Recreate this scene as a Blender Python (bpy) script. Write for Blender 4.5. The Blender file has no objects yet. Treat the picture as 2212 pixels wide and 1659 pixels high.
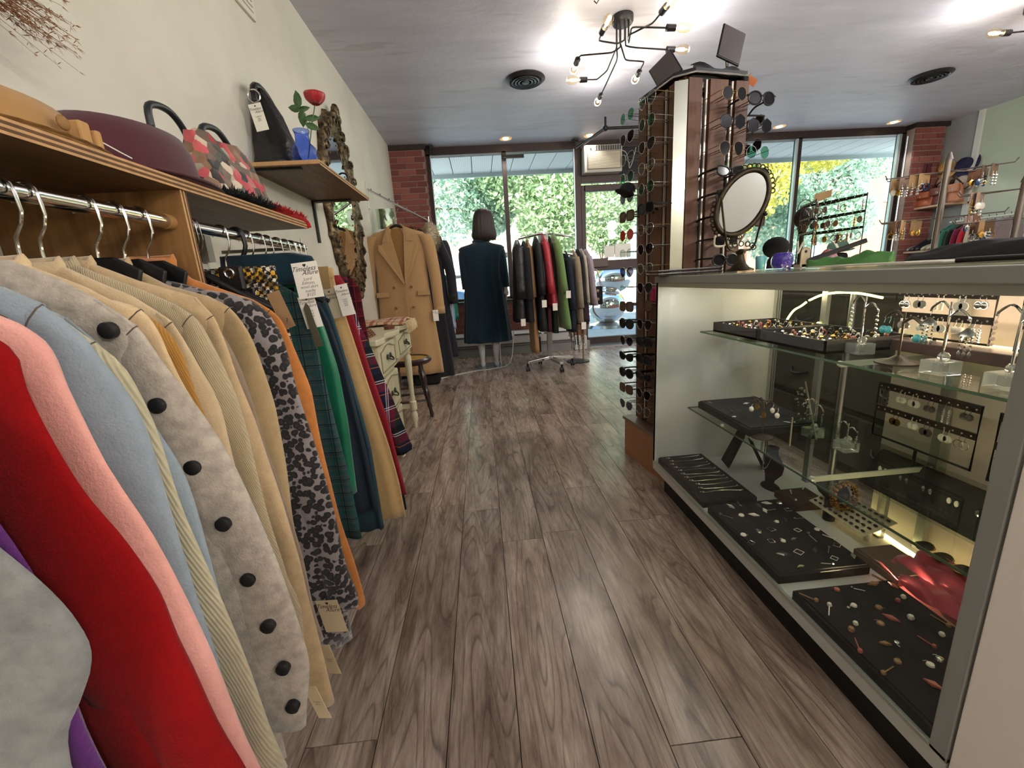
import bpy, math, random
from math import sin, cos, pi, radians, sqrt
from mathutils import Vector, Matrix
random.seed(7)
SC = bpy.context.scene
COL = SC.collection

# ------------------------------------------------------------------ camera
cam_d = bpy.data.cameras.new('camera')
cam_d.sensor_width = 36.0
cam_d.lens = 909.2 / 2212 * 36.0
cam_d.clip_start = 0.02
cam_d.clip_end = 200
cam = bpy.data.objects.new('camera', cam_d)
COL.objects.link(cam)
SC.camera = cam
_r = Vector((0.99541639, -0.07353833, -0.06114183))
_u = Vector((0.07681286, 0.23390305, 0.9692209))
_f = Vector((0.05697363, 0.96947485, -0.23847962))
cam.matrix_world = Matrix(((_r.x, _u.x, -_f.x, 0), (_r.y, _u.y, -_f.y, 0), (_r.z, _u.z, -_f.z, 1.02), (0, 0, 0, 1)))

# ------------------------------------------------------------------ sky, sun, exposure
SC.view_settings.view_transform = 'Standard'
SC.view_settings.look = 'None'
SC.view_settings.gamma = 1
SC.view_settings.use_curve_mapping = False
SC.view_settings.exposure = 0.9
W = bpy.data.worlds.new('sky')
SC.world = W
W.use_nodes = True
bg = W.node_tree.nodes['Background']
sky = W.node_tree.nodes.new('ShaderNodeTexSky')
sky.sky_type = 'HOSEK_WILKIE'
sky.sun_direction = (-0.25, -0.70, 0.66)
sky.turbidity = 3.5
W.node_tree.links.new(sky.outputs[0], bg.inputs[0])
bg.inputs[1].default_value = 12.0

def lamp(name, kind, loc, energy, col=(1, 1, 1), size=0.1, rot=None, size_y=None):
    d = bpy.data.lights.new(name, kind)
    d.energy = energy
    d.color = col
    if kind == 'AREA':
        d.size = size
        if size_y:
            d.shape = 'RECTANGLE'
            d.size_y = size_y
    elif kind == 'SUN':
        d.angle = radians(0.6)
    else:
        d.shadow_soft_size = size
    o = bpy.data.objects.new(name, d)
    COL.objects.link(o)
    o.location = loc
    if rot:
        o.rotation_euler = rot
    return o

sun = lamp('sun', 'SUN', (0, -5, 12), 14.0, (1, 0.95, 0.85))
sun.rotation_euler = Vector((0.25, 0.70, -0.66)).to_track_quat('-Z', 'Y').to_euler()
WARM = (1.0, 0.965, 0.91)
# fill lamps added out of view to brighten the clothes, walls and ceiling
for lx, ly, lz, le in ((1.8, -1.7, 2.2, 55), (-0.2, -2.8, 2.2, 28), (4.2, -1.0, 2.2, 90), (3.4, 1.6, 2.2, 50)):
    lamp('added_fill_lamp', 'POINT', (lx, ly, lz), le, WARM, 0.12)

# ------------------------------------------------------------------ materials
def C3(h):
    if isinstance(h, str):
        h = h.lstrip('#')
        v = [int(h[i:i + 2], 16) / 255 for i in (0, 2, 4)]
    else:
        v = [c / 255 for c in h]
    return tuple((c / 12.92 if c <= 0.04045 else ((c + 0.055) / 1.055) ** 2.4) for c in v) + (1.0,)

MATS = {}
class NT:
    def __init__(s, name):
        s.m = bpy.data.materials.new(name)
        s.m.use_nodes = True
        s.t = s.m.node_tree
        s.b = s.t.nodes['Principled BSDF']
        s.out = s.t.nodes['Material Output']
        s._c = None
    def n(s, typ, **kw):
        o = s.t.nodes.new('ShaderNode' + typ)
        for k, v in kw.items():
            if k.startswith('i_'):
                k = k[2:]
                k = int(k) if k.isdigit() else k.replace('_', ' ')
                if isinstance(v, bpy.types.NodeSocket):
                    s.t.links.new(v, o.inputs[k])
                else:
                    o.inputs[k].default_value = v
            else:
                setattr(o, k, v)
        return o
    def l(s, a, b):
        s.t.links.new(a, b)
    def co(s):
        if s._c is None:
            s._c = s.n('TexCoord').outputs['Object']
        return s._c
    def math(s, op, a, b=0.0, c=0.0):
        o = s.n('Math', operation=op)
        for i, v in enumerate((a, b, c)):
            if isinstance(v, bpy.types.NodeSocket):
                s.l(v, o.inputs[i])
            else:
                o.inputs[i].default_value = v
        return o.outputs[0]
    def mix(s, f, a, b, mode='MIX'):
        o = s.n('MixRGB', blend_type=mode)
        for i, v in enumerate((f, a, b)):
            if isinstance(v, bpy.types.NodeSocket):
                s.l(v, o.inputs[i])
            else:
                o.inputs[i].default_value = v
        return o.outputs[0]
    def noise(s, scale, detail=4, stretch=None, rough=0.55):
        v = s.co()
        if stretch:
            mp = s.n('Mapping')
            mp.inputs['Scale'].default_value = stretch
            s.l(v, mp.inputs[0])
            v = mp.outputs[0]
        return s.n('TexNoise', i_Vector=v, i_Scale=scale, i_Detail=detail, i_Roughness=rough).outputs[0]
    def ramp(s, f, stops):
        o = s.n('ValToRGB')
        e = o.color_ramp.elements
        while len(e) < len(stops):
            e.new(0.5)
        for el, (p, c) in zip(e, stops):
            el.position = p
            el.color = c
        s.l(f, o.inputs[0])
        return o.outputs[0]
    def bump(s, h, strength=0.3, dist=0.01):
        o = s.n('Bump', i_Strength=strength, i_Distance=dist)
        s.l(h, o.inputs['Height'])
        s.l(o.outputs[0], s.b.inputs['Normal'])
    def base(s, v):
        if isinstance(v, bpy.types.NodeSocket):
            s.l(v, s.b.inputs['Base Color'])
        else:
            s.b.inputs['Base Color'].default_value = v

def mul(c, k):
    return (min(1, c[0] * k), min(1, c[1] * k), min(1, c[2] * k), 1)

def M(name, col, rough=0.5, metal=0.0, nz=None, bmp=None, sheen=0.0, trans=0.0, ior=1.45, emit=None, coat=0.0, stretch=None):
    if name in MATS:
        return MATS[name]
    t = NT(name)
    c = C3(col)
    b = t.b
    if nz:
        f = t.noise(nz[0], 5, stretch)
        f = t.ramp(f, [(0.3, (0, 0, 0, 1)), (0.7, (1, 1, 1, 1))])
        t.base(t.mix(f, mul(c, 1 - nz[1]), mul(c, 1 + nz[1])))
    else:
        t.base(c)
    b.inputs['Roughness'].default_value = rough
    b.inputs['Metallic'].default_value = metal
    if sheen:
        b.inputs['Sheen Weight'].default_value = sheen
        b.inputs['Sheen Roughness'].default_value = 0.5
    if trans:
        b.inputs['Transmission Weight'].default_value = trans
        b.inputs['IOR'].default_value = ior
    if coat:
        b.inputs['Coat Weight'].default_value = coat
        b.inputs['Coat Roughness'].default_value = 0.15
    if emit:
        b.inputs['Emission Color'].default_value = C3(emit[0])
        b.inputs['Emission Strength'].default_value = emit[1]
    if bmp:
        t.bump(t.noise(bmp[0], 4, stretch), bmp[1], bmp[2] if len(bmp) > 2 else 0.01)
    MATS[name] = t.m
    return t.m

def thin_glass(name, tint, refl=1.0, rough=0.0):
    t = NT(name)
    t.t.nodes.remove(t.b)
    tr = t.n('BsdfTransparent', i_0=C3(tint))
    gl = t.n('BsdfGlossy', i_Roughness=rough)
    bf = t.n('NewGeometry').outputs['Backfacing']
    fr = t.n('Fresnel', i_IOR=t.math('MULTIPLY_ADD', bf, 1 / 1.45 - 1.45, 1.45))
    f = t.math('MULTIPLY', fr.outputs[0], refl)
    mx = t.n('MixShader')
    t.l(f, mx.inputs[0]); t.l(tr.outputs[0], mx.inputs[1]); t.l(gl.outputs[0], mx.inputs[2])
    t.l(mx.outputs[0], t.out.inputs[0])
    MATS[name] = t.m
    return t.m

def wool(name, col, amt=0.10, sc=60, rib=None, sheen=0.3):
    """knit or felted wool, optional vertical ribs (count per metre)"""
    if name in MATS:
        return MATS[name]
    t = NT(name)
    c = C3(col)
    f1 = t.ramp(t.noise(sc, 6), [(0.34, (0, 0, 0, 1)), (0.66, (1, 1, 1, 1))])
    f2 = t.noise(6, 2)
    cc = t.mix(f1, mul(c, 1 - amt), mul(c, 1 + amt))
    cc = t.mix(t.math('MULTIPLY', f2, 0.25), cc, mul(c, 0.8))
    h = t.noise(350, 3)
    if rib:
        sx = t.n('SeparateXYZ', i_0=t.co())
        w = t.math('SINE', t.math('MULTIPLY', t.math('ADD', sx.outputs[0], t.math('MULTIPLY', sx.outputs[2], 0.28)), rib * 6.283))
        cc = t.mix(t.math('MULTIPLY', t.math('ADD', w, 1.0), 0.16), cc, mul(c, 0.62))
        h = t.math('ADD', t.math('MULTIPLY', h, 0.4), t.math('MULTIPLY', w, -0.5))
    t.base(cc)
    t.b.inputs['Roughness'].default_value = 0.95
    t.b.inputs['Sheen Weight'].default_value = sheen
    t.b.inputs['Specular IOR Level'].default_value = 0.15
    t.bump(h, 0.35, 0.004)
    MATS[name] = t.m
    return t.m

def plaid(name, base, stripes, rough=0.9):
    """stripes: (axis 0 or 2, period m, phase 0..1, duty 0..1, colour, opacity)"""
    t = NT(name)
    sx = t.n('SeparateXYZ', i_0=t.co())
    c = C3(base)
    for ax, per, ph, duty, col, op in stripes:
        fr = t.math('FRACT', t.math('ADD', t.math('DIVIDE', sx.outputs[ax], per), ph + 50))
        k = t.math('MULTIPLY', t.math('LESS_THAN', fr, duty), op)
        c = t.mix(k, c, C3(col))
    t.base(c)
    t.b.inputs['Roughness'].default_value = rough
    t.b.inputs['Specular IOR Level'].default_value = 0.2
    t.bump(t.noise(300, 2), 0.25, 0.003)
    MATS[name] = t.m
    return t.m

def leopard(name, ground, spot, inner, sc=42):
    t = NT(name)
    nz = t.n('TexNoise', i_Vector=t.co(), i_Scale=30.0)
    v = t.mix(0.012, t.co(), nz.outputs[1])
    vo = t.n('TexVoronoi', i_Vector=v, i_Scale=sc)
    r = t.ramp(vo.outputs[0], [(0.0, C3(inner)), (0.24, C3(inner)), (0.3, C3(spot)), (0.56, C3(spot)), (0.62, C3(ground))])
    t.base(r)
    t.b.inputs['Roughness'].default_value = 0.9
    t.b.inputs['Sheen Weight'].default_value = 0.3
    t.bump(t.noise(300, 2), 0.2, 0.003)
    MATS[name] = t.m
    return t.m

def wood(name, c1, c2, sc=8, stretch=(1, 12, 12), rough=0.5, vary=0.0, bump=0.15):
    t = NT(name)
    co = t.co()
    oi = t.n('ObjectInfo').outputs['Random']
    if vary:
        sh = t.n('CombineXYZ')
        t.l(t.math('MULTIPLY', oi, 37.0), sh.inputs[0]); t.l(t.math('MULTIPLY', oi, 91.0), sh.inputs[1])
        va = t.n('VectorMath', operation='ADD', i_0=co, i_1=sh.outputs[0])
        t._c = va.outputs[0]
    g = t.noise(sc, 8, stretch, 0.6)
    f = t.ramp(g, [(0.25, C3(c1)), (0.5, mul(tuple((a + b) / 2 for a, b in zip(C3(c1), C3(c2))), 1)), (0.75, C3(c2))])
    if vary:
        k = t.math('ADD', 1 - vary / 2, t.math('MULTIPLY', oi, vary))
        kk = t.n('CombineXYZ')
        for i in range(3):
            t.l(k, kk.inputs[i])
        f = t.mix(1.0, f, kk.outputs[0], 'MULTIPLY')
    t.base(f)
    t.b.inputs['Roughness'].default_value = rough
    t.bump(g, bump, 0.01)
    MATS[name] = t.m
    return t.m

# ------------------------------------------------------------------ mesh builder
def root_off(p):
    v = Vector((0, 0, 0))
    while p is not None:
        v += p.location
        p = p.parent
    return v

class G:
    def __init__(s):
        s.v = []
        s.f = []
    def add(s, vs, fs):
        o = len(s.v)
        s.v += [tuple(v) for v in vs]
        s.f += [tuple(i + o for i in f) for f in fs]
        return s
    def box(s, x0, x1, y0, y1, z0, z1, rot=0.0, piv=None, m=None):
        vs = [Vector((x, y, z)) for z in (z0, z1) for y in (y0, y1) for x in (x0, x1)]
        if rot:
            p = Vector(piv) if piv else Vector(((x0 + x1) / 2, (y0 + y1) / 2, 0))
            R = Matrix.Rotation(rot, 3, 'Z')
            vs = [R @ (v - p) + p for v in vs]
        if m is not None:
            vs = [m @ v for v in vs]
        return s.add(vs, [(0, 2, 3, 1), (4, 5, 7, 6), (0, 1, 5, 4), (2, 6, 7, 3), (0, 4, 6, 2), (1, 3, 7, 5)])
    def loft(s, rings, cap=True, close=True):
        n = len(rings[0])
        vs = [p for r in rings for p in r]
        fs = []
        for i in range(len(rings) - 1):
            for j in range(n if close else n - 1):
                a = i * n + j
                b = i * n + (j + 1) % n
                fs.append((a, b, b + n, a + n))
        if cap:
            fs.append(tuple(range(n - 1, -1, -1)))
            fs.append(tuple(range((len(rings) - 1) * n, len(rings) * n)))
        return s.add(vs, fs)
    def tube(s, pts, r, n=8, cap=True, closed=False):
        pts = [Vector(p) for p in pts]
        rs = r if isinstance(r, (list, tuple)) else [r] * len(pts)
        rings = []
        up = None
        N = len(pts)
        for i, p in enumerate(pts):
            if closed:
                d = pts[(i + 1) % N] - pts[i - 1]
            else:
                d = pts[min(i + 1, N - 1)] - pts[max(i - 1, 0)]
            if d.length < 1e-9:
                d = Vector((0, 0, 1))
            d.normalize()
            if up is None:
                up = Vector((0, 0, 1)) if abs(d.z) < 0.9 else Vector((1, 0, 0))
            a = d.cross(up)
            if a.length < 1e-6:
                a = d.cross(Vector((0, 1, 0)))
            a.normalize()
            b = a.cross(d).normalized()
            up = b
            rings.append([p + (a * cos(2 * pi * k / n) + b * sin(2 * pi * k / n)) * rs[i] for k in range(n)])
        if closed:
            rings.append(rings[0])
            return s.loft(rings, False)
        return s.loft(rings, cap)
    def cyl(s, p0, p1, r, r2=None, n=12):
        return s.tube([p0, p1], [r, r if r2 is None else r2], n)
    def lathe(s, c, prof, n=16, cap=True, ax=None):
        """prof: (r, z) pairs; ax: optional matrix applied about c"""
        c = Vector(c)
        rings = []
        for r, z in prof:
            ring = []
            for k in range(n):
                v = Vector((r * cos(2 * pi * k / n), r * sin(2 * pi * k / n), z))
                ring.append(c + (ax @ v if ax is not None else v))
            rings.append(ring)
        return s.loft(rings, cap)
    def ball(s, c, r, n=10, sc=(1, 1, 1)):
        c = Vector(c)
        rings = []
        m = max(4, n // 2)
        for i in range(1, m):
            a = pi * i / m
            rings.append([c + Vector((r * sin(a) * cos(2 * pi * k / n) * sc[0], r * sin(a) * sin(2 * pi * k / n) * sc[1], -r * cos(a) * sc[2])) for k in range(n)])
        o = len(s.v)
        s.loft(rings, False)
        t = len(s.v)
        s.v += [tuple(c - Vector((0, 0, r * sc[2]))), tuple(c + Vector((0, 0, r * sc[2])))]
        k0 = o + (m - 2) * n
        for j in range(n):
            s.f.append((t, o + (j + 1) % n, o + j))
            s.f.append((t + 1, k0 + j, k0 + (j + 1) % n))
        return s
    def poly(s, pts, d):
        """flat polygon pts extruded by vector d"""
        pts = [Vector(p) for p in pts]
        d = Vector(d)
        return s.loft([pts, [p + d for p in pts]], True)
    def torus(s, c, R, r, ax='z', n=20, m=6, sc=(1, 1)):
        pts = []
        for k in range(n):
            a = 2 * pi * k / n
            u, v = R * cos(a) * sc[0], R * sin(a) * sc[1]
            pts.append(Vector(c) + (Vector((u, v, 0)) if ax == 'z' else Vector((u, 0, v)) if ax == 'y' else Vector((0, u, v))))
        return s.tube(pts, r, m, closed=True)
    def xf(s, mat):
        s.v = [tuple(mat @ Vector(v)) for v in s.v]
        return s
    def mesh(s, name, mat, off, smooth=False):
        me = bpy.data.meshes.new(name)
        ox, oy, oz = off
        me.from_pydata([(a - ox, b - oy, c - oz) for a, b, c in s.v], [], s.f)
        if smooth:
            me.polygons.foreach_set('use_smooth', [True] * len(me.polygons))
            if smooth != 'all':
                try:
                    me.set_sharp_from_angle(angle=radians(40))
                except Exception:
                    pass
        me.materials.append(mat)
        return me
    def build(s, name, mat, parent=None, smooth=False, label=None, bevel=0.0, kind=None, origin=None):
        off = root_off(parent) if parent is not None else Vector(origin if origin else (0, 0, 0))
        o = bpy.data.objects.new(name, s.mesh(name, mat, off, smooth))
        COL.objects.link(o)
        if parent is not None:
            o.parent = parent
        else:
            o.location = off
        if label:
            o['label'] = label
        if kind:
            o['kind'] = kind
        if bevel:
            b = o.modifiers.new('bevel', 'BEVEL')
            b.width = bevel
            b.segments = 2
            b.limit_method = 'ANGLE'
        return o

def thing(name, label, cat, loc=(0, 0, 0), group=None, rz=0.0):
    o = bpy.data.objects.new(name, None)
    o.empty_display_size = 0.05
    COL.objects.link(o)
    o.location = loc
    o.rotation_euler = (0, 0, rz)
    o['label'] = label
    o['category'] = cat
    if group:
        o['group'] = group
    return o

def tag(o, label, cat, group=None, kind=None):
    o['label'] = label
    o['category'] = cat
    if group:
        o['group'] = group
    if kind:
        o['kind'] = kind
    return o

def struct(o):
    o['kind'] = 'structure'
    return o

def copy_tree(o, parent=None):
    c = o.copy()
    COL.objects.link(c)
    if parent is not None:
        c.parent = parent
    for ch in [x for x in o.children]:
        copy_tree(ch, c)
    return c

def dup(o, loc, label, rz=None, group=None, scale=None):
    c = copy_tree(o)
    c.location = loc
    if rz is not None:
        c.rotation_euler = (0, 0, rz)
    if scale:
        c.scale = scale
    c['label'] = label
    if group:
        c['group'] = group
    return c

def inst(o, name, loc, parent, rot=None, scale=None, mat=None):
    """another object sharing o's mesh data, as a child piece"""
    c = bpy.data.objects.new(name, o.data)
    COL.objects.link(c)
    c.parent = parent
    c.location = loc
    if rot:
        c.rotation_euler = rot
    if scale:
        c.scale = scale
    return c

def text(s, size, mat, parent, M4, name='lettering', shear=0.0, ext=0.0):
    cu = bpy.data.curves.new('text', 'FONT')
    cu.body = s
    cu.size = size
    cu.shear = shear
    cu.extrude = ext
    cu.align_x = 'CENTER'
    cu.resolution_u = 3
    cu.space_line = 0.9
    o = bpy.data.objects.new('text', cu)
    me = bpy.data.meshes.new_from_object(o)
    bpy.data.objects.remove(o)
    me.materials.clear()
    me.materials.append(mat)
    off = root_off(parent)
    me.transform(Matrix.Translation(-off) @ M4)
    t = bpy.data.objects.new(name, me)
    COL.objects.link(t)
    t.parent = parent
    return t

def lerp_poly(pts, t):
    """pts sorted by first value, linear interpolation"""
    if t <= pts[0][0]:
        return pts[0][1]
    for (a, va), (b, vb) in zip(pts, pts[1:]):
        if t <= b:
            return va + (vb - va) * (t - a) / max(1e-9, b - a)
    return pts[-1][1]

def smooth_path(pts, k=4):
    """Catmull-Rom resample of a list of tuples"""
    P = [Vector(p) for p in pts]
    if len(P) < 3:
        return P
    P = [P[0] * 2 - P[1]] + P + [P[-1] * 2 - P[-2]]
    out = []
    for i in range(1, len(P) - 2):
        for j in range(k):
            t = j / k
            a, b, c, d = P[i - 1], P[i], P[i + 1], P[i + 2]
            out.append(0.5 * ((2 * b) + (c - a) * t + (2 * a - 5 * b + 4 * c - d) * t * t + (3 * b - a - 3 * c + d) * t ** 3))
    out.append(P[-2])
    return out

# ------------------------------------------------------------------ common materials
chrome = M('chrome', 'd8d8d6', 0.12, 1.0)
steel = M('brushed_steel', 'a8a8a6', 0.3, 1.0)
black_plastic = M('black_plastic', '121213', 0.35)
black_metal = M('black_metal', '1a1817', 0.45, 0.3)
dark_bronze = M('dark_bronze_frame', '3a2d2a', 0.45, 0.4)
white_card = M('white_card', 'e9e4d8', 0.8)
kraft = M('kraft_card', '9f7f59', 0.85, nz=(40, 0.08))
ink = M('ink', '24211f', 0.8)
glass = thin_glass('window_glass', 'f2f8f6', 0.8)
case_glass = thin_glass('case_glass', 'f8faf8', 0.5)
shelf_glass = thin_glass('shelf_glass', 'f2f7f3', 0.5)
mirror_m = M('mirror', 'e6e6e6', 0.02, 1.0)
black_velvet = M('black_velvet', '0c0b0c', 0.95, nz=(80, 0.3))
gold = M('gold', 'c79a4b', 0.25, 1.0)
silver = M('silver', 'd4d4d2', 0.2, 1.0)

# ------------------------------------------------------------------ room shell
XL, XR, YB, YF, ZC = -1.05, 6.70, 6.28, -3.4, 2.80
t = NT('cream_wall_paint')
c1 = t.ramp(t.noise(2.2, 5), [(0.35, C3('cdc8b8')), (0.7, C3('dbd6c8'))])
t.base(c1); t.b.inputs['Roughness'].default_value = 0.6
t.bump(t.noise(25, 5), 0.12, 0.01)
wall_cream = t.m
t = NT('grey_ceiling_paint')
st = t.noise(3.0, 5, (0.5, 2.2, 1), 0.6)
c1 = t.ramp(st, [(0.3, C3('c0bfcb')), (0.55, C3('cac9d5')), (0.7, C3('d2d1da'))])
pt = t.ramp(t.noise(1.6, 2, (0.7, 3.5, 1)), [(0.64, (0, 0, 0, 1)), (0.66, (1, 1, 1, 1))])
c1 = t.mix(t.math('MULTIPLY', pt, 0.35), c1, C3('a3a3a8'))
t.base(c1); t.b.inputs['Roughness'].default_value = 0.5
t.bump(t.noise(9, 6), 0.25, 0.02)
ceil_m = t.m
grey_wall = M('grey_wall_paint', '8f918e', 0.6, nz=(3, 0.06))
sage_wall = M('sage_wall_paint', 'a9b09d', 0.6, nz=(3, 0.05))
grey_block = M('dark_subfloor', '1d1714', 0.9)

struct(G().box(XL - 0.2, XR + 0.2, YF - 0.2, YB + 0.1, -0.2, -0.012).build('floor', grey_block))
floor = bpy.data.objects['floor']
t = NT('laminate_plank')
oi = t.n('ObjectInfo').outputs['Random']
cb = t.n('CombineXYZ')
t.l(t.math('MULTIPLY', oi, 31.0), cb.inputs[0]); t.l(t.math('MULTIPLY', oi, 77.0), cb.inputs[1])
t._c = t.n('VectorMath', operation='ADD', i_0=t.co(), i_1=cb.outputs[0]).outputs[0]
g1 = t.noise(3.4, 9, (4.0, 0.7, 1), 0.66)
g2 = t.noise(22, 5, (6.0, 0.5, 1), 0.6)
g4 = t.noise(1.5, 2, (3.4, 0.42, 1), 0.5)
ring = t.math('FRACT', t.math('MULTIPLY', g4, 22.0))
ring = t.ramp(ring, [(0.0, (1, 1, 1, 1)), (0.16, (0.25, 0.25, 0.25, 1)), (0.4, (0, 0, 0, 1)), (0.9, (0, 0, 0, 1)), (1.0, (1, 1, 1, 1))])
g3 = t.noise(2.4, 3, (3.0, 1.2, 1))
cc = t.ramp(g1, [(0.28, C3('4c3d35')), (0.42, C3('8a776a')), (0.55, C3('ac9a8c')), (0.72, C3('c8b8a9'))])
cc = t.mix(t.math('MULTIPLY', t.ramp(g2, [(0.42, (1, 1, 1, 1)), (0.56, (0, 0, 0, 1))]), 0.28), cc, C3('55443b'))
cc = t.mix(t.math('MULTIPLY', t.math('MULTIPLY', ring, t.ramp(g3, [(0.35, (0.15, 0.15, 0.15, 1)), (0.6, (1, 1, 1, 1))])), 0.65), cc, C3('3c2e27'))
cc = t.mix(t.math('MULTIPLY', t.ramp(g3, [(0.55, (0, 0, 0, 1)), (0.8, (1, 1, 1, 1))]), 0.3), cc, C3('a58a75'))
k = t.math('ADD', 0.80, t.math('MULTIPLY', oi, 0.30))
kk = t.n('CombineXYZ')
for i in range(3):
    t.l(k, kk.inputs[i])
t.base(t.mix(1.0, cc, kk.outputs[0], 'MULTIPLY'))
t.b.inputs['Roughness'].default_value = 0.3
t.l(t.ramp(g1, [(0.3, (0.30, 0.30, 0.30, 1)), (0.7, (0.15, 0.15, 0.15, 1))]), t.b.inputs['Roughness'])
t.bump(t.math('ADD', t.math('MULTIPLY', g1, 0.5), t.math('MULTIPLY', g2, 0.5)), 0.2, 0.0025)
plank_m = t.m
PW = 0.165
protos = {}
xi = -7
nplank = 0
while xi < 17:
    x0 = 0.010 + xi * PW
    y = -0.9 + random.random() * 0.9
    if xi in (-1, 0):
        y = -0.64 if xi == -1 else -0.9
    while y < 5.9 or (y < 6.3 and x0 > 1.2):
        L = 1.20
        if (L, 0) not in protos:
            p = G().box(0.0011, PW - 0.0011, 0.0012, L - 0.0012, -0.012, 0).build('plank', plank_m, floor)
            p.location = (x0, y, 0)
            protos[(L, 0)] = p
        else:
            inst(protos[(L, 0)], 'plank', (x0, y, 0), floor, None, (1, min(1.0, (6.36 - y) / L), 1))
        nplank += 1
        y += L
    xi += 1
# the part of the floor behind the counter, out of the photograph's sight
G().box(2.82, XR, YF, YB, -0.012, -0.001).build('rear_floor_area', plank_m, floor)
G().box(XL, 2.8, YF, -0.9, -0.012, -0.001).build('rear_floor_area', plank_m, floor)

struct(G().box(XL - 0.2, XR + 0.2, YF - 0.2, YB + 0.02, ZC, ZC + 1.7).build('ceiling', ceil_m))
struct(G().box(XL - 0.2, XL, YF - 0.2, YB + 0.25, -0.2, ZC).build('wall_left', wall_cream))
struct(G().box(XL, XR, YF - 0.2, YF, -0.2, ZC).build('wall_rear', wall_cream))
struct(G().box(XR, XR + 0.2, 5.72, YB + 0.25, -0.2, ZC).build('wall_right', grey_wall))
struct(G().box(XR, XR + 0.2, YF, 5.70, -0.2, ZC).build('wall_right_front', sage_wall))
struct(G().box(XR - 0.03, XR + 0.05, 5.66, 5.72, 0, ZC).build('trim_1', M('white_trim', 'c9cbc4', 0.4)))
struct(G().box(XR - 0.03, XR + 0.05, 4.94, 4.99, 0, 1.55).build('trim_2', MATS['white_trim']))
# roof mass of the building above the shop
struct(G().box(XL - 3, XR + 3, YF, YB + 0.15, ZC + 0.1, 4.9).build('trim_3', M('roof_render', '8a8378', 0.9)))

# ------------------------------------------------------------------ bricks
t = NT('brick_red')
oi = t.n('ObjectInfo').outputs['Random']
c1 = t.ramp(oi, [(0.0, C3('6d3a33')), (0.5, C3('85493f')), (1.0, C3('95584a'))])
c1 = t.mix(t.math('MULTIPLY', t.noise(60, 5), 0.3), c1, C3('4a2723'))
t.base(c1); t.b.inputs['Roughness'].default_value = 0.85
t.bump(t.noise(90, 5), 0.5, 0.006)
brick_m = t.m
mortar = M('mortar', '8c7a70', 0.95, nz=(60, 0.15))
BL, BH, GAP = 0.205, 0.062, 0.012
brick_proto = None
def brick_wall(name, x0, x1, yface, z0, z1, depth, side=None):
    """running-bond wall facing -y with every brick an object; side face bricks at x=side"""
    global brick_proto
    w = struct(G().box(x0, x1, yface + 0.008, yface + depth, z0, z1).build(name, mortar))
    r = 0
    z = z0 + 0.004
    while z + BH <= z1 + 0.002:
        x = x0 - (BL + GAP) / 2 * (r % 2)
        while x < x1 - 0.02:
            a, b = max(x, x0), min(x + BL, x1)
            if b - a > 0.03:
                if brick_proto is None:
                    brick_proto = G().box(0, BL, 0, 0.02, 0, BH).build('brick', brick_m, w, bevel=0.0)
                    brick_proto.location = (a, yface, z)
                    brick_proto.scale = ((b - a) / BL, 1, 1)
                else:
                    inst(brick_proto, 'brick', (a, yface - random.random() * 0.003, z), w, None, ((b - a) / BL, 1, 1))
            x += BL + GAP
        if side is not None:
            sx, y0, y1 = side
            y = y0 + (BL + GAP) / 2 * (r % 2)
            while y < y1 - 0.03:
                b = min(y + BL, y1)
                inst(brick_proto, 'brick', (sx, b, z), w, (0, 0, -pi / 2), ((b - y) / BL, 1, 1)) if sx < x0 + 0.1 else inst(brick_proto, 'brick', (sx, y, z), w, (0, 0, pi / 2), ((b - y) / BL, 1, 1))
                y += BL + GAP
        z += BH + GAP
        r += 1
    return w
brick_wall('wall_back_left_pillar', XL, -0.60, 6.10, 0, 2.74, 0.3, side=(-0.592, 6.12, 6.30))
struct(G().box(XL, -0.58, 6.08, 6.4, 2.74, ZC).build('trim_4', dark_bronze))
brick_wall('wall_back_sill', -0.60, 1.48, 6.00, 0.12, 0.74, 0.4)
struct(G().box(-0.60, 1.48, 5.96, 6.42, 0.74, 0.765).build('trim_5', dark_bronze))
struct(G().box(-0.60, 1.50, 5.90, 5.98, 0, 0.12).build('baseboard_back', M('grey_baseboard', '7e7c78', 0.5)))
struct(G().box(-0.60, 1.48, 5.98, 6.0, 0.0, 0.12).build('trim_6', MATS['grey_baseboard']))
brick_wall('wall_back_right_pillar', 6.22, 6.66, 6.10, 0, 2.74, 0.3, side=None)
struct(G().box(6.2, XR, 6.08, 6.4, 2.74, ZC).build('trim_7', dark_bronze))
brick_wall('wall_back_right_sill', 2.46, 6.22, 6.20, 0.02, 0.74, 0.3) if False else struct(G().box(2.46, 6.22, 6.18, 6.42, -0.1, 0.74).build('wall_back_right_sill', brick_m))

# ------------------------------------------------------------------ windows, door
FY0, FY1 = 6.24, 6.32
def frame_bar(p, x0, x1, z0, z1, name='frame_bar', y0=FY0, y1=FY1):
    return G().box(x0, x1, y0, y1, z0, z1).build(name, dark_bronze, p, bevel=0.004)
def pane(p, x0, x1, z0, z1):
    return G().box(x0, x1, 6.277, 6.283, z0, z1).build('pane', glass, p)
w1 = struct(G().box(-0.60, 1.50, FY0, FY1 + 0.02, 2.70, ZC).build('window_1', dark_bronze))
frame_bar(w1, -0.60, -0.54, 0.76, 2.72); frame_bar(w1, 0.42, 0.48, 0.76, 2.72)
frame_bar(w1, 1.41, 1.50, 0.0, 2.72); frame_bar(w1, -0.58, 1.48, 0.76, 0.80)
pane(w1, -0.54, 0.42, 0.80, 2.70); pane(w1, 0.48, 1.41, 0.80, 2.70)
bright_bar = M('aluminium_edge', 'c9d2d4', 0.35, 0.8)
G().box(-0.54, -0.53, 6.22, 6.25, 0.8, 2.7).build('glazing_bead', bright_bar, w1)
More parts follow.
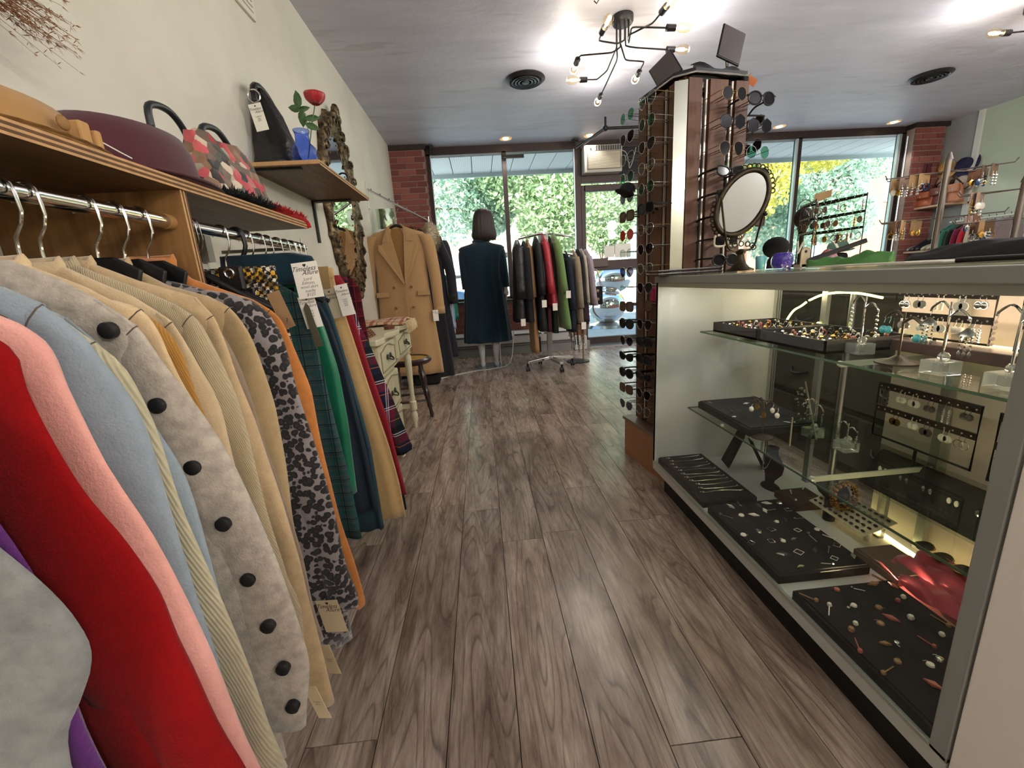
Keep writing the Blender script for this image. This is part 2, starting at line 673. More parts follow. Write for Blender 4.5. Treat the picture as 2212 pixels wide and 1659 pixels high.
G().box(1.40, 1.41, 6.22, 6.25, 0.8, 2.7).build('glazing_bead', bright_bar, w1)
w2 = struct(G().box(2.44, 6.24, FY0, FY1 + 0.02, 2.70, ZC).build('window_2', dark_bronze))
for xa, xb in ((2.42, 2.50), (3.50, 3.56), (4.60, 4.67), (6.14, 6.24)):
    frame_bar(w2, xa, xb, 0.74, 2.72)
frame_bar(w2, 2.46, 6.22, 0.74, 0.79)
for xa, xb in ((2.50, 3.50), (3.56, 4.60), (4.67, 6.14)):
    pane(w2, xa, xb, 0.79, 2.70)
G().box(4.575, 4.60, 6.22, 6.26, 0.79, 2.7).build('glazing_bead', bright_bar, w2)
G().box(6.10, 6.14, 6.22, 6.26, 0.79, 2.7).build('glazing_bead', bright_bar, w2)
G().tube([(6.20, 6.2, 2.66), (6.2, 6.2, 1.0)], 0.012, 6).build('blind_chain', bright_bar, w2)
d1 = struct(G().box(1.50, 1.56, FY0, FY1, 0.0, 2.24).build('door_1', dark_bronze, bevel=0.004))
frame_bar(d1, 2.36, 2.42, 0, 2.72, 'door_jamb'); frame_bar(d1, 1.50, 2.42, 2.27, 2.36, 'door_head'); frame_bar(d1, 1.54, 2.38, 2.16, 2.24, 'top_rail')
frame_bar(d1, 1.54, 2.38, 1.08, 1.22, 'middle_rail', 6.22, 6.33); frame_bar(d1, 1.54, 2.38, 0.0, 0.11, 'bottom_rail')
frame_bar(d1, 2.32, 2.38, 0, 2.22, 'door_stile')
G().box(1.56, 1.86, 6.18, 6.24, 1.13, 1.25).build('lock_box', M('brown_paint', '5a4a44', 0.5), d1, bevel=0.006)
pane(d1, 1.56, 2.32, 1.22, 2.16); pane(d1, 1.56, 2.32, 0.11, 1.08)
G().box(1.50, 2.44, 6.02, 6.36, -0.012, 0.012).build('threshold', M('worn_aluminium', '8f9296', 0.35, 0.7), d1)
G().ball((1.58, 6.2, 1.17), 0.014).build('key_cylinder', silver, d1, True)
# papers taped on the door glass, seen from behind
for k, (a, b, c, d) in enumerate(((1.83, 1.98, 1.26, 1.42), (1.985, 2.22, 1.25, 1.44))):
    G().box(a, b, 6.270, 6.274, c, d).build('taped_notice', M('backlit_paper', 'f4f2ea', 0.8, trans=0.0), d1)
G().box(1.983, 1.987, 6.268, 6.27, 1.24, 1.445).build('notice_edge', ink, d1)
# shop name lettered on the door glass, reading from the street
mt = Matrix.Translation((1.93, 6.286, 1.72)) @ Matrix.Rotation(pi, 4, 'Z') @ Matrix.Rotation(pi / 2, 4, 'X')
text('Timeless\nAllure', 0.16, M('faint_vinyl', 'c9dcd2', 0.6), d1, mt, shear=0.3)
# black transom board above the door
tb = struct(G().box(1.50, 2.40, 6.26, 6.30, 2.36, 2.72).build('trim_8', M('black_board', '17181b', 0.7)))
struct(G().box(1.5, 2.44, FY0, FY1, 2.70, ZC).build('trim_9', dark_bronze))

# ------------------------------------------------------------------ outside
def leaf_cloud(name, label, n, boxes, mat, size, seed, cat='tree', trunk=None, trunk_r=0.12, group=None):
    rnd = random.Random(seed)
    T = thing(name, label, cat, (trunk[0][0], trunk[0][1], -0.05), group)
    g = G()
    n = int(n * 1.25); size *= 0.82
    for i in range(n):
        cx, cy, cz, rx, ry, rz = rnd.choice(boxes)
        while True:
            a, b, c = rnd.uniform(-1, 1), rnd.uniform(-1, 1), rnd.uniform(-1, 1)
            if a * a + b * b + c * c < 1:
                break
        p = Vector((cx + a * rx, cy + b * ry, cz + c * rz))
        u = Vector((rnd.gauss(0, 1), rnd.gauss(0, 1), rnd.gauss(0, 1))).normalized()
        w = u.cross(Vector((rnd.gauss(0, 1), rnd.gauss(0, 1), rnd.gauss(0, 1)))).normalized()
        s = size * rnd.uniform(0.6, 1.2)
        g.add([p - u * s, p + w * s * 0.45, p + u * s, p - w * s * 0.45], [(0, 1, 2, 3)])
    g.build('foliage', mat, T, kind='stuff')
    t_ = G()
    t_.tube(smooth_path(trunk, 3), [trunk_r * (1 - 0.6 * i / (len(trunk) * 3)) for i in range(len(smooth_path(trunk, 3)))], 8)
    top = Vector(trunk[-1])
    for i in range(9):
        cx, cy, cz, rx, ry, rz = rnd.choice(boxes)
        st = Vector(trunk[rnd.randrange(1, len(trunk))])
        en = Vector((cx + rnd.uniform(-1, 1) * rx * 0.7, cy + rnd.uniform(-1, 1) * ry * 0.6, cz + rnd.uniform(-0.3, 0.8) * rz))
        mid = (st + en) / 2 + Vector((rnd.uniform(-.2, .2), 0, rnd.uniform(-.2, .3)))
        t_.tube(smooth_path([st, mid, en], 4), [trunk_r * 0.4 * (1 - k / 12) for k in range(9)], 6)
    t_.build('trunk', M('tree_bark', '6b5a4c', 0.9, nz=(20, 0.3)), T, True)
    return T

def leaf_mat(name, c1, c2, c3):
    t = NT(name)
    geo = t.n('NewGeometry')
    r = t.ramp(geo.outputs['Random Per Island'], [(0.0, C3(c1)), (0.5, C3(c2)), (1.0, C3(c3))])
    t.base(r)
    t.b.inputs['Roughness'].default_value = 0.5
    tl = t.n('BsdfTranslucent')
    t.l(r, tl.inputs[0])
    mx = t.n('MixShader', i_0=0.55)
    t.l(t.b.outputs[0], mx.inputs[1]); t.l(tl.outputs[0], mx.inputs[2]); t.l(mx.outputs[0], t.out.inputs[0])
    return t.m
lf_green = leaf_mat('green_leaves', '8fa67c', 'afc49a', 'd8e6be')
lf_teal = leaf_mat('blue_green_leaves', '89a592', 'a9c2b0', 'd3e4cc')
lf_yel = leaf_mat('yellow_leaves', 'bdb84e', 'd6cc62', 'ece59a')
pave = M('concrete_paving', 'c4c1bb', 0.9, nz=(12, 0.12))
side = struct(G().box(-14, 26, 6.42, 12.4, -0.3, -0.075).build('ground', M('pavement_bed', '6d6a66', 0.95)))
pp = None
for i in range(-2, 6):
    for j in range(4):
        if pp is None:
            pp = G().box(0, 1.188, 0, 1.488, -0.075, -0.05).build('paving_slab', pave, side)
            pp.location = (i * 1.2, 6.43 + j * 1.5, 0)
        else:
            inst(pp, 'paving_slab', (i * 1.2, 6.43 + j * 1.5, 0), side)
G().box(-14, -2.42, 6.43, 12.4, -0.075, -0.052).build('far_paving', pave, side)
G().box(7.22, 26, 6.43, 12.4, -0.075, -0.052).build('far_paving', pave, side)
struct(G().box(-30, 40, 12.4, 24, -0.35, -0.2).build('ground_road', M('asphalt', 'b0b0b0', 0.9, nz=(9, 0.1))))
struct(G().box(-30, 40, 24, 60, -0.35, -0.06).build('ground_far', pave))
# soffit
sof = struct(G().box(-3, 9.5, 6.42, 7.38, 2.74, 2.80).build('trim_10', M('soffit_void', '8893a0', 0.8)))
tS = NT('vinyl_soffit')
sx = tS.n('SeparateXYZ', i_0=tS.co())
wv = tS.math('SINE', tS.math('MULTIPLY', sx.outputs[0], 6.283 / 0.03))
tS.base(tS.mix(tS.math('MULTIPLY', tS.math('ADD', wv, 1), 0.22), C3('f0f3f6'), C3('c0c8d0')))
tS.b.inputs['Roughness'].default_value = 0.5
sp = None
k = 0
x = -1.2
while x < 8.6:
    if sp is None:
        sp = G().box(0.006, 0.296, 0, 0.92, -0.012, 0.012).build('soffit_panel', tS.m, sof)
        sp.location = (x, 6.43, 2.73)
    else:
        inst(sp, 'soffit_panel', (x, 6.43, 2.73), sof)
    x += 0.302
G().box(-3, 9.5, 7.35, 7.39, 2.66, 2.86).build('fascia', M('fascia_grey', 'aeb6bd', 0.5), sof)

# trees
leaf_cloud('street_tree', 'leafy green street tree behind the mannequin in the left window pane', 15000,
           [(-1.2, 12.6, 3.8, 2.0, 1.6, 1.8), (0.6, 12.8, 4.6, 1.5, 1.4, 1.6), (-2.4, 12.8, 2.6, 1.4, 1.2, 1.5), (0.4, 13.0, 3.0, 0.8, 0.8, 0.7)], lf_teal, 0.11, 3,
           trunk=[(0.3, 12.8, -0.05), (0.35, 12.8, 1.4), (0.0, 12.8, 3.0), (-0.1, 12.9, 4.5)])
leaf_cloud('street_tree', 'dense bright green street tree filling the second window pane', 14000,
           [(1.8, 11.8, 4.0, 1.6, 1.4, 1.8), (2.0, 11.8, 2.6, 0.9, 1.1, 1.2), (1.2, 12.0, 4.4, 1.6, 1.4, 1.4)], lf_green, 0.10, 4,
           trunk=[(2.3, 11.9, -0.05), (2.25, 11.9, 1.2), (2.0, 11.9, 2.6), (1.9, 12, 4.2)], trunk_r=0.07)
leaf_cloud('young_tree', 'slender multi-stemmed young tree with yellow tinged leaves seen through the door glass', 7000,
           [(3.5, 11.3, 3.0, 1.1, 0.9, 1.0), (4.2, 11.4, 3.9, 1.4, 1.0, 1.0), (3.4, 11.3, 2.1, 0.6, 0.6, 0.6)], lf_green, 0.09, 5,
           trunk=[(3.2, 11.3, -0.05), (3.3, 11.3, 1.0), (3.5, 11.3, 2.2), (3.7, 11.4, 3.2)], trunk_r=0.04)
leaf_cloud('street_tree', 'street tree with yellow autumn leaves left of the right window mullion', 11000,
           [(7.4, 11.6, 3.4, 1.2, 1.0, 1.2), (9.0, 11.6, 4.1, 1.3, 1.0, 0.8), (6.9, 11.6, 2.6, 0.9, 0.9, 0.8), (7.2, 11.6, 4.3, 1.5, 1.0, 0.9)], lf_yel, 0.10, 6,
           trunk=[(7.0, 11.7, -0.05), (7.1, 11.7, 1.5), (7.4, 11.7, 2.8), (8.2, 11.7, 3.8)], trunk_r=0.08)
leaf_cloud('street_tree', 'pale green street tree with open crown in the far right window pane', 15000,
           [(11.2, 14.2, 3.6, 1.7, 1.2, 1.6), (12.4, 14.2, 4.6, 1.9, 1.2, 1.2), (10.2, 14.2, 2.2, 1.2, 1.1, 1.3), (12.2, 14.2, 2.4, 1.0, 1.0, 0.9), (9.6, 14.2, 3.2, 1.0, 1.0, 1.0)], lf_teal, 0.11, 8,
           trunk=[(10.9, 14.2, -0.05), (10.9, 14.2, 1.6), (11.2, 14.2, 3.2), (11.6, 14.2, 4.8)], trunk_r=0.13)
# buildings across the street
def facade(name, label, x0, x1, y, h, mat, wins, trims=True):
    T = thing(name, label, 'building', ((x0 + x1) / 2, y, -0.06))
    G().box(x0, x1, y, y + 6, -0.06, h).build('facade', mat, T)
    for (a, b, c, d) in wins:
        G().box(a - 0.08, b + 0.08, y - 0.06, y, c - 0.08, d + 0.08).build('window_frame', M('pale_window_frame', 'dcdcd6', 0.6), T)
        G().box(a, b, y - 0.075, y - 0.055, c, d).build('window_pane', M('far_glass', '9fb0b4', 0.15), T)
    if trims:
        G().box(x0 + 0.02, x1 - 0.02, y - 0.4, y, h, h + 0.35).build('cornice', M('pale_cornice', 'cfc9bd', 0.7), T)
    return T
fb = M('far_brick', 'b07a5e', 0.9, nz=(5, 0.12))
facade('shop_building', 'teal painted shop building across the street behind the left tree', -14, -3.0, 26, 7.5, M('teal_render', '5fb0c4', 0.7),
       [(-12, -10.5, 3.5, 5.4), (-9, -7.5, 3.5, 5.4), (-6.4, -4.9, 3.5, 5.4), (-12, -5, 0.5, 2.6)])
facade('brick_building', 'pale brick building across the street seen between the left trees', -2.9, 7.9, 27, 7.0, M('far_pale_brick', 'c9a184', 0.9, nz=(5, 0.1)),
       [(-2, -0.7, 3.6, 5.6), (0.6, 1.9, 3.6, 5.6), (3.2, 4.5, 3.6, 5.6), (5.8, 7.1, 3.6, 5.6), (-1.8, 3.0, 0.4, 2.4), (4.2, 7.2, 0.4, 2.4)])
facade('brick_building', 'orange brick building across the street behind the right window trees', 14.5, 26, 24.5, 8.5, fb,
       [(16, 17.2, 4.2, 6.4), (18.6, 19.8, 4.2, 6.4), (21.2, 22.4, 4.2, 6.4), (23.6, 24.8, 4.2, 6.4), (16.5, 20, 0.6, 2.4)])
facade('white_building', 'white fronted building across the street behind the door', 8, 14.5, 26, 5.0, M('white_render', 'e4e0d6', 0.8),
       [(9, 10.6, 0.5, 2.3), (11.6, 13.6, 0.5, 2.3), (9, 10.4, 3.0, 4.4), (11.8, 13.2, 3.0, 4.4)])
# wooden sign frame posts outside the left window
fr = thing('timber_railing', 'slatted timber bus stop railing outside behind the jacket rack', 'railing', (1.3, 8.6, -0.05))
tim = M('weathered_timber', '8d7f72', 0.8, nz=(20, 0.15))
G().box(1.20, 1.26, 8.6, 8.66, -0.05, 1.9).build('post', tim, fr); G().box(0.30, 0.36, 8.6, 8.66, -0.05, 1.55).build('post', tim, fr)
G().box(2.12, 2.18, 8.6, 8.66, -0.05, 1.40).build('post', tim, fr)
G().box(0.32, 1.22, 8.58, 8.62, 1.46, 1.56).build('rail', tim, fr); G().box(1.24, 2.16, 8.58, 8.62, 1.10, 1.20).build('rail', tim, fr)
G().box(-0.6, 0.32, 8.58, 8.62, 1.12, 1.18).build('rail', tim, fr)
# parked cars
def car(x, y, col, label):
    T = thing('parked_car', label, 'car', (x, y, -0.2))
    def ring(z, x0, x1, w):
        return [(x + x0, y - w, z), (x + x1, y - w, z), (x + x1, y + w, z), (x + x0, y + w, z)]
    b = G().loft([ring(0.05, -2.1, 2.1, 0.82), ring(0.35, -2.2, 2.2, 0.88), ring(0.68, -2.15, 2.1, 0.86), ring(0.76, -1.9, 1.7, 0.8)])
    b.build('body', col, T, bevel=0.08)
    G().loft([ring(0.75, -1.5, 1.2, 0.78), ring(1.22, -1.0, 0.6, 0.62)]).build('cabin_glass', M('car_glass', '2c3a40', 0.1), T)
    G().loft([ring(1.2, -1.0, 0.6, 0.63), ring(1.27, -0.85, 0.45, 0.55)]).build('roof', col, T)
    for sx in (-1.35, 1.35):
        for sy in (-0.84, 0.84):
            G().cyl((x + sx, y + sy - 0.1, 0.12), (x + sx, y + sy + 0.1, 0.12), 0.32, n=18).build('wheel', black_plastic, T)
    return T
car(-2.6, 17.5, M('car_blue', '3b5f86', 0.25, coat=0.5), 'dark blue parked car on the street left of the mannequin')
car(3.4, 18.0, M('car_white', 'e8e8e8', 0.25, coat=0.5), 'white parked car on the street outside the shop door')
# polished steel ball sculpture
sc_ = thing('ball_sculpture', 'polished steel two-ball street sculpture outside the glass door', 'sculpture', (2.62, 8.75, -0.05))
G().lathe((2.62, 8.75, -0.05), [(0.45, 0), (0.42, 0.06), (0.2, 0.1)], 24).build('base_plate', steel, sc_, True)
G().ball((2.60, 8.75, 0.38), 0.38, 28, (1.0, 1.0, 0.95)).build('lower_ball', M('polished_steel', 'e9e4e2', 0.06, 1.0), sc_, 'all')
G().ball((2.72, 8.75, 0.92), 0.36, 28, (1.05, 1.0, 0.78)).build('upper_ball', MATS['polished_steel'], sc_, 'all')
# utility pole
up_ = G().cyl((14.2, 21, -0.06), (14.2, 21, 7.5), 0.14, 0.1, 10).build('utility_pole', M('pole_wood', '7a6250', 0.9), None, True, origin=(14.2, 21, -0.06))
tag(up_, 'wooden utility pole in front of the orange brick building', 'pole')

# ------------------------------------------------------------------ ceiling fixtures
def vent(x, y, label):
    T = thing('ceiling_vent', label, 'vent', (x, y, ZC - 0.035))
    m = M('vent_black', '1c1b1c', 0.4)
    G().lathe((x, y, ZC - 0.03), [(0.175, 0.03), (0.18, 0.02), (0.15, 0.0), (0.14, 0.01), (0.15, 0.03)], 32, False).build('outer_ring', m, T, True)
    for r in (0.125, 0.095, 0.065):
        G().lathe((x, y, ZC - 0.035), [(r, 0.035), (r + 0.006, 0.0), (r - 0.012, 0.004), (r - 0.012, 0.034)], 28, False).build('ring_vane', m, T, True)
    G().lathe((x, y, ZC - 0.04), [(0.001, 0.0), (0.035, 0.005), (0.04, 0.035)], 20).build('centre_cap', m, T, True)
    return T
vent(0.556, 4.374, 'round black ceiling vent left of the chandelier')
vent(4.774, 4.62, 'round black ceiling vent at the right near the window pillar')
for i, (x, y, w_) in enumerate(((0.469, 6.12, 'above the left window'), (1.572, 6.14, 'above the air conditioner'),
                            (4.144, 6.12, 'above the right window mullion'), (5.79, 6.14, 'nearest the right brick pillar'))):
    T = thing('recessed_light', 'round recessed ceiling light glowing warm ' + w_, 'ceiling light', (x, y - 0.12, ZC - 0.02))
    y -= 0.12
    G().lathe((x, y, ZC - 0.012), [(0.085, 0.012), (0.085, 0.004), (0.078, 0.0), (0.068, 0.004), (0.066, 0.012)], 28, False).build('trim_ring', M('white_ring', 'e8dccb', 0.4), T, True)
    G().lathe((x, y, ZC - 0.008), [(0.066, 0.004), (0.045, 0.006), (0.04, 0.007)], 24, False).build('baffle', M('amber_baffle', 'c58a4a', 0.3, 0.6, emit=('ff9c40', 0.5)), T, True)
    G().lathe((x, y, ZC - 0.018), [(0.001, 0.0), (0.03, 0.004), (0.042, 0.012)], 16).build('lamp', M('lamp_glow', 'fff0d0', 0.4, emit=('ffe9b8', 5.0)), T, True)
    lamp('recessed_lamp', 'SPOT', (x, y, ZC - 0.05), 14, WARM, 0.04).data.spot_size = radians(110)

def chandelier(cx, cy, arms, label, power, cap=0.075):
    T = thing('chandelier', label, 'chandelier', (cx, cy, ZC - 0.12))
    G().lathe((cx, cy, ZC - 0.05), [(cap, 0.05), (cap, 0.012), (cap - 0.008, 0.0), (0.001, 0.0)], 24, False).build('canopy', black_metal, T, True)
    bulbm = thin_glass('bulb_glass', 'fff3dc', 1.0) if 'bulb_glass' not in MATS else MATS['bulb_glass']
    fil = M('filament', 'fff2c8', 0.4, emit=('fff0c8', 30.0))
    for i, (pts, d) in enumerate(arms):
        a = 2 * pi * i / len(arms)
        top = (cx + 0.045 * cos(a), cy + 0.045 * sin(a), ZC - 0.05)
        path = [top, (top[0], top[1], pts[0][2] + 0.03)] + pts
        P = []
        for j, p in enumerate(path):
            p = Vector(p)
            if 0 < j < len(path) - 1:
                q0, q1 = Vector(path[j - 1]), Vector(path[j + 1])
                P.append(p + (q0 - p).normalized() * min(0.03, (q0 - p).length * .4)); P.append(p + ((q0 + q1) / 2 - p) * 0.06); P.append(p + (q1 - p).normalized() * min(0.03, (q1 - p).length * .4))
            else:
                P.append(p)
        arm = G().tube(P, 0.0055, 8).build('arm', black_metal, T, True)
        d = Vector(d).normalized()
        e = Vector(pts[-1])
        R = d.to_track_quat('Z', 'Y').to_matrix()
        G().lathe(e, [(0.008, -0.005), (0.021, 0.0), (0.021, 0.06), (0.019, 0.06)], 16, True, R).build('socket', M('socket_black', '232021', 0.3, 0.4), arm, True)
        b = e + d * 0.058
        G().lathe(b, [(0.013, 0), (0.016, 0.015), (0.027, 0.04), (0.032, 0.07), (0.029, 0.095), (0.017, 0.112), (0.001, 0.118)], 16, False, R).build('bulb', bulbm, arm, 'all')
        G().lathe(b, [(0.004, 0.0), (0.006, 0.02), (0.011, 0.035), (0.011, 0.075), (0.004, 0.085)], 8, True, R).build('glowing_filament', fil, arm, True)
        if power:
            lamp('bulb_light', 'POINT', b + d * 0.13, power, WARM, 0.03)
    return T
AZ = 2.60
chandelier(1.159, 3.469, [
    ([(1.13, 3.20, AZ), (1.377, 3.221, AZ)], (1, 0.05, 0)),
    ([(1.25, 3.46, AZ), (1.501, 3.501, AZ)], (1, 0.05, 0)),
    ([(1.10, 3.52, AZ), (0.864, 3.545, AZ), (0.859, 3.60, AZ)], (0, 1, -0.05)),
    ([(1.142, 3.80, AZ), (1.10, 3.945, AZ), (1.014, 3.938, AZ)], (-1, 0, 0)),
    ([(1.17, 3.62, AZ), (1.221, 4.25, AZ)], (0.05, 1, -0.05)),
    ([(1.237, 3.637, AZ), (1.398, 3.668, AZ), (1.42, 3.83, AZ)], (0.1, 1, 0)),
    ([(1.10, 3.40, AZ), (0.95, 3.354, AZ), (0.946, 3.26, AZ)], (0.05, -1, 0.05)),
    ([(1.14, 3.30, AZ), (1.259, 3.164, AZ), (1.269, 3.05, AZ)], (0.1, -1, 0)),
], 'black multi-arm chandelier with clear glass bulbs near the middle of the ceiling', 2.3)
chandelier(4.35, 3.45, [
    ([(4.25, 3.4, AZ), (4.12, 3.42, AZ)], (-1, 0, 0)), ([(4.3, 3.3, AZ), (4.15, 3.22, AZ)], (-1, -0.1, 0)),
    ([(4.5, 3.5, AZ), (4.65, 3.5, AZ)], (1, 0, 0)), ([(4.5, 3.2, AZ), (4.6, 3.1, AZ)], (1, -1, 0)),
], 'black multi-arm chandelier at the far right above the mirror panel', 4)
# small ceiling hook beside the chandelier
hk = G().tube([(0.885, 3.16, 2.80), (0.885, 3.16, 2.76), (0.90, 3.16, 2.735), (0.885, 3.16, 2.715), (0.868, 3.16, 2.73)], 0.004, 6).build('ceiling_hook', black_metal, None, True, origin=(0.885, 3.16, 2.8))
tag(hk, 'small black metal hook screwed in the ceiling beside the chandelier', 'hook')

# ------------------------------------------------------------------ left wooden clothes rack
t = NT('plywood_face')
g = t.noise(5, 6, (6, 0.8, 6), 0.6)
t.base(t.ramp(g, [(0.3, C3('43301c')), (0.55, C3('5f4429')), (0.75, C3('775939'))])); t.b.inputs['Roughness'].default_value = 0.5
ply_m = t.m
t = NT('plywood_upright')
g = t.noise(5, 6, (6, 6, 0.9), 0.6)
t.base(t.ramp(g, [(0.3, C3('6a4825')), (0.55, C3('8c6438')), (0.75, C3('a07747'))])); t.b.inputs['Roughness'].default_value = 0.45
upr_m = t.m
ply_light = M('plywood_edge_light', 'b98f5e', 0.6, nz=(40, 0.15))
ply_dark = M('plywood_edge_dark', '5a3d22', 0.7, nz=(40, 0.2))
R = thing('clothes_rack', 'plywood clothes rack with top shelf, divider and chrome rails along the left wall', 'clothes rack', (-0.85, 0.9, 0))
G().box(-1.05, -0.642, -0.5, 1.757, 1.260, 1.283).build('shelf_board', ply_m, R)
for i in range(5):
    G().box(-0.642, -0.6405 + 0.0004 * (i % 2), -0.5, 1.757, 1.260 + i * 0.0046, 1.260 + (i + 1) * 0.0046 - 0.0002).build('edge_ply', ply_light if i % 2 == 0 else ply_dark, R)
G().box(-1.05, -0.647, 1.057, 1.076, 0.0, 1.260).build('divider_board', upr_m, R)
for i in range(4):
    G().box(-0.647, -0.6455 + 0.0004 * (i % 2), 1.057 + i * 0.00475, 1.057 + (i + 1) * 0.00475 - 0.0002, 0.0, 1.2598).build('edge_ply', ply_light if i % 2 == 0 else ply_dark, R)
RX, RZ = -0.682, 1.193
G().cyl((RX, -0.5, RZ), (RX, 1.052, RZ), 0.0145, n=20).build('hanging_rail', chrome, R, True, label='near chrome hanging rail')
G().cyl((RX, 1.078, RZ), (RX, 1.79, RZ), 0.0145, n=20).build('hanging_rail', chrome, R, True, label='far chrome hanging rail')
G().cyl((RX, 1.038, RZ), (RX, 1.057, RZ), 0.0165, n=20).build('rail_socket', M('raw_wood_socket', '9c7442', 0.7), R, True)
G().box(-1.045, -1.02, 1.75, 1.79, 1.16, 1.26).build('wall_bracket', M('grey_bracket', '9b958e', 0.5, 0.4), R)
G().box(RX - 0.3, RX - 0.002, 1.772, 1.785, RZ - 0.006, RZ + 0.006).build('rail_bracket', steel, R)
G().cyl((RX, 1.78, RZ + 0.01), (RX, 1.78, RZ + 0.035), 0.003).build('rail_screw', steel, R)

# hangers
def hanger(Y, label, kind='wire', cx=RX, tilt=0.0, grp='wire hooked hangers on the rack rails', half=0.185):
    """kind wire: chrome hook on black plastic body; all: black plastic"""
    T = thing('clothes_hanger', label, 'hanger', (cx, Y, RZ + 0.02), grp)
    hm = black_plastic if kind == 'all' else chrome
    rr = 0.019
    pts = [(cx - rr, Y, RZ - 0.012)]
    for k in range(0, 9):
        a = pi - k * pi / 8
        pts.append((cx + rr * cos(a), Y, RZ + rr * 0.9 * sin(a)))
    pts += [(cx + rr + 0.002, Y, RZ - 0.03), (cx + rr - 0.004, Y, RZ - 0.048), (cx + 0.002, Y, RZ - 0.066), (cx, Y, RZ - 0.085), (cx, Y, RZ - 0.12)]
    G().tube(pts, 0.0062 if kind == 'all' else 0.0024, 8).build('hook', hm, T, True)
    b = G()
    z0 = RZ - 0.118
    b.tube(smooth_path([(cx - half, Y, z0 - 0.085), (cx - half * 0.6, Y, z0 - 0.045), (cx - 0.03, Y, z0), (cx, Y, z0 + 0.006), (cx + 0.03, Y, z0), (cx + half * 0.6, Y, z0 - 0.045), (cx + half, Y, z0 - 0.085)], 3), 0.007, 8)
    b.build('shoulder_bar', black_plastic, T, True)
    if kind == 'clip':
        for s in (-1, 1):
            G().box(cx + s * half * 0.62 - 0.014, cx + s * half * 0.62 + 0.014, Y - 0.009, Y + 0.009, z0 - 0.075, z0 - 0.035).build('clip', black_plastic, T, bevel=0.002)
    return T

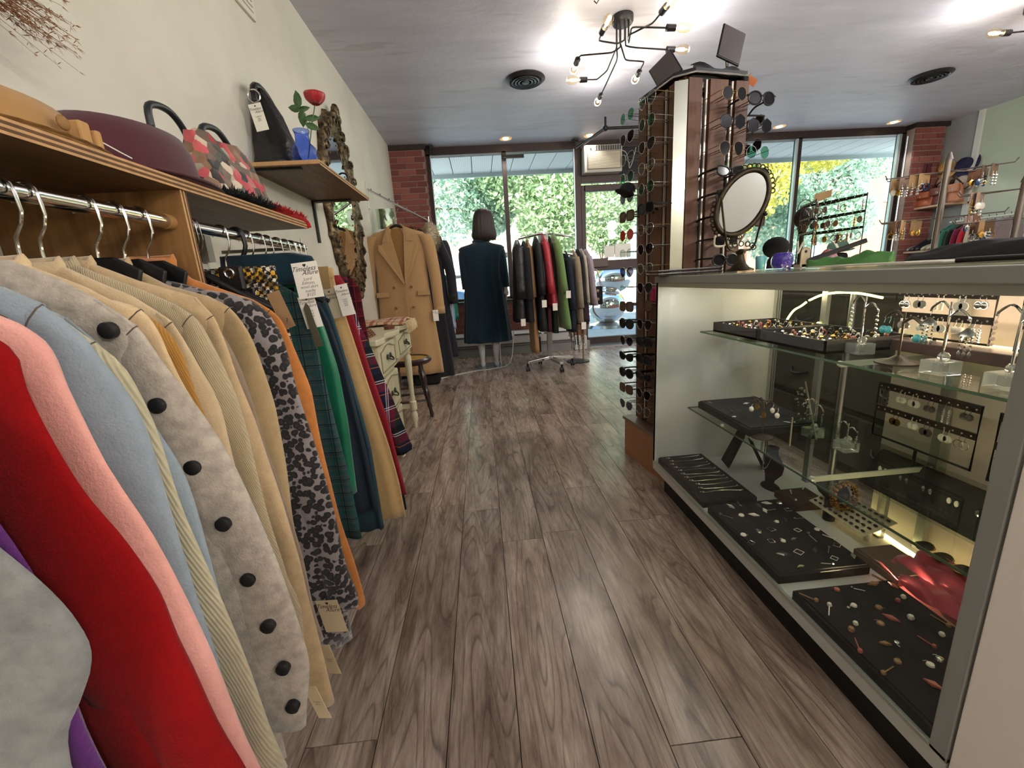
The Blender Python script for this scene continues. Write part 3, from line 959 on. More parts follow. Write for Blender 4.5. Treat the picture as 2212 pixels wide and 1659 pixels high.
def sweater(name, label, cat, Y, edge, si, mat, hem_z=0.45, t=0.022, ws=(0.105, 0.075), body_w=0.20, cx=RX, seam=True, cuff=None, collar=None, fold=0.006, parts=True, seed=0, group=None, sleeve_t=None):
    """garment hanging in the plane y=Y; edge = outer right silhouette from neck over the shoulder and down the sleeve"""
    rnd = random.Random(int(Y * 1000) + seed)
    T = thing(name, label, cat, (cx, Y, hem_z), group)
    e = [tuple(p) for p in edge]
    top = e[:si + 1]
    sh = e[si]
    prof = []
    n0 = 9
    for i in range(n0 + 1):
        k = i / n0 * (len(top) - 1)
        a = int(min(k, len(top) - 2)); f = k - a
        x = top[a][0] + (top[a + 1][0] - top[a][0]) * f
        z = top[a][1] + (top[a + 1][1] - top[a][1]) * f
        prof.append((z, x))
    zs = sh[1]
    edz = sorted([(-q[1], q[0]) for q in e[si:]])
    for i in range(1, 15):
        f = i / 14
        z = zs + (hem_z - zs) * f
        ex = lerp_poly(edz, -z)
        k_ = min(1.0, f * 4)
        x = sh[0] - 0.012 + (ex - 0.42 * (ws[0] + (ws[1] - ws[0]) * f) - sh[0] + 0.012) * k_
        prof.append((z, x))
    N = 28
    rings = []
    ph = rnd.random() * 6
    for z, xr in prof:
        hw = max(0.02, xr - cx)
        d = max(0.0, min(1, (zs - z) / max(0.05, zs - hem_z)))
        ring = []
        for j in range(N):
            a = 2 * pi * j / N
            ux = cos(a); uy = sin(a)
            x = cx + hw * (abs(ux) ** 0.7) * (1 if ux > 0 else -1)
            fy = fold * (0.3 + d) * (sin(34 * (x - cx) + ph) + 0.6 * sin(61 * (x - cx) + ph * 2))
            tt = t * (0.45 + 0.55 * min(1, (prof[0][0] - z) / 0.06 + 0.2))
            ring.append((x, Y + fy + tt * (abs(uy) ** 0.8) * (1 if uy > 0 else -1), z))
        rings.append(ring)
    b = G().loft(rings, True)
    b.build('body', mat, T, 'all')
    # sleeves
    sl = e[max(0, si - 1):]
    path = smooth_path([(x, 0, z) for x, z in sl], 3)
    L = [0]
    for p, q in zip(path, path[1:]):
        L.append(L[-1] + (q - p).length)
    st = sleeve_t or t * 1.05
    for side in (1, -1):
        rings = []
        cen = []
        for i, p in enumerate(path):
            d = (path[min(i + 1, len(path) - 1)] - path[max(i - 1, 0)]).normalized()
            nrm = Vector((d.z, 0, -d.x))
            if nrm.x > 0:
                nrm = -nrm
            f = L[i] / L[-1]
            w = (ws[0] + (ws[1] - ws[0]) * f) / 2
            if f < 0.12:
                w *= 0.55 + 0.45 * f / 0.12
            c = p + nrm * w
            tt = st * (0.75 + 0.25 * sin(3 + f * 9 + ph)) * (0.8 if f < 0.1 else 1)
            cw = w * (1 + 0.03 * sin(f * 23 + ph))
            ring = []
            for j in range(14):
                a = 2 * pi * j / 14
                v = c + nrm * (-cw * cos(a)) + Vector((0, tt * sin(a) + 0.004 * sin(f * 14 + ph + 2 * cos(a)), 0))
                x = v.x if side == 1 else 2 * cx - v.x
                ring.append((x, Y + v.y, v.z))
            if side == -1:
                ring = ring[::-1]
            rings.append(ring)
            cen.append((c, w))
        so = G().loft(rings, True).build('sleeve', mat, T, 'all')
        if side == 1 and seam:
            i = min(2, len(path) - 2)
            r = rings[max(1, min(si if si < 4 else 3, len(rings) - 3))]
            G().tube([Vector(p) + (Vector(p) - Vector(r[0]).lerp(Vector(r[7]), 0.5)) * 0.012 for p in r], 0.0009, 4, closed=True).build('seam', M('seam_thread', '5d5348', 0.9), so)  # thin darker thread line around the shoulder seam
        if cuff and side == 1:
            rr = [rings[-3], rings[-1]]
            cp = []
            for r in (rings[-4], rings[-1]):
                m = sum((Vector(p) for p in r), Vector()) / len(r)
                cp.append([m + (Vector(p) - m) * 1.06 for p in r])
            G().loft(cp, True).build('cuff', cuff, so, 'all')
    if collar:
        cw = e[0][0] - cx
        cw = max(0.05, cw + 0.004)
        G().loft([[(cx + cw * k1 * cos(2 * pi * j / 24), Y + (t * 1.25 * k1) * sin(2 * pi * j / 24) , e[0][1] + dz - 0.010 * cos(2 * pi * j / 24) ** 2 * 0 - (0.008 if sin(2 * pi * j / 24) < 0 else 0)) for j in range(24)] for (k1, dz) in ((1.0, -0.018), (1.04, 0.0), (0.98, 0.012), (0.9, 0.010), (0.86, -0.004))], False).build('collar', collar if collar is not True else mat, T, 'all')
    return T

K = {}
K['oat'] = wool('oatmeal_wool', 'aaa092', 0.22, 60)
K['blue'] = wool('light_blue_wool', '8b979e', 0.06)
K['pink'] = wool('pink_wool', 'e0a193', 0.05)
K['red'] = wool('red_wool', '860809', 0.06, sheen=0.05)
K['grey'] = wool('grey_wool', '7b7b77', 0.2, 50)
K['purple'] = wool('purple_wool', '5a2a68', 0.08)
K['creamrib'] = wool('cream_ribbed_knit', 'bcb394', 0.06, rib=230)
K['yc'] = wool('warm_cream_wool', 'd0b48c', 0.07)
K['mus'] = wool('mustard_ribbed_knit', 'ad7f3c', 0.06, rib=380)
K['c1'] = wool('cream_wool', 'c4ad88', 0.07)
K['c1g'] = wool('stone_ribbed_knit', 'b3a382', 0.05, rib=380)
K['c2'] = wool('biscuit_wool', 'bca27c', 0.09)
K['taupe'] = wool('taupe_wool', '8b7866', 0.10)
K['beige'] = wool('beige_wool', 'ad946c', 0.07)
K['or'] = wool('orange_wool', 'b8743a', 0.09)
leo = leopard('leopard_print', '857d7b', '181516', '2b2624', 75)

def tagcard(parent_label, x, y, z, w, h, mat, T, rot=0.0, lines=None, tilt=0.0, logo=True, name='price_tag', ry=0.0):
    """a hanging card facing the camera side (-y), top centre at x,y,z; rot leans it in its plane"""
    m = Matrix.Translation((x, y, z)) @ Matrix.Rotation(tilt, 4, 'Z') @ Matrix.Rotation(ry, 4, 'X') @ Matrix.Rotation(rot, 4, 'Y')
    c = G().box(-w / 2, w / 2, -0.0004, 0.0004, -h, 0, m=m).build(name, mat, T)
    mm = m @ Matrix.Translation((0, -0.0007, 0)) @ Matrix.Rotation(pi / 2, 4, 'X')
    if logo:
        text('Timeless', w * 0.27, ink, T, mm @ Matrix.Translation((-w * 0.08, -h * 0.24, 0)), shear=0.5)
        text('Allure', w * 0.25, ink, T, mm @ Matrix.Translation((w * 0.14, -h * 0.35, 0)), shear=0.5)
        text('\u2665', w * 0.12, ink, T, mm @ Matrix.Translation((0, -h * 0.12, 0)))
    if lines:
        text(lines, w * 0.17, M('pencil_grey', '6a6660', 0.8), T, mm @ Matrix.Translation((0, -h * 0.5, 0)), shear=0.3)
    return c

SW = dict
near_grp = None
sweater('sweater', 'grey marl sweater nearest the camera at the lower left corner', 'sweater', 0.265,
        [(-0.46, 1.02), (-0.40, 0.99), (-0.345, 0.93), (-0.322, 0.88), (-0.306, 0.835), (-0.297, 0.805), (-0.296, 0.775), (-0.312, 0.745), (-0.325, 0.72), (-0.335, 0.66), (-0.345, 0.60)], 2, K['grey'], 0.42, t=0.016, ws=(0.13, 0.11), fold=0.008)
sweater('sweater', 'purple sweater almost hidden between the grey and the red ones', 'sweater', 0.302,
        [(-0.48, 1.04), (-0.43, 1.0), (-0.375, 0.95), (-0.36, 0.88), (-0.356, 0.80), (-0.360, 0.70), (-0.352, 0.63), (-0.345, 0.55), (-0.34, 0.48)], 2, K['purple'], 0.42, t=0.013)
sweater('sweater', 'bright red wool sweater between purple and pink ones at lower left', 'sweater', 0.35,
        [(-0.49, 1.06), (-0.43, 1.035), (-0.371, 0.996), (-0.362, 0.96), (-0.351, 0.916), (-0.342, 0.861), (-0.328, 0.815), (-0.314, 0.76), (-0.310, 0.71), (-0.300, 0.658), (-0.287, 0.585), (-0.281, 0.53), (-0.28, 0.46)], 2, K['red'], 0.40, t=0.018, ws=(0.12, 0.085), fold=0.008)
sweater('sweater', 'pale pink wool sweater hanging next to the red one', 'sweater', 0.402,
        [(-0.50, 1.055), (-0.455, 1.035), (-0.410, 1.010), (-0.392, 0.985), (-0.385, 0.95), (-0.371, 0.90), (-0.353, 0.819), (-0.340, 0.738), (-0.326, 0.635), (-0.312, 0.534), (-0.305, 0.45), (-0.305, 0.38)], 2, K['pink'], 0.40, t=0.019, ws=(0.10, 0.075))
sweater('sweater', 'light blue wool sweater between the pink one and the buttoned oatmeal one', 'sweater', 0.452,
        [(-0.56, 1.075), (-0.50, 1.06), (-0.455, 1.043), (-0.425, 1.025), (-0.398, 0.995), (-0.388, 0.965), (-0.376, 0.92), (-0.367, 0.85), (-0.362, 0.77), (-0.362, 0.66), (-0.362, 0.54), (-0.360, 0.43)], 3, K['blue'], 0.40, t=0.019, ws=(0.115, 0.08), fold=0.009)
sweater('sweater', 'cream ribbed sweater showing as a thin strip behind the light blue one', 'sweater', 0.482,
        [(-0.50, 1.05), (-0.45, 1.02), (-0.402, 0.966), (-0.388, 0.913), (-0.375, 0.816), (-0.362, 0.681), (-0.350, 0.559), (-0.336, 0.446), (-0.330, 0.36)], 2, K['creamrib'], 0.40, t=0.011, ws=(0.08, 0.065))
sweater('sweater', 'second light blue sweater whose rounded sleeve hangs in front of the oatmeal one', 'sweater', 0.505,
        [(-0.51, 1.04), (-0.46, 1.01), (-0.42, 0.96), (-0.392, 0.856), (-0.382, 0.80), (-0.376, 0.703), (-0.373, 0.618), (-0.368, 0.494), (-0.354, 0.395), (-0.355, 0.372)], 2, K['blue'], 0.42, t=0.010, ws=(0.05, 0.035), seam=False)
oat = sweater('cardigan', 'oatmeal wool cardigan with a row of black buttons down its sleeve', 'cardigan', 0.545,
        [(-0.535, 1.078), (-0.490, 1.052), (-0.456, 1.029), (-0.416, 0.994), (-0.399, 0.957), (-0.380, 0.907), (-0.363, 0.854), (-0.339, 0.776), (-0.322, 0.697), (-0.310, 0.605), (-0.306, 0.499), (-0.309, 0.447), (-0.325, 0.36)], 3, K['oat'], 0.30, t=0.017, ws=(0.085, 0.10))
btn = M('black_button', '101010', 0.55)
for x, z in ((-0.440, 0.992), (-0.408, 0.897), (-0.386, 0.812), (-0.366, 0.728), (-0.352, 0.640), (-0.341, 0.560), (-0.334, 0.484), (-0.333, 0.412)):
    G().lathe((x, 0.5265, z), [(0.0005, 0.0015), (0.008, 0.0013), (0.0098, 0.0), (0.0098, -0.008)], 16, True, Matrix.Rotation(pi / 2, 3, 'X')).build('button', btn, oat, True)
sweater('sweater', 'warm cream sweater with black hanger arm directly behind the oatmeal cardigan', 'sweater', 0.60,
        [(-0.575, 1.079), (-0.508, 1.045), (-0.484, 1.028), (-0.453, 1.012), (-0.437, 0.983), (-0.427, 0.95), (-0.416, 0.905), (-0.405, 0.839), (-0.398, 0.74), (-0.392, 0.62), (-0.40, 0.5)], 3, K['yc'], 0.40, t=0.017, ws=(0.08, 0.07), collar=True)
sweater('sweater', 'mustard ribbed sweater between two cream ones', 'sweater', 0.638,
        [(-0.56, 1.055), (-0.520, 1.03), (-0.479, 1.007), (-0.458, 0.986), (-0.445, 0.96), (-0.437, 0.929), (-0.425, 0.848), (-0.418, 0.74), (-0.414, 0.62), (-0.41, 0.5)], 2, K['mus'], 0.42, t=0.013, ws=(0.07, 0.06))
sweater('sweater', 'cream sweater with seamed shoulder beside the mustard one', 'sweater', 0.675,
        [(-0.60, 1.082), (-0.515, 1.033), (-0.484, 1.006), (-0.466, 0.990), (-0.450, 0.955), (-0.441, 0.915), (-0.430, 0.853), (-0.425, 0.77), (-0.422, 0.689), (-0.42, 0.60), (-0.42, 0.5)], 3, K['c1'], 0.42, t=0.015, ws=(0.075, 0.065), collar=True)
sweater('sweater', 'stone coloured ribbed sweater with bulging long sleeve, third cream one', 'sweater', 0.71,
        [(-0.61, 1.085), (-0.529, 1.043), (-0.479, 1.016), (-0.456, 0.998), (-0.444, 0.979), (-0.434, 0.940), (-0.427, 0.893), (-0.419, 0.830), (-0.412, 0.749), (-0.411, 0.651), (-0.405, 0.539), (-0.402, 0.499), (-0.389, 0.446), (-0.389, 0.396), (-0.402, 0.345)], 3, K['c1g'], 0.40, t=0.015, ws=(0.075, 0.06), collar=True)
sweater('sweater', 'biscuit knit sweater with the longest sleeve, its cuff lowest of all', 'sweater', 0.745,
        [(-0.615, 1.088), (-0.548, 1.056), (-0.469, 1.025), (-0.447, 0.993), (-0.440, 0.970), (-0.433, 0.935), (-0.429, 0.890), (-0.421, 0.820), (-0.413, 0.735), (-0.400, 0.643), (-0.390, 0.520), (-0.390, 0.414), (-0.388, 0.336), (-0.383, 0.255), (-0.378, 0.17)], 3, K['c2'], 0.36, t=0.015, ws=(0.075, 0.045), collar=True)
sweater('sweater', 'taupe brown sweater showing as a dark strip before the beige coat', 'sweater', 0.785,
        [(-0.59, 1.06), (-0.53, 1.03), (-0.475, 0.98), (-0.454, 0.919), (-0.436, 0.816), (-0.429, 0.75), (-0.418, 0.644), (-0.406, 0.491), (-0.402, 0.379), (-0.397, 0.29)], 2, K['taupe'], 0.36, t=0.013, ws=(0.06, 0.05))
sweater('sweater', 'beige wool sweater with wide rounded shoulder before the leopard blouse', 'sweater', 0.845,
        [(-0.64, 1.092), (-0.576, 1.050), (-0.513, 1.028), (-0.476, 1.002), (-0.452, 0.965), (-0.440, 0.927), (-0.436, 0.882), (-0.434, 0.841), (-0.431, 0.788), (-0.430, 0.712), (-0.433, 0.632), (-0.439, 0.549), (-0.445, 0.45), (-0.45, 0.36)], 3, K['beige'], 0.38, t=0.019, ws=(0.095, 0.07), collar=True)
lb = sweater('blouse', 'leopard print blouse in grey and black next to an orange cardigan', 'blouse', 0.905,
        [(-0.61, 1.060), (-0.55, 1.040), (-0.503, 1.030), (-0.462, 1.012), (-0.434, 0.977), (-0.418, 0.924), (-0.411, 0.874), (-0.404, 0.813), (-0.399, 0.760), (-0.393, 0.695), (-0.383, 0.608), (-0.376, 0.506), (-0.369, 0.391), (-0.358, 0.300), (-0.362, 0.262)], 3, leo, 0.16, t=0.02, ws=(0.10, 0.075), fold=0.009, seam=False)
tagcard('', -0.418, 0.872, 0.318, 0.060, 0.088, M('cream_card', 'd3bf9c', 0.8), lb, rot=radians(-9), tilt=radians(-15))
orn = sweater('cardigan', 'burnt orange wool cardigan, last garment before the plywood divider', 'cardigan', 0.965,
        [(-0.645, 1.105), (-0.607, 1.065), (-0.493, 1.015), (-0.458, 0.990), (-0.438, 0.966), (-0.426, 0.925), (-0.415, 0.863), (-0.407, 0.809), (-0.405, 0.760), (-0.401, 0.672), (-0.395, 0.554), (-0.386, 0.428), (-0.375, 0.342), (-0.361, 0.235), (-0.375, 0.21)], 3, K['or'], 0.30, t=0.018, ws=(0.085, 0.07), collar=True)
c_ = lb
for (xx, yy, zz, ro, lab, owner) in ((-0.408, 0.80, 0.262, -0.25, '', 'sweater.007'), (-0.400, 0.70, 0.262, -0.35, '', 'blouse')):
    tagcard('', xx, yy, zz, 0.036, 0.075, MATS['cream_card'], lb, rot=ro, tilt=-0.4, logo=False, lines='Timeless\nAllure')
for Y, w_ in ((0.402, 'pale pink sweater'), (0.545, 'oatmeal buttoned cardigan'), (0.60, 'warm cream sweater'), (0.675, 'cream seamed sweater'), (0.71, 'stone ribbed sweater'), (0.745, 'biscuit knit sweater')):
    hanger(Y, 'black plastic hanger with chrome hook inside the ' + w_, grp=None)
hanger(0.845, 'black chrome hooked hanger in the beige sweater, leftmost of three near the divider', grp=None)
hanger(0.905, 'black hanger with chrome hook in the leopard blouse, middle of the hooks by the divider', grp=None)
hanger(0.965, 'black hanger with chrome hook in the orange cardigan nearest the plywood divider', grp=None)
for o_ in [q for q in COL.objects if q.name.startswith('clothes_hanger') and 0.83 < q.location.y < 0.98]:
    y_ = o_.location.y
    G().poly([(RX - 0.075, y_ - 0.026, 1.075), (RX - 0.045, y_ - 0.028, 1.103), (RX + 0.045, y_ - 0.028, 1.103), (RX + 0.085, y_ - 0.026, 1.078), (RX + 0.075, y_ - 0.030, 1.045), (RX - 0.07, y_ - 0.030, 1.045)], (0, 0.008, 0)).build('neck_plate', black_plastic, o_, bevel=0.003)

# ------------------------------------------------------------------ far rail: skirts and trousers
def skirt(name, label, cat, Y, left, right, mat, t=0.012, fold=0.006, nf=30, band=True, hang='clip', seed=0, bandm=None):
    """left/right: (z, x) from waist down"""
    rnd = random.Random(seed + int(Y * 977))
    ph = rnd.random() * 6
    zt, zb = right[0][0], right[-1][0]
    T = thing(name, label, cat, ((left[0][1] + right[0][1]) / 2, Y, zb))
    lf = sorted([(-z, x) for z, x in left]); rt = sorted([(-z, x) for z, x in right])
    rings = []
    for i in range(21):
        z = zt + (zb - zt) * i / 20
        a, b = lerp_poly(lf, -z), lerp_poly(rt, -z)
        c, hw = (a + b) / 2, (b - a) / 2
        ring = []
        d = i / 20
        for j in range(30):
            an = 2 * pi * j / 30
            ux, uy = cos(an), sin(an)
            x = c + hw * (abs(ux) ** 0.75) * (1 if ux > 0 else -1)
            u = (x - c) / max(hw, 1e-3)
            fy = fold * (0.15 + d) * (sin(nf * 0.3 * u + ph) + 0.5 * sin(nf * 0.55 * u + ph))
            zz = z + (0.012 * sin(u * 3 + ph) if i == 20 else 0)
            ring.append((x, Y + fy + t * (0.6 + 0.8 * d) * (abs(uy) ** 0.8) * (1 if uy > 0 else -1), zz))
        rings.append(ring)
    G().loft(rings).build('cloth', mat, T, 'all')
    if band:
        a, b = lerp_poly(lf, -zt), lerp_poly(rt, -zt)
        c, hw = (a + b) / 2, (b - a) / 2 + 0.002
        rg = [[(c + hw * (abs(cos(q)) ** 0.6) * (1 if cos(q) > 0 else -1), Y + t * 0.95 * sin(q), z) for q in [2 * pi * k / 24 for k in range(24)]] for z in (zt - 0.035, zt + 0.002)]
        G().loft(rg).build('waistband', bandm or mat, T, 'all')
    if hang:
        hanger(Y, 'black clip hanger with chrome hook in the ' + ' '.join(label.split(',')[0].split()[:7]), 'clip', cx=RX, grp=None, half=0.17)
    return T

hound = NT('houndstooth_tweed')
sx = hound.n('SeparateXYZ', i_0=hound.co())
ck = hound.n('TexChecker', i_Scale=1.0, i_Color1=C3('14110e'), i_Color2=C3('cfc6b4'))
cm = hound.n('CombineXYZ')
nz_ = hound.noise(160, 3)
hound.l(hound.math('ADD', hound.math('MULTIPLY', sx.outputs[0], 110.0), hound.math('MULTIPLY', nz_, 1.6)), cm.inputs[0])
hound.l(hound.math('ADD', hound.math('MULTIPLY', sx.outputs[2], 110.0), hound.math('MULTIPLY', nz_, 1.6)), cm.inputs[2])
hound.l(cm.outputs[0], ck.inputs[0])
yl = hound.ramp(hound.noise(38, 1), [(0.53, (0, 0, 0, 1)), (0.56, (1, 1, 1, 1))])
yy = hound.mix(yl, ck.outputs[0], hound.mix(1.0, ck.outputs[0], C3('f0c030'), 'MULTIPLY'))
hound.base(hound.mix(hound.math('MULTIPLY', hound.ramp(hound.noise(70, 2), [(0.5, (0, 0, 0, 1)), (0.53, (1, 1, 1, 1))]), 0.75), yy, C3('14110e')))
hound.b.inputs['Roughness'].default_value = 0.95
hound = hound.m
teal_plaid = plaid('teal_plaid_wool', '3a4c4c', [(0, 0.045, 0.1, 0.28, '1f4a48', 0.6), (2, 0.045, 0.3, 0.28, '1f4a48', 0.6), (0, 0.045, 0.7, 0.06, '0c1a26', 0.9), (2, 0.045, 0.7, 0.06, '0c1a26', 0.9), (0, 0.045, 0.85, 0.03, '0c1a26', 0.8), (2, 0.045, 0.82, 0.03, '0c1a26', 0.8)])
navy_plaid = plaid('navy_red_plaid_wool', '161a2c', [(0, 0.075, 0.2, 0.36, '641022', 0.4), (2, 0.11, 0.5, 0.30, '70122a', 0.5), (0, 0.075, 0.85, 0.2, '10301f', 0.5), (2, 0.11, 0.05, 0.2, '0d0d10', 0.7), (2, 0.11, 0.12, 0.022, 'c9c3b8', 0.9), (2, 0.11, 0.2, 0.022, 'c9c3b8', 0.9), (0, 0.075, 0.1, 0.03, 'a9a9b8', 0.8), (0, 0.075, 0.18, 0.03, 'a9a9b8', 0.8), (2, 0.11, 0.62, 0.018, 'd06a3c', 0.8)])
burg_plaid = plaid('burgundy_plaid_wool', '4d1019', [(0, 0.05, 0.1, 0.4, '230810', 0.6), (2, 0.06, 0.3, 0.4, '230810', 0.6), (2, 0.06, 0.9, 0.05, '8a2530', 0.7), (0, 0.05, 0.8, 0.05, '8a2530', 0.6)])
hs = skirt('skirt', 'black, white and yellow houndstooth tweed skirt just past the divider', 'skirt', 1.125, [(1.09, -0.80), (0.55, -0.84)], [(1.09, -0.505), (1.0, -0.503), (0.9, -0.495), (0.55, -0.47)], hound, t=0.014)
for s_ in (-0.60,):
    G().box(s_ - 0.028, s_ + 0.028, 1.098, 1.112, 1.035, 1.095).build('clip_pad', black_plastic, hs, bevel=0.006)
    G().torus((s_, 1.096, 1.078), 0.010, 0.003, 'y', 14, 6).build('clip_spring', chrome, hs, True)
kt = tagcard('', -0.503, 1.085, 1.028, 0.034, 0.092, kraft, hs, rot=radians(-16), tilt=-0.1, logo=False)
mm_ = Matrix.Translation((-0.480, 1.082, 0.952)) @ Matrix.Rotation(pi / 2, 4, 'X')
text('?', 0.018, ink, hs, mm_)
skirt('trousers', 'teal and grey plaid wool trousers beside the houndstooth skirt', 'trousers', 1.24, [(1.06, -0.78), (0.3, -0.76)], [(1.055, -0.56), (1.015, -0.50), (0.854, -0.477), (0.715, -0.470), (0.57, -0.458), (0.452, -0.448), (0.262, -0.442)], teal_plaid, t=0.018)
vt = skirt('jacket', 'dark teal velvet jacket folded over a wide black hanger on the far rail', 'jacket', 1.32, [(1.133, -0.74), (1.05, -0.75)], [(1.137, -0.53), (1.125, -0.482), (1.10, -0.474), (1.085, -0.485), (1.06, -0.50)], wool('teal_velvet', '0b2834', 0.1, sheen=0.3), t=0.026, fold=0.008, band=False, hang=None)
hanger(1.318, 'thick black plastic hanger hooked over the far rail beside the chrome hooks', 'all', grp=None)
gm = M('emerald_satin', '0b6b4c', 0.35, nz=(8, 0.2), sheen=0.2)
skirt('skirt', 'emerald green satin skirt behind the teal plaid trousers', 'skirt', 1.365, [(1.085, -0.72), (0.35, -0.78)], [(1.085, -0.60), (1.06, -0.545), (1.01, -0.515), (0.895, -0.492), (0.774, -0.474), (0.6, -0.470), (0.35, -0.478)], gm, t=0.012, fold=0.01)
skirt('skirt', 'dark navy pleated skirt between the emerald and the tan ones', 'skirt', 1.44, [(1.05, -0.75), (0.22, -0.80)], [(1.05, -0.56), (1.0, -0.535), (0.948, -0.508), (0.758, -0.473), (0.591, -0.458), (0.486, -0.449), (0.36, -0.442), (0.22, -0.436)], M('navy_crepe', '14222f', 0.8), t=0.016, fold=0.014, nf=60)
skirt('skirt', 'petrol blue pleated skirt left of the tan trousers', 'skirt', 1.49, [(1.05, -0.75), (0.13, -0.72)], [(1.05, -0.53), (0.9, -0.50), (0.6, -0.46), (0.47, -0.445), (0.13, -0.44)], M('petrol_crepe', '1e3a44', 0.8), t=0.014, fold=0.012, nf=50)
ts = skirt('trousers', 'tan corduroy trousers hanging full length with pale price tags', 'trousers', 1.56, [(1.10, -0.80), (0.9, -0.62), (0.13, -0.535)], [(1.10, -0.508), (1.035, -0.505), (0.836, -0.470), (0.623, -0.435), (0.434, -0.400), (0.275, -0.380), (0.12, -0.372)], wool('tan_corduroy', 'c4a26e', 0.06, rib=330, sheen=0.3), t=0.018, fold=0.006)
G().box(-0.548, -0.512, 1.527, 1.534, 1.03, 1.105).build('belt_loop', wool('tan_corduroy_dark', 'a58659', 0.06, rib=330), ts)
skirt('trousers', 'crimson trousers showing as a thin strip behind the tan pair', 'trousers', 1.62, [(1.075, -0.72), (0.2, -0.62)], [(1.075, -0.505), (1.05, -0.482), (0.933, -0.478), (0.718, -0.444), (0.528, -0.405), (0.2, -0.37)], M('crimson_cotton', '8a1220', 0.8), t=0.012)
skirt('skirt', 'flared navy and red tartan skirt with white lines at the end of the rail', 'skirt', 1.68, [(1.07, -0.75), (0.34, -0.60)], [(1.07, -0.50), (0.999, -0.495), (0.892, -0.481), (0.80, -0.449), (0.685, -0.420), (0.567, -0.389), (0.465, -0.364), (0.345, -0.334)], navy_plaid, t=0.022, fold=0.012)
skirt('skirt', 'burgundy checked skirt, last on the far rail', 'skirt', 1.755, [(1.065, -0.72), (0.25, -0.7)], [(1.065, -0.50), (1.05, -0.477), (0.923, -0.477), (0.771, -0.470), (0.633, -0.455), (0.25, -0.44)], burg_plaid, t=0.012)
skirt('trousers', 'black trousers whose hem shows under the tartan skirt', 'trousers', 1.72, [(1.0, -0.74), (0.08, -0.6)], [(1.0, -0.52), (0.5, -0.42), (0.08, -0.40)], M('black_wool_cloth', '0e0e12', 0.9), t=0.010, hang=None)
# price tags with the shop's lettering
tagcard('', -0.463, 1.20, 1.101, 0.067, 0.094, white_card, vt, rot=radians(-4), lines='Lord\nEdition,\nwool skirt\nsuede\n$125')
tagcard('', -0.479, 1.215, 1.013, 0.045, 0.088, white_card, vt, rot=radians(-8), lines='100%\nwool\nlined', logo=True)
G().poly([(-0.478, 1.205, 0.995), (-0.470, 1.205, 0.985), (-0.450, 1.205, 0.875), (-0.472, 1.205, 0.872), (-0.486, 1.205, 0.98)], (0, 0.001, 0)).build('olive_tag', M('olive_card', '4d4836', 0.8), vt)
tagcard('', -0.513, 1.50, 1.030, 0.050, 0.100, M('grey_card', 'b9ad93', 0.8), ts, rot=radians(-8))
tagcard('', -0.468, 1.49, 1.042, 0.044, 0.104, white_card, ts, rot=radians(-8), lines='Lined\nwool\nskirt\n$45')
for k in range(5):
    hanger(1.09 + 0.02 * k if k < 2 else 1.58 + 0.045 * k, ('bare chrome hook just past the divider' if k < 2 else 'bare chrome hook near the far end') + ' of the far rail', 'wire', grp='spare chrome hooks just past the divider' if k < 2 else 'spare chrome hooks at the far end', half=0.17)

# ------------------------------------------------------------------ on the rack shelf
SZ = 1.283
tan = M('tan_felt', 'a37a45', 0.9, nz=(30, 0.06), sheen=0.3)
h1 = thing('felt_hat', 'tan felt hat with a ribbon bow at the left end of the rack shelf', 'hat', (-0.80, 0.72, SZ))
def hat(T, c, rc, hc, rb, mat, bandm, tilt=None, band=0.03, sq=(1, 1), flat=0.85):
    c = Vector(c)
    A = tilt or Matrix.Identity(3)
    S = Matrix.Diagonal((sq[0], sq[1], 1))
    A = A @ S
    G().lathe(c, [(rc, 0.004), (rc * 1.02, hc * 0.3), (rc * 0.97, hc * 0.65), (rc * flat, hc * 0.9), (rc * 0.5, hc), (0.001, hc * 0.99)], 32, False, A).build('crown', mat, T, 'all')
    G().lathe(c, [(rc * 0.98, 0.0), (rc * 1.4, 0.002), (rb, 0.010), (rb + 0.003, 0.013), (rb, 0.016), (rc * 1.4, 0.008), (rc * 0.98, 0.008)], 40, False, A).build('brim', mat, T, 'all')
    if bandm:
        G().lathe(c, [(rc * 1.03, 0.008), (rc * 1.045, 0.010), (rc * 1.045, band), (rc * 1.02, band + 0.002)], 32, False, A).build('hat_band', bandm, T, 'all')
hat(h1, (-0.80, 0.80, SZ), 0.09, 0.075, 0.10, tan, M('tan_ribbon', '8d6637', 0.7), band=0.02, sq=(1.3, 1.75), flat=0.95)
bw = G()
bw.box(-0.70, -0.672, 0.87, 0.892, SZ + 0.002, SZ + 0.055); bw.box(-0.685, -0.665, 0.893, 0.905, SZ, SZ + 0.045)
bw.build('bow', M('tan_ribbon_light', 'b48a55', 0.75), h1, bevel=0.004)
G().ball((-0.672, 0.838, SZ + 0.038), 0.012, 12, (0.4, 1, 1)).build('knot', MATS['tan_ribbon'], h1, 'all')
G().tube([(-0.672, 0.905, SZ + 0.03), (-0.66, 0.93, SZ + 0.018), (-0.655, 0.95, SZ + 0.012)], 0.0012, 5).build('string', white_card, h1)
h2 = thing('felt_hat', 'large burgundy felt hat overhanging the rack shelf', 'hat', (-0.78, 1.06, SZ))
bur = M('burgundy_felt', '45131f', 0.85, nz=(30, 0.08), sheen=0.25)
hat(h2, (-0.79, 1.135, SZ), 0.135, 0.13, 0.150, bur, None, sq=(0.85, 1.2), flat=0.86)
G().lathe((-0.79, 1.135, SZ), [(0.136, 0.004), (0.175, 0.002), (0.212, 0.010), (0.214, 0.014), (0.175, 0.006)], 44, False, Matrix.Diagonal((0.74, 0.98, 1))).build('wide_brim', bur, h2, 'all')
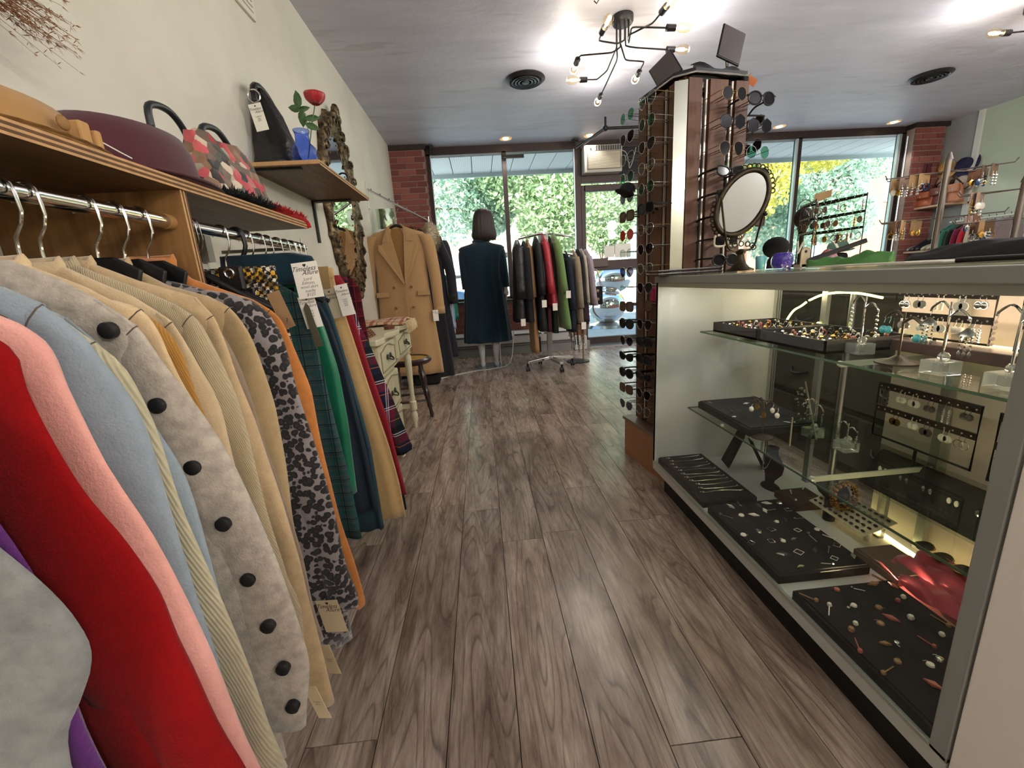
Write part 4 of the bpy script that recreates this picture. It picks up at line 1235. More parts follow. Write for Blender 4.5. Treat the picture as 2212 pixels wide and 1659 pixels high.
# patchwork handbag
t = NT('patchwork_leather')
vo = t.n('TexVoronoi', i_Vector=t.co(), i_Scale=34.0)
cr = t.n('ValToRGB')
el = cr.color_ramp.elements
cols = ['c9b7a0', '4b4f45', 'b93a44', '8a6a52', 'a39a86', '3a3532', 'c95a5e', '6f5c4d']
while len(el) < 8:
    el.new(0.5)
for i, (e_, c_) in enumerate(zip(el, cols)):
    e_.position = i / 8
    e_.color = C3(c_)
cr.color_ramp.interpolation = 'CONSTANT'
sp_ = t.n('SeparateXYZ', i_0=vo.outputs[1])
t.l(sp_.outputs[0], cr.inputs[0])
t.base(cr.outputs[0])
t.b.inputs['Roughness'].default_value = 0.45
t.bump(vo.outputs[0], 0.5, 0.01)
patch = t.m
hb = thing('handbag', 'patchwork leather handbag in red, grey and tan with black handles on the rack shelf', 'handbag', (-0.83, 1.42, SZ))
bag = G()
rings = []
for i in range(9):
    f = i / 8
    z = SZ + 0.002 + 0.20 * f
    hw, hd = 0.185 * (1 - 0.30 * f ** 1.5), 0.085 * (1 - 0.72 * f ** 1.3) + 0.004
    ring = []
    for j in range(28):
        a = 2 * pi * j / 28
        x = -0.775 + hd * (abs(cos(a)) ** 0.6) * (1 if cos(a) > 0 else -1) + 0.006 * sin(a * 7 + f * 6)
        y = 1.50 + hw * (abs(sin(a)) ** 0.6) * (1 if sin(a) > 0 else -1) + 0.01 * sin(f * 9 + a * 3)
        ring.append((x, y, z + 0.006 * sin(a * 5)))
    rings.append(ring)
bag.loft(rings).build('bag_body', patch, hb, 'all')
G().box(-0.725, -0.718, 1.43, 1.55, SZ + 0.11, SZ + 0.135).build('seam_strap', M('taupe_leather', '6e5a50', 0.5), hb)
for (ya, yb, h, off) in ((1.27, 1.43, 0.238, 0.02), (1.40, 1.56, 0.228, 0.07)):
    G().tube(smooth_path([(-0.83 + off, ya, SZ + 0.17), (-0.83 + off, ya + 0.01, SZ + h - 0.01), (-0.83 + off, (ya + yb) / 2, SZ + h + 0.005), (-0.83 + off, yb - 0.03, SZ + h - 0.02), (-0.83 + off, yb, SZ + 0.165)], 5), 0.009, 10).build('handle', M('dark_green_leather', '1b2224', 0.35), hb, 'all')
    G().torus((-0.83 + off, yb, SZ + 0.16), 0.012, 0.003, 'x', 14, 6).build('handle_ring', gold, hb, True)
# black and red fringed scarf along the shelf edge
rnd = random.Random(11)
fs = thing('fringed_scarf', 'black and red fringed scarf lying along the far end of the rack shelf', 'scarf', (-0.68, 1.52, SZ))
def fringe(y0, y1, n, mat, nm):
    g = G()
    for i in range(n):
        y = y0 + (y1 - y0) * rnd.random()
        x = -0.66 + rnd.uniform(-0.03, 0.015)
        p = Vector((x, y, SZ + 0.008))
        d = Vector((rnd.uniform(-0.2, 0.9), rnd.uniform(-0.6, 0.9), rnd.uniform(-0.1, 1.0))).normalized() * rnd.uniform(0.015, 0.034)
        g.add([p, p + d * 0.6 + Vector((0.0016, 0, 0)), p + d, p + d * 0.6 - Vector((0.0016, 0.001, 0))], [(0, 1, 2, 3)])
    g.build(nm, mat, fs, kind='stuff')
G().tube(smooth_path([(-0.68, 1.27, SZ + 0.012), (-0.672, 1.4, SZ + 0.013), (-0.665, 1.52, SZ + 0.012)], 4), 0.011, 8).build('scarf_roll', M('black_yarn', '0f1414', 0.95), fs, 'all')
G().tube(smooth_path([(-0.665, 1.52, SZ + 0.012), (-0.655, 1.62, SZ + 0.012), (-0.645, 1.75, SZ + 0.004), (-0.638, 1.765, SZ - 0.02)], 4), 0.010, 8).build('scarf_roll', M('red_yarn', '9c1416', 0.95), fs, 'all')
fringe(1.27, 1.54, 900, MATS['black_yarn'], 'black_fringe')
fringe(1.52, 1.76, 900, MATS['red_yarn'], 'red_fringe')

# ------------------------------------------------------------------ upper wall shelf and its things
U = thing('wall_shelf', 'small plywood wall shelf above the rack carrying the black bag and blue vase', 'shelf', (-0.88, 2.65, 1.60))
G().box(-1.05, -0.705, 2.215, 3.12, 1.602, 1.622).build('shelf_board', ply_m, U)
G().box(-1.05, -0.703, 2.212, 2.215, 1.602, 1.622).build('edge_ply', ply_light, U)
G().box(-0.705, -0.7035, 2.215, 3.12, 1.602, 1.609).build('edge_ply', ply_light, U)
G().box(-0.705, -0.7035, 2.215, 3.12, 1.6095, 1.615).build('edge_ply', ply_dark, U)
G().box(-0.705, -0.7035, 2.215, 3.12, 1.6155, 1.622).build('edge_ply', ply_light, U)
G().box(-1.04, -0.70, 2.206, 2.212, 1.598, 1.603).build('dark_edge', ply_dark, U)
for y in (2.25, 3.03):
    G().box(-1.05, -1.035, y - 0.012, y + 0.012, 1.34 if y > 3 else 1.44, 1.60).build('bracket_leg', M('bracket_black', '2c2b2a', 0.5, 0.4), U)
    G().box(-1.04, -0.80, y - 0.01, y + 0.01, 1.592, 1.602).build('bracket_arm', MATS['bracket_black'], U)
lea = M('black_leather', '161315', 0.28, nz=(20, 0.4), bmp=(35, 0.5, 0.01))
bb = thing('handbag', 'slouchy black leather handbag with ring and price tag on the upper wall shelf', 'handbag', (-0.95, 2.42, 1.622))
rings = []
for i in range(12):
    f = i / 11
    z = 1.624 + 0.36 * f
    hx = 0.095 * (1 - f) ** 0.7 * (1 + 0.05 * sin(f * 20)) + 0.016
    hy = 0.13 * (1 - f * 0.75) + 0.008
    cxx = -0.955 - 0.035 * f
    ring = []
    for j in range(24):
        a = 2 * pi * j / 24
        ring.append((cxx + hx * (abs(cos(a)) ** 0.7) * (1 if cos(a) > 0 else -1) + 0.005 * sin(5 * a + 9 * f), 2.42 + hy * (abs(sin(a)) ** 0.7) * (1 if sin(a) > 0 else -1), z))
    rings.append(ring)
G().loft(rings).build('bag_body', lea, bb, 'all')
G().tube(smooth_path([(-0.985, 2.31, 1.90), (-0.99, 2.33, 1.975), (-0.99, 2.40, 2.0), (-0.98, 2.48, 1.96), (-0.96, 2.52, 1.84)], 4), 0.014, 8).build('strap', lea, bb, 'all')
G().torus((-0.98, 2.30, 1.925), 0.027, 0.003, 'y', 20, 6).build('ring', chrome, bb, True)
tagcard('', -0.975, 2.275, 1.885, 0.058, 0.115, white_card, bb, rot=radians(-9), lines='Leather\nbag\n$55')
vs = thing('glass_vase', 'blue glass bottle vase with a red rose on the upper wall shelf', 'vase', (-0.86, 2.50, 1.622))
blueg = thin_glass('blue_glass', 'c3d3fb', 0.9)
G().lathe((-0.86, 2.50, 1.623), [(0.03, 0), (0.055, 0.004), (0.062, 0.03), (0.055, 0.07), (0.034, 0.092), (0.031, 0.13), (0.038, 0.148), (0.036, 0.149), (0.029, 0.13), (0.031, 0.094), (0.05, 0.07), (0.055, 0.03), (0.03, 0.008)], 28, False).build('glass_body', blueg, vs, 'all')
rs = thing('artificial_rose', 'red rose with green leaves standing in the blue vase', 'flower', (-0.86, 2.50, 1.70))
stemm = M('stem_green', '5b6b3a', 0.6)
G().tube(smooth_path([(-0.862, 2.50, 1.72), (-0.85, 2.50, 1.76), (-0.82, 2.49, 1.85), (-0.79, 2.49, 1.94)], 4), 0.0025, 6).build('stem', stemm, rs, True)
rose_m = M('rose_red', 'a8121c', 0.6, sheen=0.3)
ct = Vector((-0.785, 2.49, 1.965))
for L_, (n_, r_, h_) in enumerate(((3, 0.014, 0.034), (5, 0.024, 0.034), (6, 0.036, 0.030))):
    for k in range(n_):
        a = 2 * pi * k / n_ + L_
        g = G()
        rows = []
        for i in range(5):
            f = i / 4
            row = []
            for j in range(5):
                u = (j - 2) / 2 * (0.9 if L_ else 1.2)
                rr = r_ * (0.25 + 0.95 * sin(0.25 + f * 1.9)) * (0.85 if L_ < 2 else 1) + 0.005 * (f ** 4) * L_
                row.append((ct.x + rr * cos(a + u), ct.y + rr * sin(a + u), ct.z - 0.022 + h_ * 1.5 * f * (1 - 0.12 * u * u)))
            rows.append(row)
        g.loft(rows, False, False)
        o_ = g.build('petal', rose_m, rs, 'all')
        md = o_.modifiers.new('thick', 'SOLIDIFY'); md.thickness = 0.0012
lfm = M('rose_leaf', '3f5f35', 0.55)
for (lx, ly, lz, dx, dz, s_) in ((-0.865, 2.49, 1.965, -0.12, 1, 0.045), (-0.885, 2.49, 1.93, -1, 0.25, 0.032), (-0.842, 2.485, 1.925, 0.7, 0.2, 0.03), (-0.855, 2.485, 1.885, -0.1, -0.5, 0.036), (-0.81, 2.485, 1.885, 1, 0.1, 0.036), (-0.815, 2.485, 1.85, 1, -0.4, 0.034)):
    d = Vector((dx, 0.2, dz)).normalized(); w_ = Vector((-d.z, 0.3, d.x)).normalized()
    c0 = Vector((lx, ly, lz))
    g = G()
    mid = [c0 + d * s_ * f for f in (-1, -0.5, 0, 0.5, 1)]
    wid = [0, 0.42, 0.5, 0.36, 0]
    le = [m_ + w_ * s_ * k for m_, k in zip(mid, wid)]; ri = [m_ - w_ * s_ * k for m_, k in zip(mid, wid)]
    up2 = Vector((0, -0.003, 0))
    g.loft([le, [m_ - up2 for m_ in mid], ri], False, False)
    o_ = g.build('leaf', lfm, rs, 'all')
    md = o_.modifiers.new('thick', 'SOLIDIFY'); md.thickness = 0.001
    G().tube([mid[0], (mid[0] + Vector((-0.83, 2.49, mid[0].z - 0.02))) / 2, (-0.835, 2.49, lz - 0.03)], 0.0012, 5).build('leaf_stalk', stemm, rs)
rs.location = (-0.775, 2.29, 1.63); vs.location = (-0.79, 2.29, 1.622)
# small hoop stand at far end
hp = thing('hoop_earring', 'black hoop bangle standing at the far end of the upper wall shelf', 'bangle', (-0.74, 2.72, 1.622))
G().torus((-0.745, 2.72, 1.652), 0.030, 0.005, 'y', 24, 8).build('hoop', black_plastic, hp, True)
sg0 = thing('sunglasses', 'dark sunglasses lying on the upper wall shelf beside the ornate mirror', 'sunglasses', (-0.78, 2.62, 1.622))
for s in (-1, 1):
    G().lathe((-0.77 + s * 0.002, 2.62 + s * 0.03, 1.645), [(0.022, 0.0), (0.022, 0.004), (0.001, 0.005)], 16, True, Matrix.Rotation(pi / 2, 3, 'Y')).build('lens', M('dark_lens', '17151a', 0.08), sg0, True)
G().tube([(-0.768, 2.56, 1.655), (-0.768, 2.62, 1.66), (-0.768, 2.68, 1.655)], 0.003, 6).build('frame', black_plastic, sg0)

# ------------------------------------------------------------------ ornate wall mirror
om = thing('wall_mirror', 'tall oval mirror in a carved bronze frame on the left wall', 'mirror', (-1.0, 3.66, 0.95))
t = NT('aged_bronze')
nn = t.noise(30, 6)
t.base(t.ramp(nn, [(0.35, C3('2c241b')), (0.55, C3('6b5940')), (0.75, C3('b19a6c'))])); t.b.inputs['Metallic'].default_value = 0.7; t.b.inputs['Roughness'].default_value = 0.38
t.bump(nn, 0.6, 0.02)
bronze = t.m
cy, cz, ay, az = 3.66, 1.64, 0.37, 0.64
fr_rings = []
NN = 96
for k in range(NN + 1):
    a = 2 * pi * k / NN
    ring = []
    wv_ = 0.010 * sin(a * 24) + 0.008 * sin(a * 40 + 1)
    for (rw, dx) in ((-0.105, 0.0), (-0.105, 0.018), (-0.06, 0.030), (-0.02, 0.040 + wv_), (0.02, 0.045 + wv_), (0.045 + wv_, 0.03), (0.05 + wv_, 0.0)):
        ring.append((-1.048 + dx, cy + (ay + rw) * cos(a), cz + (az + rw) * sin(a)))
    fr_rings.append(ring)
G().loft(fr_rings, False).build('carved_frame', bronze, om, 'all')
G().poly([(-1.045, cy + (ay - 0.07) * cos(2 * pi * k / 48), cz + (az - 0.07) * sin(2 * pi * k / 48)) for k in range(48)], (0.012, 0, 0)).build('mirror_glass', mirror_m, om)
for k in range(44):
    a = 2 * pi * k / 44
    G().ball((-1.012, cy + (ay - 0.09) * cos(a), cz + (az - 0.09) * sin(a)), 0.007, 6).build('bead', bronze, om, 'all')
for k in range(28):
    a = 2 * pi * k / 28
    r0 = 1.0
    c0 = Vector((-1.005, cy + ay * cos(a), cz + az * sin(a)))
    tg = Vector((0, -ay * sin(a), az * cos(a))).normalized()
    nr = Vector((0, cos(a), sin(a)))
    pts = [c0 + tg * (0.028 * cos(q) * (1 - q / 9)) + nr * (0.045 * sin(q) * (1 - q / 9) - 0.015) + Vector((0.012 * sin(q / 2), 0, 0)) for q in [0.7 * i for i in range(9)]]
    G().tube(pts, [0.010 * (1 - i / 14) for i in range(9)], 6).build('scroll', bronze, om, 'all')
for dy, dz, r in ((0, 0.70, 0.05), (-0.06, 0.66, 0.035), (0.06, 0.66, 0.035), (0, -0.66, 0.035)):
    G().ball((-0.99, cy + dy, cz + dz), r, 10, (0.6, 1, 1)).build('crest', bronze, om, 'all')

# ------------------------------------------------------------------ dried grass, wall vent
pg = thing('dried_grass', 'wisp of dried brown pampas grass at the top left corner', 'dried plant', (-0.9, 0.95, 1.45))
rnd = random.Random(5)
g = G()
for i in range(100):
    z1 = 1.60 + rnd.uniform(-0.02, 0.12)
    low = i < 9
    e_ = Vector((-0.9 + rnd.uniform(-0.03, 0.03), 1.10 + rnd.uniform(-0.02, 0.10) + (0.02 if low else 0), (1.56 + rnd.uniform(-0.02, 0.03)) if low else z1))
    s_ = Vector((-0.92, 0.90, 1.60 if low else 1.62))
    m_ = (s_ + e_) / 2 + Vector((0, 0, 0.02))
    P = smooth_path([s_, m_, e_], 5)
    g.tube(P, [0.0011 * (1 - k / 16) for k in range(len(P))], 4)
    for k in range(26):
        p = P[rnd.randrange(3, len(P))]
        d = Vector((rnd.uniform(-.3, .3), rnd.uniform(-0.1, 1), rnd.uniform(-1, .5))).normalized() * rnd.uniform(0.006, 0.018)
        g.add([p, p + d * 0.5 + Vector((0, 0, 0.0012)), p + d, p + d * 0.5 - Vector((0, 0, 0.0012))], [(0, 1, 2, 3)])
g.build('seed_heads', M('dried_grass_brown', '7d5233', 0.9), pg, kind='stuff')
wv = thing('wall_vent', 'white louvred vent grille high on the left wall', 'vent', (-1.045, 2.5, 2.42))
G().box(-1.05, -1.035, 2.20, 2.62, 2.38, 2.62).build('grille_frame', M('vent_white', 'd8d4c8', 0.5), wv, bevel=0.003)
for k in range(9):
    G().box(-1.036, -1.028, 2.23, 2.59, 2.405 + k * 0.024, 2.413 + k * 0.024).build('louvre', MATS['vent_white'], wv)

# ------------------------------------------------------------------ painted vanity desk
cream_p = M('distressed_cream_paint', 'cdc5a2', 0.45, nz=(14, 0.09))
dk_line = M('worn_paint_line', '857c58', 0.6)
D = thing('vanity_desk', 'distressed cream painted desk with carved drawers against the left wall', 'desk', (-0.78, 2.55, 0))
top = []
for k in range(41):
    y = 2.0 + 1.13 * k / 40
    top.append((-0.505 + 0.016 * sin((y - 2.0) * 2 * pi / 0.375), y))
G().poly([(x, y, 0.757) for x, y in top] + [(-1.04, 3.13, 0.757), (-1.04, 2.0, 0.757)], (0, 0, 0.03)).build('desk_top', cream_p, D, bevel=0.006)
G().box(-1.03, -0.545, 2.06, 2.50, 0.14, 0.757).build('pedestal', cream_p, D, bevel=0.005)
G().box(-1.03, -0.545, 2.50, 3.09, 0.57, 0.757).build('apron_case', cream_p, D, bevel=0.005)
def drawer(y0, y1, z0, z1):
    d = G().box(-0.546, -0.522, y0, y1, z0, z1).build('drawer', cream_p, D, bevel=0.007)
    n = 14
    P = []
    for k in range(n + 1):
        f = k / n
        P.append((-0.5205, y0 + 0.025 + (y1 - y0 - 0.05) * f, z1 - 0.022 + 0.012 * sin(f * pi * 2 - pi / 2)))
    P += [(-0.5205, y1 - 0.025, z0 + 0.02), (-0.5205, y0 + 0.025, z0 + 0.02)]
    G().tube(P, 0.0035, 5, closed=True).build('carved_moulding', dk_line, d, True)
    c = ((y0 + y1) / 2, (z0 + z1) / 2)
    pl = G()
    for s in (-1, 1):
        pl.ball((-0.518, c[0] + s * 0.035, c[1] + 0.004), 0.016, 8, (0.35, 1.3, 1.0))
    pl.tube(smooth_path([(-0.518, c[0] - 0.038, c[1]), (-0.500, c[0] - 0.02, c[1] - 0.012), (-0.496, c[0], c[1] - 0.016), (-0.500, c[0] + 0.02, c[1] - 0.012), (-0.518, c[0] + 0.038, c[1])], 3), 0.0045, 6)
    pl.build('handle', M('antique_pewter', '4b493f', 0.4, 0.7), d, True)
drawer(2.09, 2.48, 0.585, 0.74); drawer(2.09, 2.48, 0.36, 0.565); drawer(2.09, 2.48, 0.17, 0.345)
drawer(2.56, 3.05, 0.60, 0.74)
for (lx, ly) in ((-0.56, 3.03), (-1.0, 3.03)):
    G().lathe((lx, ly, 0.0), [(0.011, 0.0), (0.014, 0.02), (0.012, 0.035), (0.024, 0.06), (0.025, 0.10), (0.015, 0.13), (0.026, 0.14), (0.026, 0.20), (0.017, 0.21), (0.02, 0.23), (0.016, 0.25), (0.019, 0.36), (0.025, 0.50), (0.025, 0.54), (0.017, 0.55), (0.028, 0.57)], 18).build('leg', cream_p, D, True)
for (lx, ly) in ((-0.57, 2.09), (-0.57, 2.46), (-1.0, 2.09), (-1.0, 2.46)):
    G().tube(smooth_path([(lx, ly, 0.15), (lx + 0.018, ly, 0.11), (lx + 0.006, ly, 0.05), (lx + 0.02, ly, 0.01)], 3), [0.022, 0.022, 0.02, 0.017, 0.014, 0.012, 0.011, 0.012, 0.013, 0.014], 10).build('leg', cream_p, D, True)
G().box(-0.99, -0.57, 3.02, 3.04, 0.15, 0.18).build('stretcher', cream_p, D)
# plaid scarves and a black hat on the desk
sc_m = plaid('tartan_scarf_rust', 'c9a98a', [(0, 0.09, 0.1, 0.25, '8f3f34', 0.75), (1, 0.11, 0.4, 0.22, '8f3f34', 0.6), (1, 0.11, 0.8, 0.06, 'efe3cf', 0.7), (0, 0.09, 0.6, 0.06, '3f2a20', 0.8)])
s1 = thing('scarf', 'folded beige and rust tartan scarf with fringe on the far end of the desk', 'scarf', (-0.70, 2.88, 0.787))
rows = []
for i in range(13):
    f = i / 12
    x = -0.98 + 0.48 * f
    rows.append([(x, 2.70 + 0.36 * j / 8 + 0.01 * sin(f * 7), 0.795 + 0.016 * (1 - (2 * j / 8 - 1) ** 2) + 0.006 * sin(f * 11 + j)) for j in range(9)])
g = G().loft(rows, False, False)
o_ = g.build('cloth', sc_m, s1, 'all'); md = o_.modifiers.new('thick', 'SOLIDIFY'); md.thickness = 0.012
g = G()
for k in range(46):
    y = 2.70 + 0.37 * k / 45
    g.tube([(-0.51, y, 0.802), (-0.485, y + rnd.uniform(-.01, .01), 0.803), (-0.475, y + rnd.uniform(-.015, .015), 0.775), (-0.478 + rnd.uniform(-.005, .008), y + rnd.uniform(-.02, .02), 0.735)], 0.0022, 4)
g.build('fringe', M('scarf_fringe', 'c9b48c', 0.9), s1, kind='stuff')
s2 = thing('scarf', 'small folded brown checked scarf on the near end of the desk', 'scarf', (-0.66, 2.16, 0.787))
for k in range(4):
    G().box(-0.86 + 0.004 * k, -0.56 - 0.006 * k, 2.06 + 0.004 * k, 2.24, 0.788 + k * 0.009, 0.796 + k * 0.009).build('fold', plaid('brown_check', '6b4632', [(0, 0.06, 0.2, 0.3, '2b1c16', 0.7), (1, 0.05, 0.5, 0.25, 'b59070', 0.7), (1, 0.05, 0.1, 0.1, 'a04a36', 0.8)]) if 'brown_check' not in MATS else MATS['brown_check'], s2, bevel=0.004)
h3 = thing('felt_hat', 'black felt hat beside the tartan scarf on the desk', 'hat', (-0.78, 2.45, 0.787))
hat(h3, (-0.80, 2.42, 0.79), 0.08, 0.085, 0.15, M('black_felt', '141316', 0.9), None)
G().lathe((-0.55, 2.52, 0.788), [(0.03, 0), (0.032, 0.02), (0.02, 0.022), (0.02, 0.004), (0.001, 0.003)], 16).build('bracelet', M('brown_wood_bead', '6b3a28', 0.4), s2, True)

# ------------------------------------------------------------------ stool
S = thing('stool', 'dark turned wood stool with woven cane seat beside the desk', 'stool', (-0.62, 3.36, 0))
dwood = M('dark_mahogany', '2b1512', 0.3, coat=0.4)
G().lathe((-0.62, 3.36, 0.0), [(0.001, 0.43), (0.17, 0.43), (0.185, 0.445), (0.185, 0.462), (0.165, 0.475), (0.15, 0.47)], 28, False).build('seat_ring', dwood, S, True)
cane = plaid('woven_cane', 'b58c4a', [(0, 0.012, 0.0, 0.35, '6e4e22', 0.6), (1, 0.012, 0.0, 0.35, '7e5c2c', 0.6)])
G().lathe((-0.62, 3.36, 0.0), [(0.152, 0.466), (0.10, 0.472), (0.001, 0.474)], 28, False).build('cane_seat', cane, S, True)
for k in range(4):
    a = pi / 4 + k * pi / 2 + 0.2
    p0 = Vector((-0.62 + 0.12 * cos(a), 3.36 + 0.12 * sin(a), 0.44)); p1 = Vector((-0.62 + 0.19 * cos(a), 3.36 + 0.19 * sin(a), 0.0))
    rr = [0.016, 0.02, 0.014, 0.024, 0.027, 0.02, 0.014, 0.022, 0.025, 0.02, 0.013, 0.02, 0.012, 0.017, 0.010]
    G().tube([p0.lerp(p1, i / 14) for i in range(15)], rr, 12).build('leg', dwood, S, True)
for z_, rr_ in ((0.14, 0.165), (0.2, 0.155)):
    for k in range(4):
        a = pi / 4 + k * pi / 2 + 0.2; b_ = a + pi / 2
        G().cyl((-0.62 + rr_ * cos(a), 3.36 + rr_ * sin(a), z_), (-0.62 + rr_ * cos(b_), 3.36 + rr_ * sin(b_), z_), 0.009, n=8).build('stretcher', dwood, S, True)

# ------------------------------------------------------------------ heater, air conditioner, black curtain rod
HT = thing('baseboard_heater', 'long white electric baseboard heater under the window behind the mannequin', 'heater', (0.2, 5.86, 0.13))
hwht = M('heater_white', 'b9b8b4', 0.5, 0.1)
G().poly([(-0.45, 5.97, 0.13), (-0.45, 5.88, 0.13), (-0.45, 5.86, 0.17), (-0.45, 5.86, 0.27), (-0.45, 5.90, 0.32), (-0.45, 5.97, 0.33)], (1.72, 0, 0)).build('heater_body', hwht, HT)
G().box(-0.43, 1.25, 5.853, 5.861, 0.145, 0.162).build('lower_slot', M('heater_slot', '4d4c4b', 0.6), HT)
for k in range(4):
    G().box(-0.42 + 0.42 * k, -0.04 + 0.42 * k, 5.853, 5.866, 0.268, 0.29).build('upper_slot', MATS['heater_slot'], HT)
G().box(1.27, 1.45, 5.86, 5.97, 0.0, 0.2).build('end_box', hwht, HT, bevel=0.01)

AC = thing('air_conditioner', 'white window air conditioner set in the black board above the door', 'air conditioner', (1.76, 6.15, 2.36))
acw = M('air_conditioner_beige', 'b8b4aa', 0.5)
G().box(1.51, 2.03, 6.08, 6.26, 2.362, 2.70).build('casing', acw, AC, bevel=0.012)
G().box(1.55, 2.01, 6.066, 6.082, 2.40, 2.62).build('front_grille', M('grille_beige', '857c6b', 0.5), AC, bevel=0.004)
for k in range(15):
    G().box(1.565, 1.995, 6.058, 6.068, 2.41 + 0.0136 * k, 2.417 + 0.0136 * k).build('grille_slat', M('slat_beige', 'd8ceb8', 0.5), AC)
G().box(1.65, 2.01, 6.070, 6.081, 2.63, 2.685).build('outlet', M('dark_outlet', '3b3b3a', 0.5), AC)
for k in range(11):
    G().box(1.66 + 0.032 * k, 1.665 + 0.032 * k, 6.062, 6.072, 2.63, 2.685).build('outlet_vane', acw, AC)
G().cyl((1.60, 6.06, 2.66), (1.60, 6.08, 2.66), 0.014, n=14).build('knob', M('knob_dark', '2c2c2d', 0.4), AC, True)
G().tube(smooth_path([(2.03, 6.2, 2.66), (2.12, 6.2, 2.62), (2.16, 6.2, 2.5), (2.17, 6.2, 2.42), (2.22, 6.2, 2.52), (2.26, 6.2, 2.68)], 4), 0.005, 6).build('power_cord', M('cord_grey', 'b7b2a8', 0.6), AC, True)
cr_ = thing('curtain_rod', 'black pipe curtain rod with end flanges across the top of the windows', 'rod', (0.5, 6.1, 2.66))
G().cyl((-0.50, 6.02, 2.66), (1.30, 6.02, 2.66), 0.016, n=12).build('rod', black_metal, cr_, True) if False else None
G().lathe((-0.52, 6.12, 2.72), [(0.05, 0.06), (0.05, 0.045), (0.016, 0.04), (0.016, -0.05)], 18).build('flange', black_metal, cr_, True)
G().lathe((1.40, 6.12, 2.72), [(0.05, 0.06), (0.05, 0.045), (0.016, 0.04), (0.016, -0.02)], 18).build('flange', black_metal, cr_, True)
G().cyl((1.42, 6.12, 2.68), (1.60, 5.4, 2.68), 0.018, n=12).build('rod', black_metal, cr_, True)
G().cyl((1.58, 5.4, 2.68), (2.9, 5.4, 2.68), 0.016, n=12).build('rod', black_metal, cr_, True)
G().ball((1.60, 5.4, 2.68), 0.032, 12).build('elbow_joint', black_metal, cr_, True)
G().cyl((1.60, 5.4, 2.68), (1.60, 5.4, 2.80), 0.012, n=10).build('hanger_stem', black_metal, cr_, True)
G().box(0.44, 0.72, 6.21, 6.24, 2.62, 2.66).build('latch_bar', black_metal, cr_)

